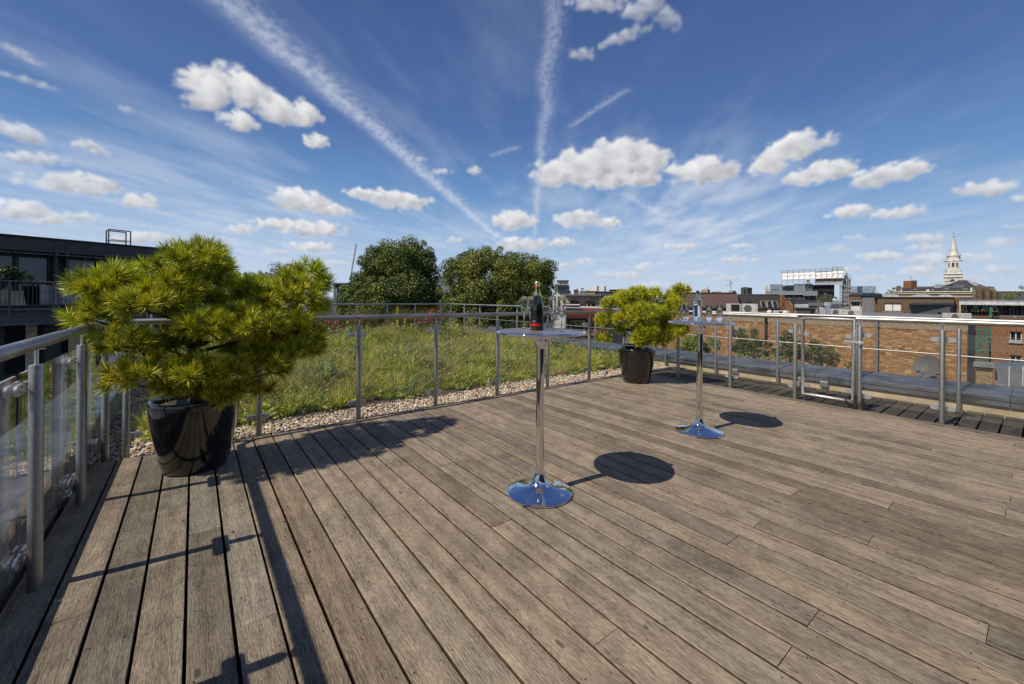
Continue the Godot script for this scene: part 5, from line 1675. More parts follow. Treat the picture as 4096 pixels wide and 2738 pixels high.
# ---------------------------------------------------------------- measured places
var CITY := [
	["terrace_building","dark brick building with planted roof terrace behind the large pine","building","",[4.763,-16,-44.349,-6.13],[["wall","wall","brick_brown",-3.282,3.609,0,18.788,-10,0,[]],["box","coping","mid_grey",-3.346,3.687,18.774,18.843,-10.1,0.1]]],
	["office_building","grey office block with flat roof slab left of the tall trees","building","",[19.863,-16,-73.123,-15.197],[["box","roof","light_grey",-1.352,1.373,19.506,19.717,-11.4,0.6],["box","fascia","dark_grey",-1.281,1.339,19.05,19.503,-10.7,0.3],["wall","wall","glass_blue",-0.743,1.304,0,19.041,-10,0,[[-0.587,-0.118,17.701,18.552,2,1],[0.079,0.551,17.701,18.552,2,1],[0.749,1.225,17.701,18.552,2,1],[-0.587,-0.118,16.212,17.276,2,1],[0.079,0.551,16.212,17.276,2,1],[0.749,1.225,16.212,17.276,2,1]]],["box","column","light_grey",-1.244,-0.779,0,19.013,-0.8,0.2]]],
	["apartment_block","pale block seen in the gap between the two tall trees","building","",[56.805,-16,-107.763,-27.795],[["wall","wall","light_grey",-1.789,2.158,0,23.607,-10,0,[[-1.289,-0.86,22.733,23.17,1,1],[-0.609,-0.179,22.733,23.17,1,1],[0.072,0.502,22.733,23.17,1,1],[0.754,1.186,22.733,23.17,1,1],[1.437,1.87,22.733,23.17,1,1],[-1.289,-0.86,21.86,22.296,1,1],[-0.609,-0.179,21.86,22.296,1,1],[0.072,0.502,21.86,22.296,1,1],[0.754,1.186,21.86,22.296,1,1],[1.437,1.87,21.86,22.296,1,1]]],["box","parapet","white",-1.857,2.227,23.582,23.706,-10.2,0.2]]],
	["crane","slender white lattice crane jib leaning left of the tall trees","crane","",[45.443,-16,-154.465,-16.394],[["bar","chord","white",[1.276,36.915,0],[-0.508,24.368,0],0.16],["bar","chord","white",[1.617,36.752,0],[-0.17,24.377,0],0.16],["bar","brace","white",[1.617,36.569,0],[1.139,35.357,0],0.1],["bar","brace","white",[1.139,35.33,0],[1.259,34.15,0],0.1],["bar","brace","white",[1.259,34.123,0],[0.782,32.915,0],0.1],["bar","brace","white",[0.782,32.887,0],[0.901,31.708,0],0.1],["bar","brace","white",[0.901,31.68,0],[0.424,30.476,0],0.1],["bar","brace","white",[0.424,30.448,0],[0.543,29.269,0],0.1],["bar","brace","white",[0.543,29.242,0],[0.068,28.041,0],0.1],["bar","brace","white",[0.068,28.014,0],[0.187,26.835,0],0.1],["bar","brace","white",[0.187,26.807,0],[-0.288,25.61,0],0.1],["bar","brace","white",[-0.288,25.583,0],[-0.17,24.404,0],0.1],["bar","mast","white",[-0.339,24.554,0],[-0.339,0,0],0.6]]],
	["apartment_building","white stepped apartment building with dark balconies beside the right tall tree","building","",[91.806,-16,-93.344,-44.524],[["wall","wall","light_grey",-1.513,2.301,21.741,23.262,-12,-2,[[-0.477,0.08,21.901,22.462,2,1],[0.397,0.953,21.901,22.462,2,1],[1.271,1.826,21.901,22.462,2,1]]],["box","roof","white",-1.588,2.373,23.244,23.364,-12.2,-1.6],["box","balcony","dark_grey",-1.249,2.489,21.145,21.576,-2.4,0.6],["wall","wall","light_grey",-1.103,2.59,19.874,21.141,-10.6,-0.6,[[-0.866,-0.157,19.953,20.904,2,1],[0.039,0.747,19.953,20.904,2,1],[0.943,1.65,19.953,20.904,2,1]]],["box","column","white",-2.663,-1.957,19.208,21.969,-1.7,0.3],["box","stair_tower","mid_grey",-1.937,-1.097,19.532,21.979,-1.9,0.1],["box","balcony","dark_grey",-1.061,3.032,19.577,19.836,-2.4,0.6],["wall","wall","white",-2.591,3.046,0,19.544,-12,0,[[-1.019,-0.549,18.913,19.386,1,1],[-0.235,0.235,18.913,19.386,1,1],[0.548,1.017,18.913,19.386,1,1],[1.33,1.798,18.913,19.386,1,1],[2.111,2.579,18.913,19.386,1,1]]]]],
	["roof_turret","small red brick roof turret with white dish among the rooftops","building","",[124.869,-16,-118.344,-46.537],[["wall","wall","brick_red",-0.918,0.917,0,21.006,-6,0,[[-0.51,0,19.459,20.284,1,3]]],["box","coping","mid_grey",-1.019,1.017,21.002,21.156,-6.2,0.2],["lathe","dish","white",0.305,0.5,10,[[0,21.099],[0.33,21.356],[0.413,21.716],[0.309,21.963],[0,22.025]]]]],
	["glazed_roof_building","pale green glazed rooftop building among the far rooftops","building","",[139.084,-16,-126.314,-47.755],[["wall","wall","glass_pale",-2.934,-1.991,0,20.789,-7.8,0.2,[]],["wall","wall","glass_pale",-2.104,2.206,0,21.141,-8,0,[[-1.882,-1.383,19.682,20.805,1,1],[-1.206,-0.708,19.682,20.805,1,1],[-0.531,-0.033,19.682,20.805,1,1],[0.144,0.641,19.682,20.805,1,1],[0.817,1.314,19.682,20.805,1,1],[1.49,1.986,19.682,20.805,1,1]]],["box","roof","white",-1.335,1.775,21.163,21.67,-7,-1],["box","plant_room","dark_grey",-1.678,-0.671,21.177,22.313,-6,-2]]],
	["warehouse","tan warehouse block on the skyline behind the champagne glasses","building","",[125.87,-16,-111.25,-48.528],[["box","wall","tan",-1.774,1.767,0,20.443,-12,0],["box","roof","mid_grey",-1.869,2.545,20.439,20.538,-12.2,0.3],["box","wall","brick_brown",1.789,2.652,0,20.408,-12.3,-0.3]]],  # brown wall: the tan block's right face, its shade put into the colour
	["lift_tower","white cube roof plant room on the skyline, left of a pair","building","",[161.71,-16,-140.422,-49.03],[["rbox","wall","white",1.186,0,24.123,3.656,2.358,25]]],
	["lift_tower","white cube roof plant room on the skyline, right of a pair","building","",[168.863,-16,-141.212,-50.096],[["rbox","wall","white",0.891,0,24.122,2.885,2.255,25]]],
	["glass_block","low dark glass block in front of the white plant rooms","building","",[110.226,-16,-91.744,-50.228],[["wall","wall","dark_grey",-1.955,1.984,0,19.914,-10,0,[[-1.83,-1.413,19.065,19.66,1,1],[-1.274,-0.858,19.065,19.66,1,1],[-0.72,-0.304,19.065,19.66,1,1],[-0.166,0.249,19.065,19.66,1,1],[0.387,0.801,19.065,19.66,1,1],[0.938,1.352,19.065,19.66,1,1],[1.489,1.902,19.065,19.66,1,1]]],["box","parapet","light_grey",-2.077,2.146,19.911,19.996,-10.2,0.2]]],
	["brown_building","brown stone building with cornices at the skyline above the small pine","building","",[162.843,-16,-126.907,-52.07],[["wall","wall","stone_dirty",-3.898,5.836,0,21.945,-14,0,[[-3.424,-2.831,19.884,20.611,1,1],[-2.402,-1.812,19.884,20.611,1,1],[-1.384,-0.794,19.884,20.611,1,1],[-0.368,0.22,19.884,20.611,1,1],[0.646,1.233,19.884,20.611,1,1],[1.657,2.242,19.884,20.611,1,1],[2.666,3.249,19.884,20.611,1,1],[3.672,4.254,19.884,20.611,1,1],[4.675,5.256,19.884,20.611,1,1]]],["box","cornice","tan",-4.12,6.044,21.927,22.108,-14.2,0.8],["box","cornice","tan",-4.005,5.934,21.025,21.206,-1.4,0.6]]],
	["cream_terrace","long cream building with red arched windows behind the glasses","building","",[71.194,-16,-65.04,-47.586],[["wall","wall","cream",-4.177,3.891,16.296,18.054,-10,0,[[-3.889,-3.716,17.189,17.535,1,1],[-2.911,-2.682,17.189,17.535,1,2],[-2.166,-1.938,17.189,17.535,1,2],[-1.538,-1.024,17.16,17.535,3,1],[-0.057,0.397,17.16,17.535,3,1],[1.529,1.811,17.189,17.535,1,2],[2.206,2.487,17.132,17.535,1,1],[2.937,3.162,17.189,17.535,1,1],[-3.026,-2.109,16.324,16.901,3,1],[-1.938,-1.309,16.324,16.959,2,1],[-1.195,-0.853,16.324,16.67,1,1],[-0.17,0.511,16.324,16.67,4,1],[0.624,1.02,16.324,16.901,1,1],[1.247,1.755,16.324,16.901,2,1],[1.924,2.487,16.324,16.728,2,1],[2.881,3.162,16.324,16.613,1,1]]],["box","roof","mid_grey",-4.248,3.961,18.058,18.388,-11,1],["poly","awning","dark_red",[[-3.222,16.792],[-2.938,16.961],[-2.427,17.057],[-1.974,17.06],[-1.522,16.95],[-1.126,16.667],[-1.296,16.694],[-1.635,16.863],[-2.031,16.945],[-2.484,16.942],[-2.881,16.852]],-0.2,1],["poly","awning","dark_red",[[0.449,16.767],[0.73,16.935],[1.234,17.031],[1.737,17.035],[2.127,16.947],[2.517,16.701],[2.35,16.728],[2.016,16.867],[1.681,16.921],[1.234,16.917],[0.786,16.827]],-0.2,1],["box","dado","dark_red",-4.17,3.885,0,16.286,-0.45,0.15]]],
	["mansard_building","grey mansard roofed building beside the small pine with white dormers","building","",[78.382,-16,-63.275,-51.087],[["poly","roof","slate_grey",[[-2.093,18.295],[1.154,18.432],[4.578,18.451],[4.578,16.333],[-1.859,16.265]],-10,0],["box","dormer","white",-1.212,-0.923,17.406,18.118,-1.5,0.5],["box","dormer","white",-0.576,-0.23,17.411,18.122,-1.5,0.5],["box","dormer","white",0.345,0.69,17.418,18.127,-1.5,0.5],["box","window","glass_dark",-0.912,-0.589,17.408,18.061,-1.6,0.4],["box","wall","mid_grey",-1.982,4.592,0,16.284,-10.3,-0.3]]],
	["restaurant_front","low dark glass restaurant with a deep red fascia across the street","building","",[31.677,-16,-28.599,-47.923],[["box","roof","dark_grey",-2.275,2.381,15.77,15.937,-6.4,-0.4],["box","fascia","dark_red",-2.202,2.359,15.313,15.771,-0.5,0],["wall","wall","black",-2.125,2.287,0,15.282,-5.5,-0.5,[[-1.918,-1.558,14.13,15.212,1,1],[-1.449,-1.09,14.13,15.212,1,1],[-0.981,-0.623,14.13,15.212,1,1],[-0.515,-0.159,14.13,15.212,1,1],[-0.051,0.304,14.13,15.212,1,1],[0.412,0.765,14.13,15.212,1,1],[0.872,1.224,14.13,15.212,1,1],[1.331,1.682,14.13,15.212,1,1],[1.788,2.138,14.13,15.212,1,1]]]]],
	["red_roof_sign","bright red roof light box above the restaurant with white caps","sign","",[38.31,-1,-33.582,-48.763],[["box","box","red",-1.016,2.068,0.9,1.069,-1,0],["box","plinth","light_grey",-1.564,2.076,1.067,1.213,-2.2,-0.2],["box","cap","white",-1.476,2.08,1.258,1.364,-2.3,-0.3],["box","vent","white",-0.662,-0.62,1.351,1.658,-0.7,-0.4],["box","vent","white",-0.21,-0.168,1.357,1.663,-0.7,-0.4],["box","vent","white",0.449,0.491,1.364,1.669,-0.7,-0.4],["box","vent","white",0.748,0.79,1.368,1.673,-0.7,-0.4]]],
	["white_roof_edge","long low roof with white edge in front of the cream building","building","",[44.244,-16,-41.635,-46.74],[["box","roof","white",-1.734,0.359,16.375,16.466,-5,0],["box","wall","dark_red",-1.742,0.433,0,16.36,-5.3,-0.3]]],
	["chimney_stack","long brick chimney stack with a row of terracotta pots behind the near table","chimney","",[18.412,-16,-16.102,-48.83],[["box","stack","brick_brown",-0.675,1.105,0,15.178,-1.2,0],["box","coping","mid_grey",-0.716,1.143,15.17,15.214,-1.28,0.08],["lathe","pot","terracotta",-0.527,-0.5,12,[[0.087,15.141],[0.095,15.31],[0.082,15.384],[0.093,15.444],[0.073,15.451],[0.073,15.235],[0,15.235]]],["lathe","pot","terracotta",-0.322,-0.5,12,[[0.087,15.146],[0.095,15.315],[0.082,15.389],[0.093,15.449],[0.073,15.456],[0.073,15.24],[0,15.24]]],["lathe","pot","terracotta",-0.117,-0.5,12,[[0.087,15.151],[0.095,15.319],[0.082,15.394],[0.093,15.453],[0.073,15.461],[0.073,15.245],[0,15.245]]],["lathe","pot","terracotta",0.087,-0.5,12,[[0.087,15.156],[0.095,15.324],[0.082,15.398],[0.093,15.458],[0.073,15.465],[0.073,15.25],[0,15.25]]],["lathe","pot","terracotta",0.291,-0.5,12,[[0.087,15.161],[0.095,15.329],[0.082,15.403],[0.093,15.462],[0.073,15.47],[0.073,15.255],[0,15.255]]],["lathe","pot","terracotta",0.494,-0.5,12,[[0.087,15.167],[0.095,15.334],[0.082,15.408],[0.093,15.467],[0.073,15.474],[0.073,15.26],[0,15.26]]],["lathe","pot","terracotta",0.696,-0.5,12,[[0.087,15.172],[0.095,15.339],[0.082,15.412],[0.093,15.471],[0.073,15.479],[0.073,15.265],[0,15.265]]],["lathe","pot","terracotta",0.898,-0.5,12,[[0.087,15.177],[0.095,15.343],[0.082,15.417],[0.093,15.476],[0.073,15.483],[0.073,15.27],[0,15.27]]]]],
	["slate_building","building with a plum brown slate mansard roof behind the far table","building","",[30.043,-16,-14.694,-63.937],[["slope","roof","slate_brown",[[-2.087,16.717,0],[1.626,16.779,0],[1.437,17.835,-1.1],[-2.156,17.831,-1.1]]],["box","ridge","black",-2.185,1.465,17.83,17.868,-5,-1],["box","wall","brick_brown",-2.09,1.597,0,16.74,-6.05,-0.05],["box","gutter","dark_grey",-2.098,1.636,16.714,16.75,-0.2,0.1]]],
	["rooflight_building","building with a near black slate roof and rooflights behind the rail","building","",[33.179,-16,-12.902,-68.752],[["slope","roof","slate_dark",[[-1.379,16.649,0],[1.272,16.701,0],[1.057,17.699,-1],[-1.503,17.751,-1]]],["slope","hip","slate_brown",[[1.196,16.7,0.02],[1.405,16.699,-0.3],[1.237,17.692,-1.2],[1.057,17.698,-0.98]]],["box","ridge","lead",-1.518,1.244,17.724,17.781,-4.95,-0.95],["box","wall","brick_brown",-1.234,1.367,0,16.669,-6.1,-0.1],["slope","rooflight","glass_sky",[[0.143,16.78,-0.06],[0.426,16.785,-0.06],[0.32,17.225,-0.52],[0.064,17.222,-0.52]]],["bar","frame","tan",[0.127,16.761,-0.03],[0.04,17.25,-0.5],0.035],["bar","frame","mid_grey",[0.441,16.767,-0.03],[0.336,17.253,-0.5],0.035],["bar","frame","mid_grey",[0.048,17.244,-0.5],[0.336,17.247,-0.5],0.035],["slope","rooflight","glass_sky",[[0.535,16.787,-0.06],[0.815,16.792,-0.06],[0.715,17.229,-0.52],[0.463,17.226,-0.52]]],["bar","frame","tan",[0.519,16.769,-0.03],[0.439,17.254,-0.5],0.035],["bar","frame","mid_grey",[0.829,16.774,-0.03],[0.731,17.257,-0.5],0.035],["bar","frame","mid_grey",[0.447,17.248,-0.5],[0.731,17.251,-0.5],0.035],["slope","rooflight","glass_sky",[[0.876,16.793,-0.06],[1.152,16.798,-0.06],[1.059,17.232,-0.52],[0.809,17.23,-0.52]]],["bar","frame","tan",[0.86,16.775,-0.03],[0.785,17.257,-0.5],0.035],["bar","frame","mid_grey",[1.167,16.78,-0.03],[1.074,17.26,-0.5],0.035],["bar","frame","mid_grey",[0.793,17.252,-0.5],[1.074,17.255,-0.5],0.035],["slope","rooflight","glass_sky",[[-1.2,16.84,-0.1],[-1.085,16.842,-0.1],[-1.143,17.086,-0.36],[-1.276,17.084,-0.36]]],["slope","rooflight","glass_sky",[[-0.812,17.109,-0.38],[-0.485,17.113,-0.38],[-0.535,17.225,-0.5],[-0.848,17.222,-0.5]]]]],
	["tank_room","dark grey roof tank room on top of the black slate roof","building","",[35.059,0.5,-14.608,-67.38],[["rbox","wall","tank_grey",0.07,1.199,1.819,0.58,0.556,34],["box","roof","tank_grey",-0.281,0.052,1.826,1.866,-1.8,-0.2],["box","vent","black",-0.192,-0.148,1.379,1.74,-0.07,0.03]]],
	["roof_plant","beige roof plant room with a pointed mast behind the far table bottle","building","",[60.899,-16,-31.288,-62.807],[["rbox","wall","tan",0.408,18.273,18.854,1.008,0.748,24],["lathe","dome","light_grey",0.104,-1.4,10,[[0.451,18.887],[0.376,19.021],[0.188,19.113],[0,19.144]]],["bar","mast","mid_grey",[0.345,19.049,-1],[0.345,19.506,-1],0.04],["box","wall","dark_grey",-2.085,4.162,0,18.28,-5.4,-0.4],["box","parapet","white",-1.879,-1.038,18.285,18.584,-1.6,-0.6],["box","vent","dark_grey",1.022,1.427,18.289,18.545,-1.5,-0.5],["box","vent","tan",1.535,2.207,18.295,18.625,-1.8,-0.8]]],
	["television_aerial","thin television aerial on a mast over the plum slate roof","aerial","",[32.498,1.7,-14.692,-65.672],[["bar","mast","mid_grey",[0.008,0.391,0],[0.008,1.079,0],0.022],["bar","boom","mid_grey",[-0.356,0.748,0],[0.034,0.687,0],0.016],["bar","boom","mid_grey",[-0.305,1.083,0],[0.034,1.073,0],0.016],["bar","rod","mid_grey",[-0.084,0.825,0.2],[-0.085,0.954,-0.2],0.01],["bar","rod","mid_grey",[-0.034,0.824,0.2],[-0.034,0.954,-0.2],0.01],["bar","rod","mid_grey",[0.05,0.823,0.2],[0.051,0.953,-0.2],0.01],["bar","rod","mid_grey",[0.101,0.823,0.2],[0.102,0.952,-0.2],0.01],["box","bracket","light_grey",-0.152,0.152,0.154,0.343,-0.3,0],["box","bracket","dark_grey",0.155,0.353,0.155,0.325,-0.3,-0.05]]],
	["flue_pipe","short cream flue on the roof left of the scaffolded building","flue","",[36.295,1.2,-13.653,-69.386],[["lathe","pipe","cream",0,0,12,[[0.07,0.511],[0.072,1.292],[0.06,1.312],[0,1.312]]],["lathe","pipe","steel",0.136,0,10,[[0.04,0.512],[0.04,1.031],[0,1.031]]]]],
	["brick_chimney","tall brick chimney half in shade beside the rooflights","chimney","",[33.917,-16,-11.699,-70.969],[["rbox","stack","brick_orange",-0.015,0,17.7,0.214,0.238,50],["rbox","coping","mid_grey",-0.015,17.704,17.737,0.25,0.267,50]]],
	["gable_wall","orange brick gable wall sloping down right of the brick chimney","wall","",[35.479,-2,-11.755,-71.668],[["poly","wall","brick_orange",[[-0.266,3.415],[0.031,3.418],[0.047,3.136],[0.295,2.746],[0.295,2.241],[-0.266,2.225]],-0.3,0],["poly","coping","light_grey",[[0.039,3.127],[0.07,3.164],[0.325,2.766],[0.294,2.737]],-0.36,0.06],["box","coping","mid_grey",-0.29,0.047,3.412,3.446,-0.36,0.06]]],
	["vent_pipe","thin black vent pipe standing on the roof behind the gate hinge","pipe","",[29.969,0.3,-9.695,-72.073],[["bar","pipe","black",[0,0.231,0],[0.013,1.304,0],0.035],["bar","pipe","black",[0.013,1.304,0],[0.078,1.336,0],0.05]]],
	["roof_pole","thin grey pole standing on the roof behind the gate","pole","",[32.379,0.2,-9.096,-74.308],[["bar","pole","mid_grey",[0,0.282,0],[0,1.167,0],0.03]]],
	["metal_hood","row of pale corrugated ventilation hoods on the roof behind the gate","vent","",[38.529,0.3,-11.926,-72.801],[["box","duct","light_grey",-0.446,0.033,0.388,0.71,-0.8,0],["lathe","hood","light_grey",0.097,0.3,12,[[0.112,0.399],[0.112,0.637],[0.08,0.716],[0,0.74]]],["lathe","hood","light_grey",0.259,0.3,12,[[0.112,0.402],[0.112,0.639],[0.08,0.718],[0,0.742]]],["lathe","hood","light_grey",0.388,0.3,12,[[0.112,0.405],[0.112,0.641],[0.08,0.72],[0,0.744]]]]],
	["plant_enclosure","long grey roof plant enclosure behind the gate","plant room","",[40.676,0.2,-11.53,-74.173],[["box","panel","violet_grey",-0.561,0.591,0.67,0.948,-1.6,0],["box","wall","brick_brown",-0.554,0.592,0.359,0.665,-1.5,-0.1]]],
	["plant_box","dark green grey roof box behind the gate rail","plant room","",[31.653,0.2,-9.657,-73.033],[["poly","body","tank_grey",[[-0.418,0.197],[0.371,0.22],[0.345,0.577],[-0.391,0.578]],-1,0],["poly","lid","dark_grey",[[-0.539,0.593],[-0.458,0.637],[0.553,0.623],[0.605,0.576],[0.37,0.569],[-0.403,0.573]],-1.1,0.1],["box","side","tank_grey",0.376,0.583,0.22,0.562,-0.9,-0.1]]],
	["barrel_vent","grey barrel topped roof cowl behind the gate","vent","",[32.547,0.2,-8.966,-74.598],[["poly","cowl","light_grey",[[-0.25,0.211],[-0.25,0.458],[-0.197,0.607],[-0.105,0.691],[0.026,0.702],[0.157,0.647],[0.235,0.567],[0.235,0.225]],-0.7,0]]],
	["steel_flue","stainless steel flue with a wide pale cap behind the gate","flue","",[34.136,0.2,-9.002,-75.227],[["cyl","pipe","steel",-0.02,0.189,0.767,0.17,0],["cyl","cap","light_grey",0,0.767,1.014,0.231,0]]],
	["white_hut","small white rooftop hut with a dark window band","hut","",[70.076,-1,-15.346,-77.648],[["wall","wall","white",-0.619,0.382,0.982,2.286,-3,0,[[-0.567,0.306,1.617,2.235,3,1]]],["box","roof","light_grey",-0.693,0.531,2.286,2.369,-3.6,0.4],["box","wall","white",0.388,0.535,0.993,1.626,-2.7,-0.2]]],
	["gable_house","small white gabled house with a brown brick gable on the skyline","house","",[116.225,-16,-23.908,-78.376],[["poly","gable","brick_brown",[[-1.001,18.307],[-0.083,18.911],[0.823,18.313]],-8,0],["poly","roof","dark_grey",[[-1.125,18.25],[-0.083,18.989],[0.944,18.257],[0.821,18.256],[-0.083,18.88],[-0.999,18.25]],-8.3,0.3],["box","wall","white",-0.917,0.742,0,18.294,-8,0]]],
	["glass_office_building","grey glass terraced office building under scaffolding and white sheeting","building","",[127.056,-16,-40.815,-72.191],[["wall","wall","glass_grey",-5.704,-2.811,19.856,21.781,-9,-1,[[-5.119,-4.769,19.994,20.475,1,1],[-4.595,-4.247,19.994,20.475,1,1],[-4.074,-3.728,19.994,20.475,1,1]]],["wall","wall","glass_grey",-2.82,-0.223,19.854,21.486,-9.4,-1.4,[[-2.648,-0.334,19.99,21.078,4,1]]],["box","wall","glass_grey",-0.209,2.31,19.885,21.811,-4,0],["box","wall","glass_dark_grey",2.33,3.897,19.953,21.8,-4.5,-0.5],["box","wall","black",3.922,8.383,17.932,21.514,-10,-1],["box","balustrade","glass_grey",-6.316,1.839,19.007,19.892,0.88,1],["box","balustrade","glass_grey",1.844,4.83,18.616,19.862,1.28,1.4],["wall","wall","dark_grey",-5.637,7.881,0,18.995,-7.4,0.6,[[-4.943,-4.426,17.827,18.685,1,1],[-3.806,-3.294,17.827,18.685,1,1],[-2.681,-2.176,17.827,18.685,1,1],[-1.57,-1.07,17.827,18.685,1,1],[-0.471,0.023,17.827,18.685,1,1],[0.616,1.105,17.827,18.685,1,1],[1.691,2.174,17.827,18.685,1,1],[2.753,3.231,17.827,18.685,1,1]]],["box","slab","white",-6.423,4.889,18.966,19.045,-0.8,1.2],["box","ledge","timber",-2.689,-0.221,21.217,21.359,-1.2,-0.6],["box","mullion","mid_grey",-6.284,-6.243,18.99,19.92,1.01,1.06],["box","mullion","mid_grey",-5.242,-5.202,18.991,19.916,1.01,1.06],["box","mullion","mid_grey",-4.211,-4.171,18.992,19.912,1.01,1.06],["box","mullion","mid_grey",-3.19,-3.151,18.992,19.908,1.01,1.06],["box","mullion","mid_grey",-2.18,-2.141,18.993,19.904,1.01,1.06],["box","mullion","mid_grey",-1.181,-1.142,18.994,19.9,1.01,1.06],["box","mullion","mid_grey",-0.191,-0.153,18.995,19.896,1.01,1.06],["box","mullion","mid_grey",0.788,0.826,18.995,19.892,1.01,1.06],["box","mullion","mid_grey",1.758,1.795,18.996,19.888,1.01,1.06],["box","mullion","mid_grey",-0.165,-0.127,19.896,21.826,0.01,0.05],["box","mullion","mid_grey",0.658,0.696,19.893,21.815,0.01,0.05],["box","mullion","mid_grey",1.474,1.512,19.889,21.803,0.01,0.05],["box","mullion","mid_grey",2.283,2.32,19.886,21.792,0.01,0.05]]],
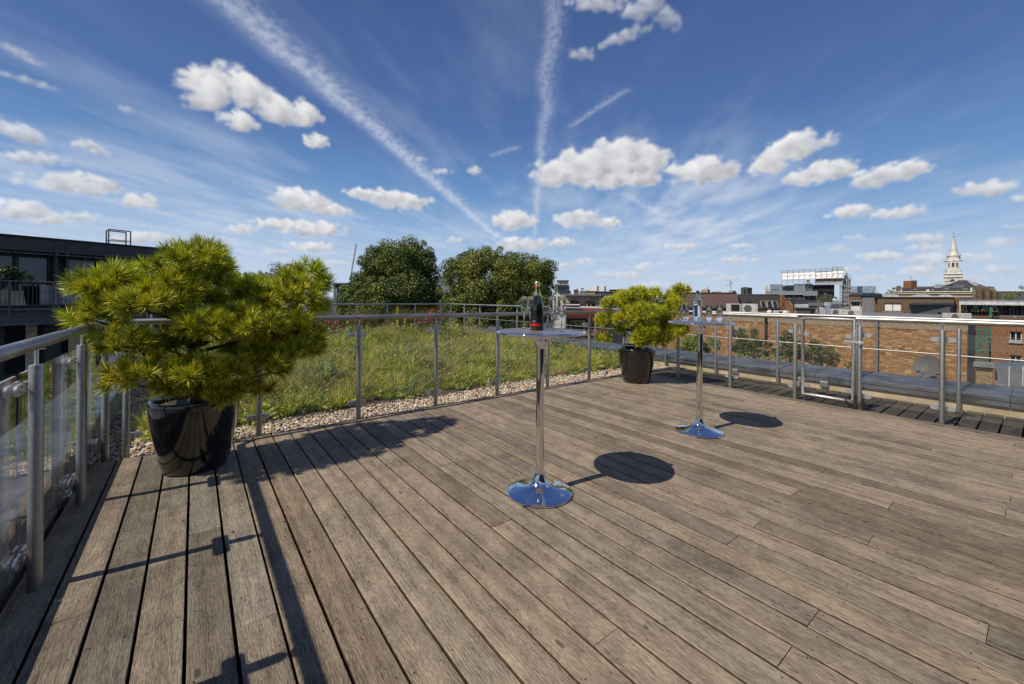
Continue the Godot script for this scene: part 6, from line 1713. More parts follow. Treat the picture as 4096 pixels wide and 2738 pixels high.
	["scaffolding","scaffolding with white plastic sheeting wrapped round the office rooftop","scaffolding","",[128.375,-16,-37.267,-73.812],[["slope","sheeting","sheet_white",[[-6.663,22.982,1.2],[0.627,23.154,1.2],[0.638,24.897,-1],[-6.803,24.721,-1]]],["slope","sheeting","sheet_white",[[0.732,23.091,1.1],[6.408,23.279,1.1],[6.51,25.094,-1],[0.744,24.696,-1]]],["poly","board","timber",[[0.422,21.966],[0.738,23.07],[6.136,23.11],[6.136,22.129]],-0.1,0.1],["box","board","tan",-1.273,-0.528,21.9,22.818,0.5,0.7],["poly","roof_edge","dark_grey",[[-6.808,24.726],[-6.808,24.822],[0.638,24.969],[6.688,25.209],[6.688,25.107],[0.638,24.876]],-2.7,-1.1],["bar","standard","mid_grey",[-6.678,25.628,0.9],[-6.678,21.847,0.9],0.055],["bar","standard","mid_grey",[-5.426,25.632,0.9],[-5.426,21.829,0.9],0.055],["bar","standard","mid_grey",[-4.191,25.636,0.9],[-4.191,21.811,0.9],0.055],["bar","standard","mid_grey",[-2.972,25.64,0.9],[-2.972,21.793,0.9],0.055],["bar","standard","mid_grey",[-1.768,25.644,0.9],[-1.768,21.775,0.9],0.055],["bar","standard","mid_grey",[-0.58,25.647,0.9],[-0.58,21.758,0.9],0.055],["bar","standard","mid_grey",[0.592,25.651,0.9],[0.592,21.74,0.9],0.055],["bar","standard","mid_grey",[1.75,25.655,0.9],[1.75,21.981,0.9],0.055],["bar","standard","mid_grey",[2.893,25.658,0.9],[2.893,21.963,0.9],0.055],["bar","standard","mid_grey",[4.022,25.662,0.9],[4.022,21.945,0.9],0.055],["bar","standard","mid_grey",[5.136,25.666,0.9],[5.136,21.927,0.9],0.055],["bar","standard","mid_grey",[6.237,25.669,0.9],[6.237,21.909,0.9],0.055],["bar","standard","mid_grey",[4.115,26.151,0.8],[4.115,25.131,0.8],0.045],["bar","standard","mid_grey",[4.531,26.172,0.8],[4.531,25.117,0.8],0.045],["bar","standard","mid_grey",[4.946,26.194,0.8],[4.946,25.103,0.8],0.045],["bar","standard","mid_grey",[5.358,26.215,0.8],[5.358,25.089,0.8],0.045],["bar","standard","mid_grey",[5.769,26.236,0.8],[5.769,25.075,0.8],0.045],["bar","standard","mid_grey",[6.178,26.258,0.8],[6.178,25.061,0.8],0.045],["bar","ledger","mid_grey",[-6.704,25.322,0.95],[6.195,25.869,0.95],0.045],["bar","ledger","mid_grey",[-6.704,24.951,0.95],[6.195,25.429,0.95],0.045],["bar","ledger","white",[0.941,23.741,0.95],[6.195,23.668,0.95],0.05],["bar","ledger","white",[-6.704,22.858,0.95],[-0.527,22.8,0.95],0.05],["bar","ledger","white",[-6.704,22.453,0.95],[-0.527,22.408,0.95],0.05],["bar","truss_chord","light_grey",[0.628,22.19,1],[6.193,22.189,1],0.09],["bar","truss_chord","light_grey",[0.628,21.607,1],[6.193,21.623,1],0.09],["bar","truss_brace","light_grey",[0.733,21.605,1],[0.933,22.185,1],0.06],["bar","truss_brace","light_grey",[0.933,22.185,1],[1.133,21.632,1],0.06],["bar","truss_brace","light_grey",[1.133,21.6,1],[1.333,22.178,1],0.06],["bar","truss_brace","light_grey",[1.333,22.178,1],[1.532,21.626,1],0.06],["bar","truss_brace","light_grey",[1.532,21.594,1],[1.731,22.171,1],0.06],["bar","truss_brace","light_grey",[1.731,22.171,1],[1.929,21.621,1],0.06],["bar","truss_brace","light_grey",[1.929,21.589,1],[2.127,22.165,1],0.06],["bar","truss_brace","light_grey",[2.127,22.165,1],[2.324,21.615,1],0.06],["bar","truss_brace","light_grey",[2.324,21.583,1],[2.521,22.158,1],0.06],["bar","truss_brace","light_grey",[2.521,22.158,1],[2.718,21.61,1],0.06],["bar","truss_brace","light_grey",[2.718,21.578,1],[2.914,22.151,1],0.06],["bar","truss_brace","light_grey",[2.914,22.151,1],[3.109,21.604,1],0.06],["bar","truss_brace","light_grey",[3.109,21.572,1],[3.305,22.144,1],0.06],["bar","truss_brace","light_grey",[3.305,22.144,1],[3.499,21.599,1],0.06],["bar","truss_brace","light_grey",[3.499,21.567,1],[3.694,22.138,1],0.06],["bar","truss_brace","light_grey",[3.694,22.138,1],[3.888,21.593,1],0.06],["bar","truss_brace","light_grey",[3.888,21.561,1],[4.081,22.131,1],0.06],["bar","truss_brace","light_grey",[4.081,22.131,1],[4.274,21.588,1],0.06],["bar","truss_brace","light_grey",[4.274,21.556,1],[4.467,22.124,1],0.06],["bar","truss_brace","light_grey",[4.467,22.124,1],[4.659,21.582,1],0.06],["bar","truss_brace","light_grey",[4.659,21.55,1],[4.851,22.118,1],0.06],["bar","truss_brace","light_grey",[4.851,22.118,1],[5.043,21.577,1],0.06],["bar","truss_brace","light_grey",[5.043,21.545,1],[5.234,22.111,1],0.06],["bar","truss_brace","light_grey",[5.234,22.111,1],[5.424,21.571,1],0.06],["bar","truss_brace","light_grey",[5.424,21.54,1],[5.615,22.104,1],0.06],["bar","truss_brace","light_grey",[5.615,22.104,1],[5.805,21.566,1],0.06],["bar","truss_brace","light_grey",[5.805,21.534,1],[5.994,22.098,1],0.06],["bar","truss_brace","light_grey",[5.994,22.098,1],[6.183,21.56,1],0.06],["bar","standard","mid_grey",[5.677,21.682,0.4],[5.677,14.465,0.4],0.08],["bar","standard","mid_grey",[6.073,21.676,0.4],[6.073,14.475,0.4],0.08],["bar","brace","mid_grey",[5.677,21.176,0.4],[6.073,20.666,0.4],0.05],["bar","brace","mid_grey",[5.677,20.479,0.4],[6.073,19.971,0.4],0.05],["bar","brace","mid_grey",[5.677,19.783,0.4],[6.073,19.276,0.4],0.05],["bar","brace","mid_grey",[5.677,19.086,0.4],[6.073,18.581,0.4],0.05],["bar","brace","mid_grey",[5.677,18.39,0.4],[6.073,17.886,0.4],0.05],["bar","brace","mid_grey",[5.677,17.693,0.4],[6.073,17.191,0.4],0.05],["bar","brace","mid_grey",[5.677,16.997,0.4],[6.073,16.496,0.4],0.05],["bar","brace","mid_grey",[5.677,16.301,0.4],[6.073,15.802,0.4],0.05],["bar","brace","mid_grey",[5.677,15.604,0.4],[6.073,15.107,0.4],0.05],["bar","ledger","light_grey",[5.528,20.924,0.4],[7.783,21.026,0.4],0.06],["bar","ledger","light_grey",[5.528,19.847,0.4],[7.783,19.962,0.4],0.06],["bar","ledger","light_grey",[5.528,18.769,0.4],[7.783,18.898,0.4],0.06],["bar","ledger","light_grey",[5.528,17.692,0.4],[7.783,17.835,0.4],0.06],["bar","ledger","light_grey",[5.528,16.615,0.4],[7.783,16.772,0.4],0.06],["bar","ledger","light_grey",[5.528,15.538,0.4],[7.783,15.708,0.4],0.06]]],
	["scaffold_tower","grey netted scaffold tower with red brick top beside the office","scaffolding","",[130.46,-16,-30.599,-76.8],[["box","netting","mesh_grey",-0.763,0.78,14.614,23.07,-2.6,0],["box","chimney","brick_red",-0.443,0.245,23.103,23.787,-1.6,-0.4],["bar","frame","dark_grey",[-0.148,23.817,-1],[-0.148,24.454,-1],0.08],["bar","frame","dark_grey",[0.099,23.81,-1],[0.099,24.446,-1],0.08],["bar","frame","dark_grey",[-0.148,24.454,-1],[0.099,24.446,-1],0.08],["bar","standard","light_grey",[-0.737,23.97,0.12],[-0.737,14.47,0.12],0.07],["bar","standard","light_grey",[-0.392,23.96,0.12],[-0.392,14.479,0.12],0.07],["bar","standard","light_grey",[0,23.948,0.12],[0,14.49,0.12],0.07],["bar","standard","light_grey",[0.391,23.936,0.12],[0.391,14.5,0.12],0.07],["bar","standard","light_grey",[0.779,23.925,0.12],[0.779,14.511,0.12],0.07],["bar","ledger","light_grey",[-0.836,22.832,0.12],[0.876,22.855,0.12],0.06],["bar","ledger","light_grey",[-0.836,21.881,0.12],[0.876,21.914,0.12],0.06],["bar","ledger","light_grey",[-0.836,20.931,0.12],[0.876,20.973,0.12],0.06],["bar","ledger","light_grey",[-0.836,19.98,0.12],[0.876,20.032,0.12],0.06],["bar","ledger","light_grey",[-0.836,19.029,0.12],[0.876,19.091,0.12],0.06],["bar","ledger","light_grey",[-0.836,18.079,0.12],[0.876,18.15,0.12],0.06],["bar","ledger","light_grey",[-0.836,17.128,0.12],[0.876,17.21,0.12],0.06],["bar","ledger","light_grey",[-0.836,16.178,0.12],[0.876,16.269,0.12],0.06],["bar","ledger","light_grey",[-0.836,15.227,0.12],[0.876,15.329,0.12],0.06],["bar","brace","light_grey",[-0.737,21.877,0.2],[0.779,22.791,0.2],0.06],["bar","brace","light_grey",[-0.737,19.978,0.2],[0.779,20.909,0.2],0.06],["bar","brace","light_grey",[-0.737,18.079,0.2],[0.779,19.028,0.2],0.06],["bar","brace","light_grey",[-0.737,16.18,0.2],[0.779,17.146,0.2],0.06]]],
	["patterned_tower","far office building clad in a blue and white wavy panel pattern","building","",[540.166,-16,-113.287,-78.155],[["box","wall","glass_blue_bright",-9.644,9.554,0,32.734,-30,0],["box","panel","white",-9.238,-8.76,31.296,32.458,-0.1,0.4],["box","panel","white",-8.97,-8.492,29.615,30.777,-0.1,0.4],["box","panel","white",-9.094,-8.617,27.938,29.1,-0.1,0.4],["box","panel","white",-9.43,-8.952,26.261,27.423,-0.1,0.4],["box","panel","white",-8.015,-7.539,31.282,32.443,-0.1,0.4],["box","panel","white",-8.008,-7.532,29.607,30.767,-0.1,0.4],["box","panel","white",-8.331,-7.854,27.933,29.094,-0.1,0.4],["box","panel","white",-8.51,-8.033,26.258,27.418,-0.1,0.4],["box","panel","white",-6.961,-6.486,31.271,32.429,-0.1,0.4],["box","panel","white",-7.219,-6.744,29.6,30.759,-0.1,0.4],["box","panel","white",-7.495,-7.019,27.928,29.087,-0.1,0.4],["box","panel","white",-7.384,-6.908,26.254,27.412,-0.1,0.4],["box","panel","white",-6.114,-5.64,31.261,32.418,-0.1,0.4],["box","panel","white",-6.441,-5.967,29.593,30.751,-0.1,0.4],["box","panel","white",-6.462,-5.988,27.922,29.079,-0.1,0.4],["box","panel","white",-6.146,-5.672,26.249,27.406,-0.1,0.4],["box","panel","white",-5.358,-4.885,31.253,32.408,-0.1,0.4],["box","panel","white",-5.507,-5.034,29.585,30.741,-0.1,0.4],["box","panel","white",-5.259,-4.786,27.915,29.07,-0.1,0.4],["box","panel","white",-4.977,-4.505,26.245,27.4,-0.1,0.4],["box","panel","glass_blue",-4.511,-4.04,31.244,32.397,-0.1,0.4],["box","panel","glass_blue",-4.37,-3.899,29.576,30.729,-0.1,0.4],["box","panel","glass_blue",-4.042,-3.572,27.908,29.06,-0.1,0.4],["box","panel","glass_blue",-4.008,-3.537,26.242,27.395,-0.1,0.4],["box","panel","glass_blue",-3.464,-2.995,31.232,32.384,-0.1,0.4],["box","panel","glass_blue",-3.142,-2.672,29.565,30.717,-0.1,0.4],["box","panel","glass_blue",-2.982,-2.513,27.901,29.052,-0.1,0.4],["box","panel","glass_blue",-3.219,-2.749,26.239,27.391,-0.1,0.4],["box","panel","glass_blue",-2.261,-1.793,31.219,32.368,-0.1,0.4],["box","panel","glass_blue",-2.001,-1.534,29.555,30.705,-0.1,0.4],["box","panel","glass_blue",-2.129,-1.661,27.896,29.046,-0.1,0.4],["box","panel","glass_blue",-2.457,-1.989,26.237,27.387,-0.1,0.4],["box","panel","glass_blue",-1.065,-0.599,31.205,32.353,-0.1,0.4],["box","panel","glass_blue",-1.064,-0.598,29.547,30.695,-0.1,0.4],["box","panel","glass_blue",-1.381,-0.915,27.892,29.04,-0.1,0.4],["box","panel","glass_blue",-1.553,-1.086,26.234,27.382,-0.1,0.4],["box","panel","white",-0.037,0.428,31.194,32.34,-0.1,0.4],["box","panel","white",-0.294,0.171,29.541,30.687,-0.1,0.4],["box","panel","white",-0.56,-0.095,27.887,29.033,-0.1,0.4],["box","panel","white",-0.446,0.019,26.23,27.376,-0.1,0.4],["box","panel","white",0.789,1.253,31.185,32.329,-0.1,0.4],["box","panel","white",0.47,0.934,29.534,30.679,-0.1,0.4],["box","panel","white",0.455,0.919,27.881,29.026,-0.1,0.4],["box","panel","white",0.766,1.23,26.226,27.37,-0.1,0.4],["box","panel","white",1.529,1.992,31.176,32.32,-0.1,0.4],["box","panel","white",1.388,1.851,29.526,30.67,-0.1,0.4],["box","panel","white",1.635,2.097,27.873,29.016,-0.1,0.4],["box","panel","white",1.907,2.369,26.222,27.364,-0.1,0.4],["box","panel","white",2.361,2.822,31.167,32.309,-0.1,0.4],["box","panel","white",2.504,2.965,29.517,30.658,-0.1,0.4],["box","panel","white",2.824,3.285,27.866,29.007,-0.1,0.4],["box","panel","white",2.852,3.313,26.219,27.359,-0.1,0.4],["box","panel","white",3.39,3.85,31.156,32.296,-0.1,0.4],["box","panel","white",3.707,4.166,29.507,30.646,-0.1,0.4],["box","panel","white",3.859,4.318,27.86,28.999,-0.1,0.4],["box","panel","white",3.623,4.083,26.216,27.355,-0.1,0.4],["box","panel","white",4.57,5.028,31.143,32.28,-0.1,0.4],["box","panel","white",4.82,5.278,29.497,30.634,-0.1,0.4],["box","panel","white",4.691,5.149,27.855,28.993,-0.1,0.4],["box","panel","white",4.37,4.829,26.213,27.351,-0.1,0.4],["box","panel","white",5.738,6.195,31.13,32.265,-0.1,0.4],["box","panel","white",5.734,6.191,29.489,30.625,-0.1,0.4],["box","panel","white",5.422,5.879,27.851,28.987,-0.1,0.4],["box","panel","white",5.259,5.716,26.21,27.347,-0.1,0.4],["box","panel","white",6.741,7.196,31.119,32.252,-0.1,0.4],["box","panel","white",6.487,6.942,29.483,30.617,-0.1,0.4],["box","panel","white",6.229,6.685,27.846,28.981,-0.1,0.4],["box","panel","white",6.346,6.801,26.207,27.341,-0.1,0.4],["box","panel","white",7.547,8.001,31.11,32.242,-0.1,0.4],["box","panel","white",7.236,7.69,29.476,30.609,-0.1,0.4],["box","panel","white",7.227,7.681,27.84,28.973,-0.1,0.4],["box","panel","white",7.533,7.987,26.202,27.335,-0.1,0.4],["box","panel","white",8.272,8.725,31.102,32.233,-0.1,0.4],["box","panel","white",8.139,8.592,29.469,30.6,-0.1,0.4],["box","panel","white",8.384,8.837,27.833,28.964,-0.1,0.4],["box","panel","white",8.648,9.1,26.199,27.329,-0.1,0.4]]],
	["low_roofs","cluster of low dark roofs in front of the patterned blue tower","building","",[113.896,-16,-23.181,-78.496],[["box","wall","brick_brown",-2.975,-1.018,0,18.582,-8,0],["slope","roof","slate_grey",[[-3.054,18.579,0.2],[-0.935,18.581,0.2],[-1.255,19.224,-3],[-2.879,19.23,-3]]],["box","wall","mid_grey",-1.009,2.389,0,18.481,-8.3,-0.3],["slope","roof","slate_dark",[[-1.059,18.476,0],[2.461,18.481,0],[2.244,19.05,-3],[-0.834,19.058,-3]]],["box","chimney","brick_orange",-2.587,-2.332,18.929,19.535,-2.3,-1.5]]],
	["church","white stone church tower with tall pointed spire and gilded cross","church","",[218.84,-16,-20.42,-84.669],[["lathe","spire","stone_white",0.094,-3,8,[[0.956,36.015],[0.928,36.384],[0.2,41],[0.146,41.092]]],["lathe","ball","gold",0.094,-3,10,[[0,41.046],[0.2,41.184],[0.309,41.508],[0.2,41.785],[0,41.877]]],["bar","cross","gold",[0.094,41.831,-3],[0.094,43.123,-3],0.1],["bar","cross","gold",[-0.347,42.618,-3],[0.534,42.521,-3],0.1],["lathe","lantern","stone_white",0.063,-3,8,[[1.411,34.494],[1.274,35.094],[1.047,36.017]]],["lathe","cornice","stone_white",0.063,-3,8,[[1.456,34.171],[1.957,34.263],[1.911,34.494],[1.411,34.54]]],["lathe","lantern","stone_white",0.063,-3,8,[[1.775,32.694],[1.729,34.171]]],["lathe","cornice","stone_white",0,-3,8,[[2.184,32.282],[2.64,32.421],[2.549,32.652],[1.82,32.883]]],["wall","belfry","stone_white",-1.565,1.541,28.847,32.126,-5.2,0,[[-1.218,-0.873,30.031,31.488,1,1],[-0.373,0.31,30.031,31.625,1,1],[0.743,1.235,30.031,31.625,1,1]]],["box","cornice","stone_white",-1.689,1.662,28.652,28.925,-5.45,0.25],["poly","tower","stone_white",[[-2.384,23.6],[-2.352,27.46],[-2.067,27.725],[-1.688,28.535],[-1.625,28.761],[1.599,28.619],[1.721,28.389],[2.026,27.566],[2.329,27.284],[2.39,23.509]],-6.2,0.4],["box","cornice","stone_white",-2.444,2.387,27.403,27.585,-6.5,0.7],["box","cornice","stone_white",-2.475,2.447,26.268,26.45,-6.5,0.7],["lathe","urn","stone_white",-1.876,0.5,8,[[0.218,28.446],[0.309,28.813],[0.146,29.088],[0.2,29.363],[0,29.501]]],["lathe","urn","stone_white",1.934,0.5,8,[[0.218,28.284],[0.309,28.644],[0.146,28.914],[0.2,29.184],[0,29.319]]],["poly","fanlight","dark_grey",[[-0.747,24.889],[-0.622,25.387],[-0.31,25.652],[0.062,25.641],[0.371,25.36],[0.495,24.858]],0.26,0.46],["box","tower","stone_white",-2.32,2.329,0,23.554,-6.2,0.4]]],
	["church_roof","slate hipped roofs of the hall in front of the church tower","building","",[180.986,-16,-18.083,-84.294],[["slope","roof","slate_grey",[[-1.472,21.692,0],[4.665,21.606,0],[3.311,24.002,-5],[2.43,24.026,-5]]],["slope","roof","slate_grey",[[4.665,21.606,0],[7.88,22.054,-5],[4.052,24.019,-6],[3.311,24.002,-5]]],["slope","rooflight","lead",[[-1.259,21.687,0.1],[3.321,21.623,0.1],[3.693,22.465,-1],[-0.896,22.552,-1]]],["slope","rooflight","light_grey",[[5.709,22.196,-2],[6.627,22.245,-3],[4.783,23.532,-4.6],[4.17,23.54,-4.4]]],["box","roof_edge","black",-0.574,1.137,23.321,23.472,-0.6,0.4],["wall","attic","slate_grey",-10.035,4.663,20.588,21.679,-4.9,0.1,[[-7.22,-6.6,20.626,21.087,1,1],[-0.732,0.312,20.626,21.241,2,1],[3.17,4.168,20.626,21.241,2,1]]],["slope","roof","slate_grey",[[-10.035,21.809,0.1],[-2.806,21.708,0.1],[-2.839,22.071,-2],[-9.797,22.181,-2]]],["box","frame","white",-0.784,0.364,21.212,21.303,0,0.3],["box","frame","white",3.117,4.213,21.168,21.257,0,0.3],["box","frame","white",-7.212,-6.536,21.13,21.225,0,0.3],["box","skylight","white",-4.485,-3.83,20.613,21.102,0,0.3],["box","chimney","stone_dirty",-3.285,-2.8,20.609,22.241,-0.5,0.5],["poly","chimney","brick_brown",[[-11.421,20.609],[-11.303,22.301],[-10.48,22.368],[-10.129,21.881],[-10.48,20.602]],-1.5,0.5],["box","cornice","stone_white",-11.79,5.075,20.304,20.557,-4.8,1.2],["box","frieze","dark_grey",-11.75,5.083,20.078,20.293,-5.1,0.9],["box","cornice","cream",-11.744,5.08,19.693,20.062,-5,1],["box","wall","cream",-11.77,5.091,0,19.683,-5.4,0.6],["lathe","vent","light_grey",-2.452,-1.5,8,[[0.197,21.82],[0.197,22.673],[0.137,22.828],[0,22.906]]],["lathe","vent","light_grey",-2.128,-1.5,8,[[0.197,21.815],[0.197,22.667],[0.137,22.822],[0,22.899]]],["lathe","vent","light_grey",-1.752,-1.5,8,[[0.197,21.809],[0.197,22.659],[0.137,22.814],[0,22.891]]],["lathe","vent","light_grey",-1.271,-1.5,8,[[0.197,21.803],[0.197,22.65],[0.137,22.804],[0,22.881]]]]],
	["stair_tower","red brick roof stair tower with white coping near the church","building","",[165.221,3,-23.951,-81.752],[["rbox","wall","brick_orange",0.209,2.336,4.402,2.085,2.029,36],["rbox","coping","white",0.209,4.416,4.555,2.151,2.116,36],["bar","aerial","mid_grey",[0.105,4.558,-1],[0.105,5.583,-1],0.06],["bar","aerial","mid_grey",[-0.264,5.521,-1],[0.368,5.685,-1],0.05]]],
	["ruined_chapel","weathered stone block with rounded buttresses right of the church hall","building","",[179.065,-16,-10.721,-86.574],[["poly","wall","stone_dirty",[[-2.148,17.257],[-2.148,21.831],[-1.955,22.009],[1.862,21.764],[2.091,21.406],[2.183,20.84],[2.457,20.414],[2.457,17.313]],-6,0],["lathe","buttress","stone_dark",-0.661,0.3,12,[[0.788,17.275],[0.788,21.008],[0.501,21.439],[0,21.583]]],["lathe","buttress","stone_dark",0.749,0.3,12,[[0.716,17.292],[0.716,20.707],[0.358,21.205],[0,21.348]]],["lathe","buttress","stone_dark",2.133,0.3,12,[[0.573,17.309],[0.573,20.271],[0.286,20.694],[0,20.835]]]]],
	["tiled_roof_building","long grey tiled roof with white roof edge at the far right","building","",[220.179,-16,-6.745,-88.245],[["slope","roof","slate_grey",[[-3.579,17.663,0],[4.732,17.747,0],[4.818,21.041,-4],[-3.472,21.196,-4]]],["box","roof_edge","white",-3.464,4.807,21.168,21.581,-5.5,-3.5],["box","wall","light_grey",-3.58,4.734,0,17.689,-6.1,-0.1]]],
	["brick_flat_building","red brick flat roofed building with a double white blind window","building","",[49.791,-16,-7.012,-81.984],[["wall","wall","brick_brown",-2.372,2.429,0,17.655,-8,0,[[-1.914,-0.746,16.414,17.187,2,1]]],["box","wall","brick_brown",-2.599,-2.398,0,17.636,-6.4,-0.4],["box","coping","dark_grey",-2.606,2.452,17.654,17.706,-8.08,0.12],["box","sill","light_grey",-1.96,-0.696,16.308,16.366,-0.18,0.12],["box","wall","brick_brown",2.462,2.744,0,17.659,-6.6,-0.6]]],
	["barrel_skylight","white arched barrel rooflight on the brick roof, left of three","skylight","barrel rooflights on the brick roof",[53.662,1,-9.075,-80.402],[["poly","vault","white",[[0.627,0.717],[0.596,0.795],[0.508,0.865],[0.37,0.921],[0.195,0.957],[0,0.97],[-0.196,0.958],[-0.375,0.921],[-0.517,0.864],[-0.608,0.792],[-0.64,0.713]],-2.5,0],["poly","rib","pale_grey",[[0.638,0.715],[0.607,0.796],[0.518,0.87],[0.377,0.928],[0.199,0.966],[0,0.979],[-0.2,0.966],[-0.382,0.928],[-0.527,0.869],[-0.62,0.793],[-0.652,0.71]],-0.01,0.05],["poly","rib","pale_grey",[[0.645,0.719],[0.614,0.802],[0.523,0.876],[0.381,0.935],[0.201,0.973],[0,0.987],[-0.202,0.974],[-0.386,0.935],[-0.533,0.875],[-0.627,0.799],[-0.66,0.715]],-0.61,-0.55],["poly","rib","pale_grey",[[0.652,0.724],[0.621,0.807],[0.529,0.882],[0.385,0.942],[0.203,0.981],[0,0.994],[-0.205,0.981],[-0.39,0.942],[-0.538,0.881],[-0.634,0.804],[-0.667,0.719]],-1.21,-1.15],["poly","rib","pale_grey",[[0.659,0.729],[0.628,0.813],[0.535,0.889],[0.389,0.949],[0.205,0.988],[0,1.002],[-0.207,0.988],[-0.394,0.949],[-0.544,0.888],[-0.641,0.81],[-0.674,0.724]],-1.81,-1.75]]],
	["barrel_skylight","white arched barrel rooflight on the brick roof, middle of three","skylight","barrel rooflights on the brick roof",[55.919,1,-7.33,-82.532],[["poly","vault","white",[[0.814,0.74],[0.775,0.818],[0.661,0.888],[0.482,0.944],[0.254,0.98],[0,0.992],[-0.256,0.98],[-0.49,0.944],[-0.676,0.887],[-0.797,0.815],[-0.839,0.735]],-2.5,0],["poly","rib","pale_grey",[[0.83,0.737],[0.79,0.819],[0.673,0.892],[0.491,0.95],[0.259,0.988],[0,1.002],[-0.261,0.989],[-0.499,0.951],[-0.69,0.891],[-0.812,0.816],[-0.855,0.732]],-0.01,0.05],["poly","rib","pale_grey",[[0.839,0.742],[0.798,0.824],[0.68,0.898],[0.496,0.957],[0.262,0.996],[0,1.009],[-0.264,0.996],[-0.505,0.958],[-0.697,0.898],[-0.821,0.821],[-0.864,0.737]],-0.61,-0.55],["poly","rib","pale_grey",[[0.847,0.747],[0.807,0.83],[0.687,0.905],[0.501,0.964],[0.265,1.003],[0,1.017],[-0.267,1.004],[-0.51,0.965],[-0.704,0.904],[-0.83,0.827],[-0.873,0.741]],-1.21,-1.15],["poly","rib","pale_grey",[[0.856,0.752],[0.815,0.836],[0.695,0.911],[0.506,0.971],[0.267,1.01],[0,1.024],[-0.27,1.011],[-0.515,0.972],[-0.712,0.91],[-0.838,0.832],[-0.882,0.746]],-1.81,-1.75]]],
	["barrel_skylight","white arched barrel rooflight on the brick roof, right of three","skylight","barrel rooflights on the brick roof",[57.781,1,-5.891,-84.179],[["poly","vault","white",[[0.546,0.758],[0.52,0.836],[0.443,0.906],[0.322,0.962],[0.17,0.998],[0,1.011],[-0.171,0.999],[-0.326,0.963],[-0.45,0.906],[-0.53,0.834],[-0.557,0.754]],-2.5,0],["poly","rib","pale_grey",[[0.556,0.755],[0.53,0.837],[0.451,0.91],[0.328,0.969],[0.173,1.007],[0,1.02],[-0.174,1.007],[-0.332,0.969],[-0.459,0.91],[-0.54,0.835],[-0.568,0.752]],-0.01,0.05],["poly","rib","pale_grey",[[0.562,0.76],[0.535,0.842],[0.456,0.917],[0.332,0.976],[0.175,1.014],[0,1.028],[-0.176,1.015],[-0.336,0.976],[-0.463,0.916],[-0.545,0.841],[-0.574,0.756]],-0.61,-0.55],["poly","rib","pale_grey",[[0.568,0.765],[0.54,0.848],[0.46,0.923],[0.335,0.983],[0.177,1.022],[0,1.035],[-0.178,1.022],[-0.339,0.984],[-0.468,0.923],[-0.551,0.846],[-0.58,0.761]],-1.21,-1.15],["poly","rib","pale_grey",[[0.574,0.769],[0.546,0.854],[0.465,0.929],[0.339,0.99],[0.179,1.029],[0,1.043],[-0.18,1.03],[-0.343,0.991],[-0.473,0.929],[-0.557,0.852],[-0.586,0.766]],-1.81,-1.75]]],
	["rendered_box","dark grey rendered roof extension with a small black wall lamp","building","",[46.798,-0.6,-5.533,-83.257],[["rbox","wall","render_grey",1.028,0.458,1.692,2.412,0.882,14],["poly","roof","dark_grey",[[-1.324,1.655],[-1.117,1.832],[1.252,1.832],[1.225,1.695]],-3.08,0.12],["lathe","lamp","black",0.318,0.3,10,[[0,1.247],[0.032,1.267],[0.04,1.425],[0.1,1.484],[0.11,1.533],[0,1.573]]]]],
	["terrace_canopy","roof terrace with pale canopy and teal column at the right edge","building","",[64.239,-16,-3.426,-86.947],[["box","canopy","white",-2.163,2.628,17.025,17.086,-4.5,1.5],["box","fascia","pale_grey",-2.07,2.666,17.102,17.498,-4.4,0.6],["box","roof_edge","light_grey",-2.084,2.662,17.498,17.533,-4.5,0.7],["wall","wall","dark_grey",-2.013,2.733,15.912,17.008,-5,-1,[[-1.886,-1.35,15.964,16.939,2,1],[-1.039,-0.518,15.964,16.939,2,1],[-0.217,0.289,15.964,16.939,2,1],[0.582,1.074,15.964,16.939,2,1],[1.359,1.837,15.964,16.939,2,1],[2.114,2.58,15.964,16.939,2,1]]],["cyl","column","teal",0.098,15.671,16.994,0.127,1.2],["box","deck","brick_brown",-2.004,2.649,0,15.929,-5,1],["bar","rail","light_grey",[-0.065,15.93,1.3],[2.637,15.994,1.3],0.03],["box","soffit","dark_grey",-2.388,-1.186,17.533,17.796,-2.8,0.2],["box","joint","mid_grey",-1.681,-1.671,17.07,17.475,0.57,0.62],["box","joint","mid_grey",-0.939,-0.928,17.081,17.482,0.57,0.62],["box","joint","mid_grey",-0.215,-0.205,17.093,17.488,0.57,0.62],["box","joint","mid_grey",0.49,0.5,17.104,17.494,0.57,0.62],["box","joint","mid_grey",1.177,1.187,17.114,17.5,0.57,0.62],["box","joint","mid_grey",1.847,1.856,17.125,17.505,0.57,0.62],["bar","post","light_grey",[0.612,15.992,1.3],[0.612,15.72,1.3],0.03],["bar","post","light_grey",[1.598,16.028,1.3],[1.598,15.761,1.3],0.03]]],
	["brick_house","orange brick house with a small window at the right edge","house","",[42.593,-16,-1.201,-88.385],[["wall","wall","brick_orange",-1.004,1.395,0,15.908,-6,0,[[-0.209,0.329,14.754,15.388,2,1],[-0.209,0.329,13.242,13.827,2,1]]],["box","sill","light_grey",-0.24,0.369,14.632,14.74,-0.18,0.12],["box","coping","mid_grey",-1.024,1.393,15.907,15.975,-6.14,0.06]]],
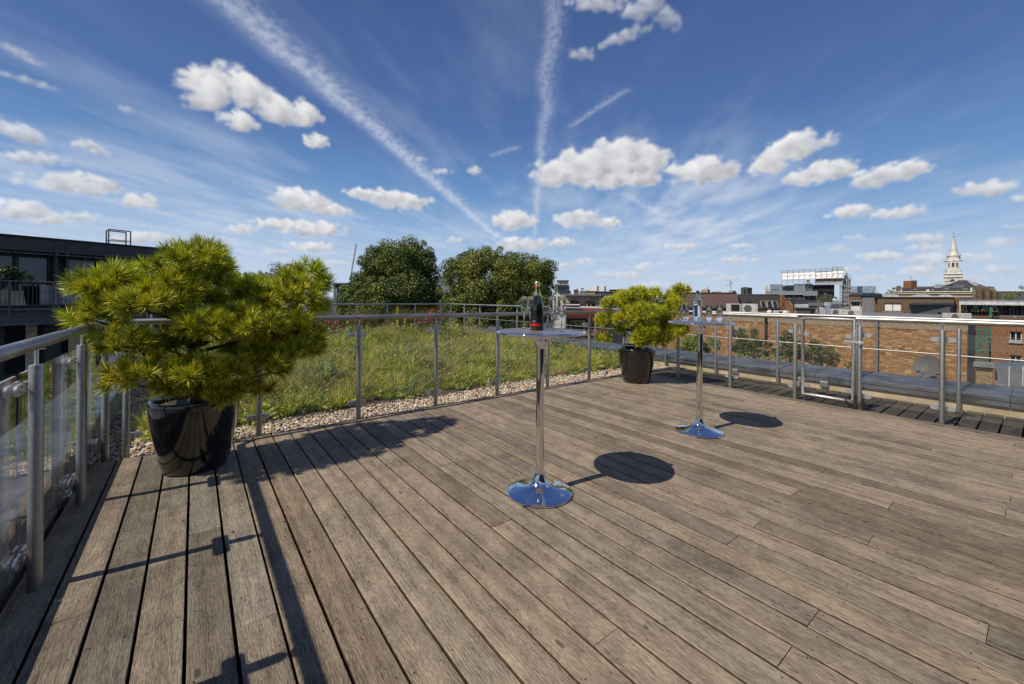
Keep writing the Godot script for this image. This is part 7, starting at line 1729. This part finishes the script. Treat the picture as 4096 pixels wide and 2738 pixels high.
	["escape_stair","teal painted metal escape stair enclosure between the brick buildings","stair","",[39.455,-16,-2.362,-86.574],[["bar","post","teal",[-0.177,15.574,0],[-0.177,0,0],0.05],["bar","post","teal",[0.134,15.602,0.2],[0.134,0,0.2],0.05],["bar","post","teal",[0.293,15.577,-0.6],[0.293,0,-0.6],0.05],["bar","rail","teal",[-0.367,15.499,0],[0.288,15.603,0],0.045],["bar","rail","teal",[-0.367,14.129,0],[0.288,14.321,0],0.045],["bar","rail","teal",[-0.177,14.909,0],[0.29,14.991,-0.3],0.035],["bar","brace","teal",[-0.367,14.129,0],[0.134,15.41,0.1],0.03],["bar","post","teal",[-0.337,15.524,-0.2],[-0.337,14.052,-0.2],0.045],["bar","post","black",[-0.566,15.821,-0.5],[-0.566,0,-0.5],0.06]]],
	["gap_wall","brick wall in the passage left of the teal stair","wall","",[44.877,-16,-3.227,-85.887],[["box","wall","brick_brown",-0.417,0.948,0,15.731,-0.4,0]]],
	["lead_roof","low grey lead roof with a yellow brick pier at the right edge","building","",[23.303,-16,-0.945,-87.677],[["box","pier","brick_yellow",-0.61,-0.213,0,14.783,-0.6,0],["box","capstone","mid_grey",-0.687,-0.164,14.876,15.006,-0.78,0.12],["box","corbel","brick_brown",-0.645,-0.189,14.791,14.868,-0.69,0.06],["slope","roof","lead",[[-0.159,14.234,0.1],[1.048,14.308,0.1],[1.107,14.919,-1.2],[-0.161,14.825,-1.2]]],["slope","roof","lead",[[-0.161,14.826,-1.19],[1.106,14.92,-1.19],[1.215,14.905,-3.6],[-0.136,14.779,-3.6]]],["box","wall","brick_yellow",-0.153,1.052,0,14.318,-3,0],["bar","seam","light_grey",[0.173,14.267,0.13],[0.189,14.856,-1.16],0.02],["bar","seam","light_grey",[0.483,14.319,0.13],[0.515,14.899,-1.16],0.02],["bar","seam","light_grey",[0.782,14.37,0.13],[0.831,14.941,-1.16],0.02]]]
]
var CLOUDS := [
	[1,0.885,21.475,2.641,1.987,15.274,1],
	[1,4.122,22.723,3.548,1.779,-10.917,1],
	[1,7.188,21.43,3.555,1.698,-8.099,1],
	[1,10.449,21.376,2.227,1.48,10.647,1],
	[1,3.937,19.382,1.865,1.157,2.663,1],
	[1,-0.086,22.66,1.568,1.052,16.776,1],
	[2,12.128,18.733,1.535,0.878,8.939,1],
	[3,-5.494,18.149,0.647,0.358,-3.264,0.5],
	[4,-8.244,14.129,1.079,0.553,4.614,0.75],
	[4,-7.497,13.795,0.919,0.362,3.976,0.7],
	[5,-12.853,20.665,1.152,0.336,-4.452,0.45],
	[5,-11.848,20.213,0.925,0.276,-7.558,0.4],
	[6,-12.093,18.547,2.002,0.316,-3.152,0.5],
	[7,-12.446,14.118,1.968,0.801,-13.339,0.75],
	[8,-11.802,12.065,2.295,0.601,6.141,0.8],
	[9,-9.233,10.509,3.47,1.037,6.336,0.9],
	[9,-7.777,10.308,1.851,0.821,5.755,0.9],
	[10,-4.455,9.57,1.639,0.785,4.008,0.95],
	[11,-12.285,7.395,1.967,0.995,1.268,0.9],
	[11,-10.727,6.855,1.376,0.634,8.245,0.85],
	[12,-8.498,7.463,1.557,0.536,5.246,0.7],
	[13,10.524,11.641,3.41,1.441,-1.948,1],
	[13,13.487,10.995,3.055,0.85,-4.914,1],
	[14,8.194,8.661,2.812,0.721,1.165,1],
	[14,11.762,8.443,3.764,1.064,1.298,1],
	[15,4.441,7.695,1.811,0.647,5.428,0.85],
	[16,11.779,6.135,2.801,0.754,3.321,0.95],
	[17,18.717,13.077,3.242,0.814,-3.465,1],
	[17,22.321,12.687,4.043,1.384,-1.545,1],
	[18,25.135,18.19,0.718,0.32,4.302,0.6],
	[19,27.775,16.79,1.475,0.383,3.111,0.7],
	[20,32.424,17.052,1.038,0.606,1.828,0.75],
	[21,48.776,17.372,7.31,2.778,1.958,1],
	[21,52.792,18.729,4.974,2.18,-5.347,1],
	[21,55.865,17.431,2.33,2.333,-5.527,1],
	[21,43.741,16.726,3.311,1.972,-1.804,1],
	[21,51.106,15.89,5.914,1.733,-4.124,1],
	[22,62.437,15.637,4.123,1.725,-3.18,1],
	[23,71.818,16.813,3.494,1.646,10.889,1],
	[23,69.698,15.522,2.081,1.331,2.72,1],
	[24,74.454,13.83,3.128,1.278,4.026,1],
	[24,75.978,14.025,1.623,0.984,-2.488,1],
	[25,80.036,12.849,2.98,1.106,0.782,0.95],
	[25,81.805,13.133,1.459,0.825,-12.003,0.95],
	[25,78.513,12.167,1.352,0.658,-9.894,0.8],
	[26,86.816,10.146,2.122,0.769,-8.035,0.9],
	[27,88.696,9.042,0.525,0.41,-10.336,0.85],
	[28,77.111,9.46,2.096,0.775,0.703,0.9],
	[29,80.877,8.89,2.322,0.605,0.172,0.9],
	[30,38.048,10.59,3.217,1.401,0.081,1],
	[31,47.068,10.694,3.673,1.324,-1.648,0.9],
	[32,50.922,10.184,1.576,0.686,-2.062,1],
	[33,38.985,7.398,4.674,1.012,-0.019,0.9],
	[34,44.714,7.686,1.771,0.65,-0.609,1],
	[35,49.187,35.062,3.781,0.946,-7.616,0.62],
	[35,55.434,34.136,2.73,1.404,19.274,0.6],
	[35,52.671,31.616,2.972,0.844,11.494,0.55],
	[35,47.186,30.367,1.829,0.796,-4.969,0.5],
	[35,57.888,32.764,1.81,1.116,-41.451,0.45],
	[36,82.919,6.132,1.693,0.507,-5.6,0.8],
	[37,82.925,5.2,1.523,0.466,-4.652,0.85],
	[38,79.585,4.56,2.08,0.539,-3.556,0.95],
	[39,83.081,4.043,2.296,0.679,-3.527,0.85],
	[40,82.328,3.012,1.263,0.517,-2.368,1],
	[41,87.482,5.364,1.041,0.466,4.334,0.8],
	[42,86.191,4.051,1.551,0.52,-3.94,0.7],
	[43,87.495,2.868,1.471,0.469,-2.726,0.8],
	[44,59.953,6.738,2.136,0.498,-2.389,0.8],
	[45,65.916,4.932,1.483,0.478,-2.193,0.9],
	[46,66.84,6.524,1.588,0.366,-3.201,0.7],
	[47,55.42,4.145,1.2,0.805,-0.892,0.85],
	[48,53.479,3.182,1.67,0.698,-0.475,0.85],
	[49,50.63,3.317,1.941,0.648,-0.353,0.8],
	[50,41.747,2.72,2.165,1.086,0.21,0.9],
	[51,29.625,7.905,1.182,0.471,1.489,0.8],
	[52,14.555,4.303,1.554,0.388,2.269,0.9],
	[53,62.529,3.185,2.446,0.549,-1.042,0.7],
	[54,56.803,1.835,3.185,0.516,-0.207,0.8],
	[55,76.967,3.404,1.249,0.421,-2.233,0.8],
	[56,76.218,5.604,1.023,0.282,-3.921,0.7],
	[57,68.446,4.781,0.622,0.311,-2.34,0.7],
	[58,-4.097,5.851,3.182,0.715,5.64,0.85],
	[59,7.759,5.252,1.383,0.313,3.473,0.7],
	[60,85.112,2.157,1.876,0.41,-1.712,0.8],
	[61,44.739,4.53,1.662,0.538,-0.169,0.9],
	[62,37.182,5.107,1.511,0.481,0.43,0.8],
	[63,64.982,2.602,2.8,0.431,-0.896,0.7],
	[64,77.488,6.762,0.986,0.322,-5.078,0.6],
	[65,88.467,6.634,0.953,0.303,-7.409,0.5],
	[66,78.918,2.326,1.672,0.41,-1.468,0.8],
	[67,47.702,5.112,1.517,0.415,-0.51,0.8]
]
var TRAILS := [
	[0.531,-2.149,3.955,-5.516,0.064,0.72,1],
	[1.334,-1.48,4.4,-5.132,0.032,0.48,2],
	[1.733,-1.732,1.622,-1.173,0.019,0.35,3],
	[3.146,-2.41,4.339,-2.76,0.055,0.45,4],
	[1.646,-2.41,1.706,-2.093,0.027,0.3,5]
]
var PINE_A := [[-0.043,1.508,-0,0.267,0.17],[0.05,1.594,-0.1,0.17,0.137],[-0.14,1.347,0.119,0.201,0.125],[-0.501,1.356,-0.003,0.178,0.125],[-0.347,1.411,-0.152,0.173,0.122],[-0.259,1.225,0.249,0.195,0.123],[-0.518,1.151,0.097,0.144,0.121],[-0.376,0.968,0.248,0.134,0.109],[-0.275,0.794,0.299,0.185,0.104],[-0.411,0.726,0.098,0.1,0.083],[-0.001,1.198,-0.25,0.233,0.158],[0.084,1.395,-0.3,0.212,0.144],[0.632,1.254,0.003,0.296,0.223],[0.768,1.409,-0.096,0.212,0.214],[0.419,1.327,-0.248,0.201,0.136],[0.288,1.072,0.201,0.296,0.133],[0.544,1.056,0.053,0.232,0.137],[0.046,1.086,0.3,0.18,0.111],[0.594,0.854,0.053,0.29,0.139],[0.752,0.951,0.004,0.185,0.121],[0.434,0.726,0.202,0.184,0.109],[-0.001,0.774,0.35,0.154,0.09],[0.176,0.749,0.301,0.149,0.089],[0.129,0.562,0.201,0.15,0.065],[-0.157,0.922,-0.101,0.212,0.125],[0.323,0.847,-0.198,0.16,0.092],[-0.098,0.661,0.15,0.151,0.069],[0.417,0.556,0.102,0.08,0.056],[0.233,0.606,0.251,0.094,0.058]]
var PINE_B := [[-0.019,1.358,-0.026,0.285,0.113],[0.209,1.342,0.122,0.213,0.113],[0.376,1.426,0.529,0.143,0.088],[0.393,1.316,0.38,0.155,0.112],[0.241,1.189,0.512,0.134,0.126],[-0.277,1.215,-0.216,0.208,0.122],[-0.022,1.253,-0.204,0.22,0.134],[-0.317,0.965,-0.359,0.163,0.114],[-0.293,0.655,-0.412,0.116,0.092],[-0.119,1.093,0.177,0.291,0.145],[-0.291,0.982,0.022,0.191,0.109],[0.168,1.091,0.236,0.191,0.148],[-0.12,0.845,0.263,0.186,0.108],[-0.118,0.685,0.18,0.206,0.1],[0.314,0.94,0.269,0.175,0.131],[0.29,0.783,0.407,0.204,0.11],[0.388,0.825,0.546,0.118,0.1],[0.106,0.675,0.321,0.171,0.082],[-0.042,0.81,-0.232,0.148,0.096]]
var CROWNS := [[[14.34,-16,-36.945],[[1.128,20.208,2.421,2.075],[2.74,20.566,1.383,1.568],[-0.6,20.079,1.96,1.799],[-2.092,19.145,1.43,1.799],[-3.276,17.291,1.199,1.43],[3.096,19.186,1.337,1.66],[0.917,17.785,3.228,2.075],[-1.38,16.614,2.767,1.845],[2.997,17.11,1.499,1.96],[2.27,21.6,1.199,0.876],[-0.148,21.235,1.153,0.876],[-4.039,17.515,0.576,0.922],[-3.676,15.443,1.268,1.268],[-1.828,14.996,2.075,1.383],[0.937,15.249,2.536,1.499],[3.243,15.267,1.845,1.499],[3.682,18.037,0.876,1.383],[4.504,16.199,1.038,1.383],[4.724,17.469,0.784,1.107]]],[[21.189,-16,-29.122],[[-2.32,20.431,1.748,1.136],[-0.246,20.666,1.748,1.049],[1.943,20.071,1.857,1.201],[-0.905,21.098,0.874,0.546],[0.735,20.892,0.765,0.546],[3.042,19.272,1.638,1.485],[-3.292,19.113,1.573,1.857],[-0.888,19.022,3.058,1.966],[1.739,18.279,2.403,1.857],[4.033,18.297,0.917,1.354],[-2.838,16.932,2.294,1.638],[1.096,16.744,3.277,1.638],[3.825,16.875,1.049,1.42],[-4.372,17.575,0.983,1.529],[-4.575,15.607,1.748,1.311],[-2.169,15.189,2.403,1.311],[0.672,15.102,2.621,1.311],[3.292,15.232,1.748,1.201]]],[[6.799,-16,-45.303],[[-0.024,20.026,1.019,0.825],[-0.458,19.659,0.874,0.631],[0.512,19.788,0.825,0.728]]],[[154.362,-16,-26.026],[[-1.758,19.511,2.791,0.977],[-4.896,19.137,2.093,0.837],[0.328,20.434,0.698,0.837]]],[[187.572,-16,-6.672],[[-0.734,18.788,2.913,1.456],[1.448,19.17,2.039,1.165],[-2.188,18.558,1.456,1.092]]],[[121.746,-16,-32.28],[[0.114,18.503,0.85,1.335],[1.211,17.905,1.335,0.85],[-1.519,17.883,0.971,0.728]]],[[318.861,-16,-6.296],[[-0.655,24.709,1.699,1.456]]]]
var SHRUBS := [[[14.517,-16,-7.737],[[0.013,15.66,0.637,0.41],[0.559,15.618,0.501,0.319],[-0.441,15.565,0.41,0.273]]],[[18.045,-16,-7.538],[[0.012,15.767,0.567,0.413],[0.273,15.357,0.774,0.413],[-0.242,15.25,0.516,0.309],[0.687,15.205,0.464,0.289]]],[[15.495,-16,-6.349],[[0.016,15.333,0.528,0.141],[0.72,15.312,0.528,0.123],[1.16,15.28,0.352,0.123]]],[[19.473,-16,-6.434],[[0.014,15.524,0.464,0.392],[0.224,15.061,0.516,0.413],[-0.188,15.058,0.413,0.361]]],[[20.248,-16,-5.835],[[0.016,15.274,0.619,0.464],[0.483,15.02,0.567,0.413],[0.793,14.867,0.309,0.33],[-0.135,14.86,0.464,0.309]]],[[21.366,-16,-4.97],[[0.021,14.645,0.124,0.175]]]]
var BASKETS := [[60.137,0.337,-4.828],[60.994,0.37,-4.165],[61.734,0.402,-3.593],[62.515,0.336,-2.99]]
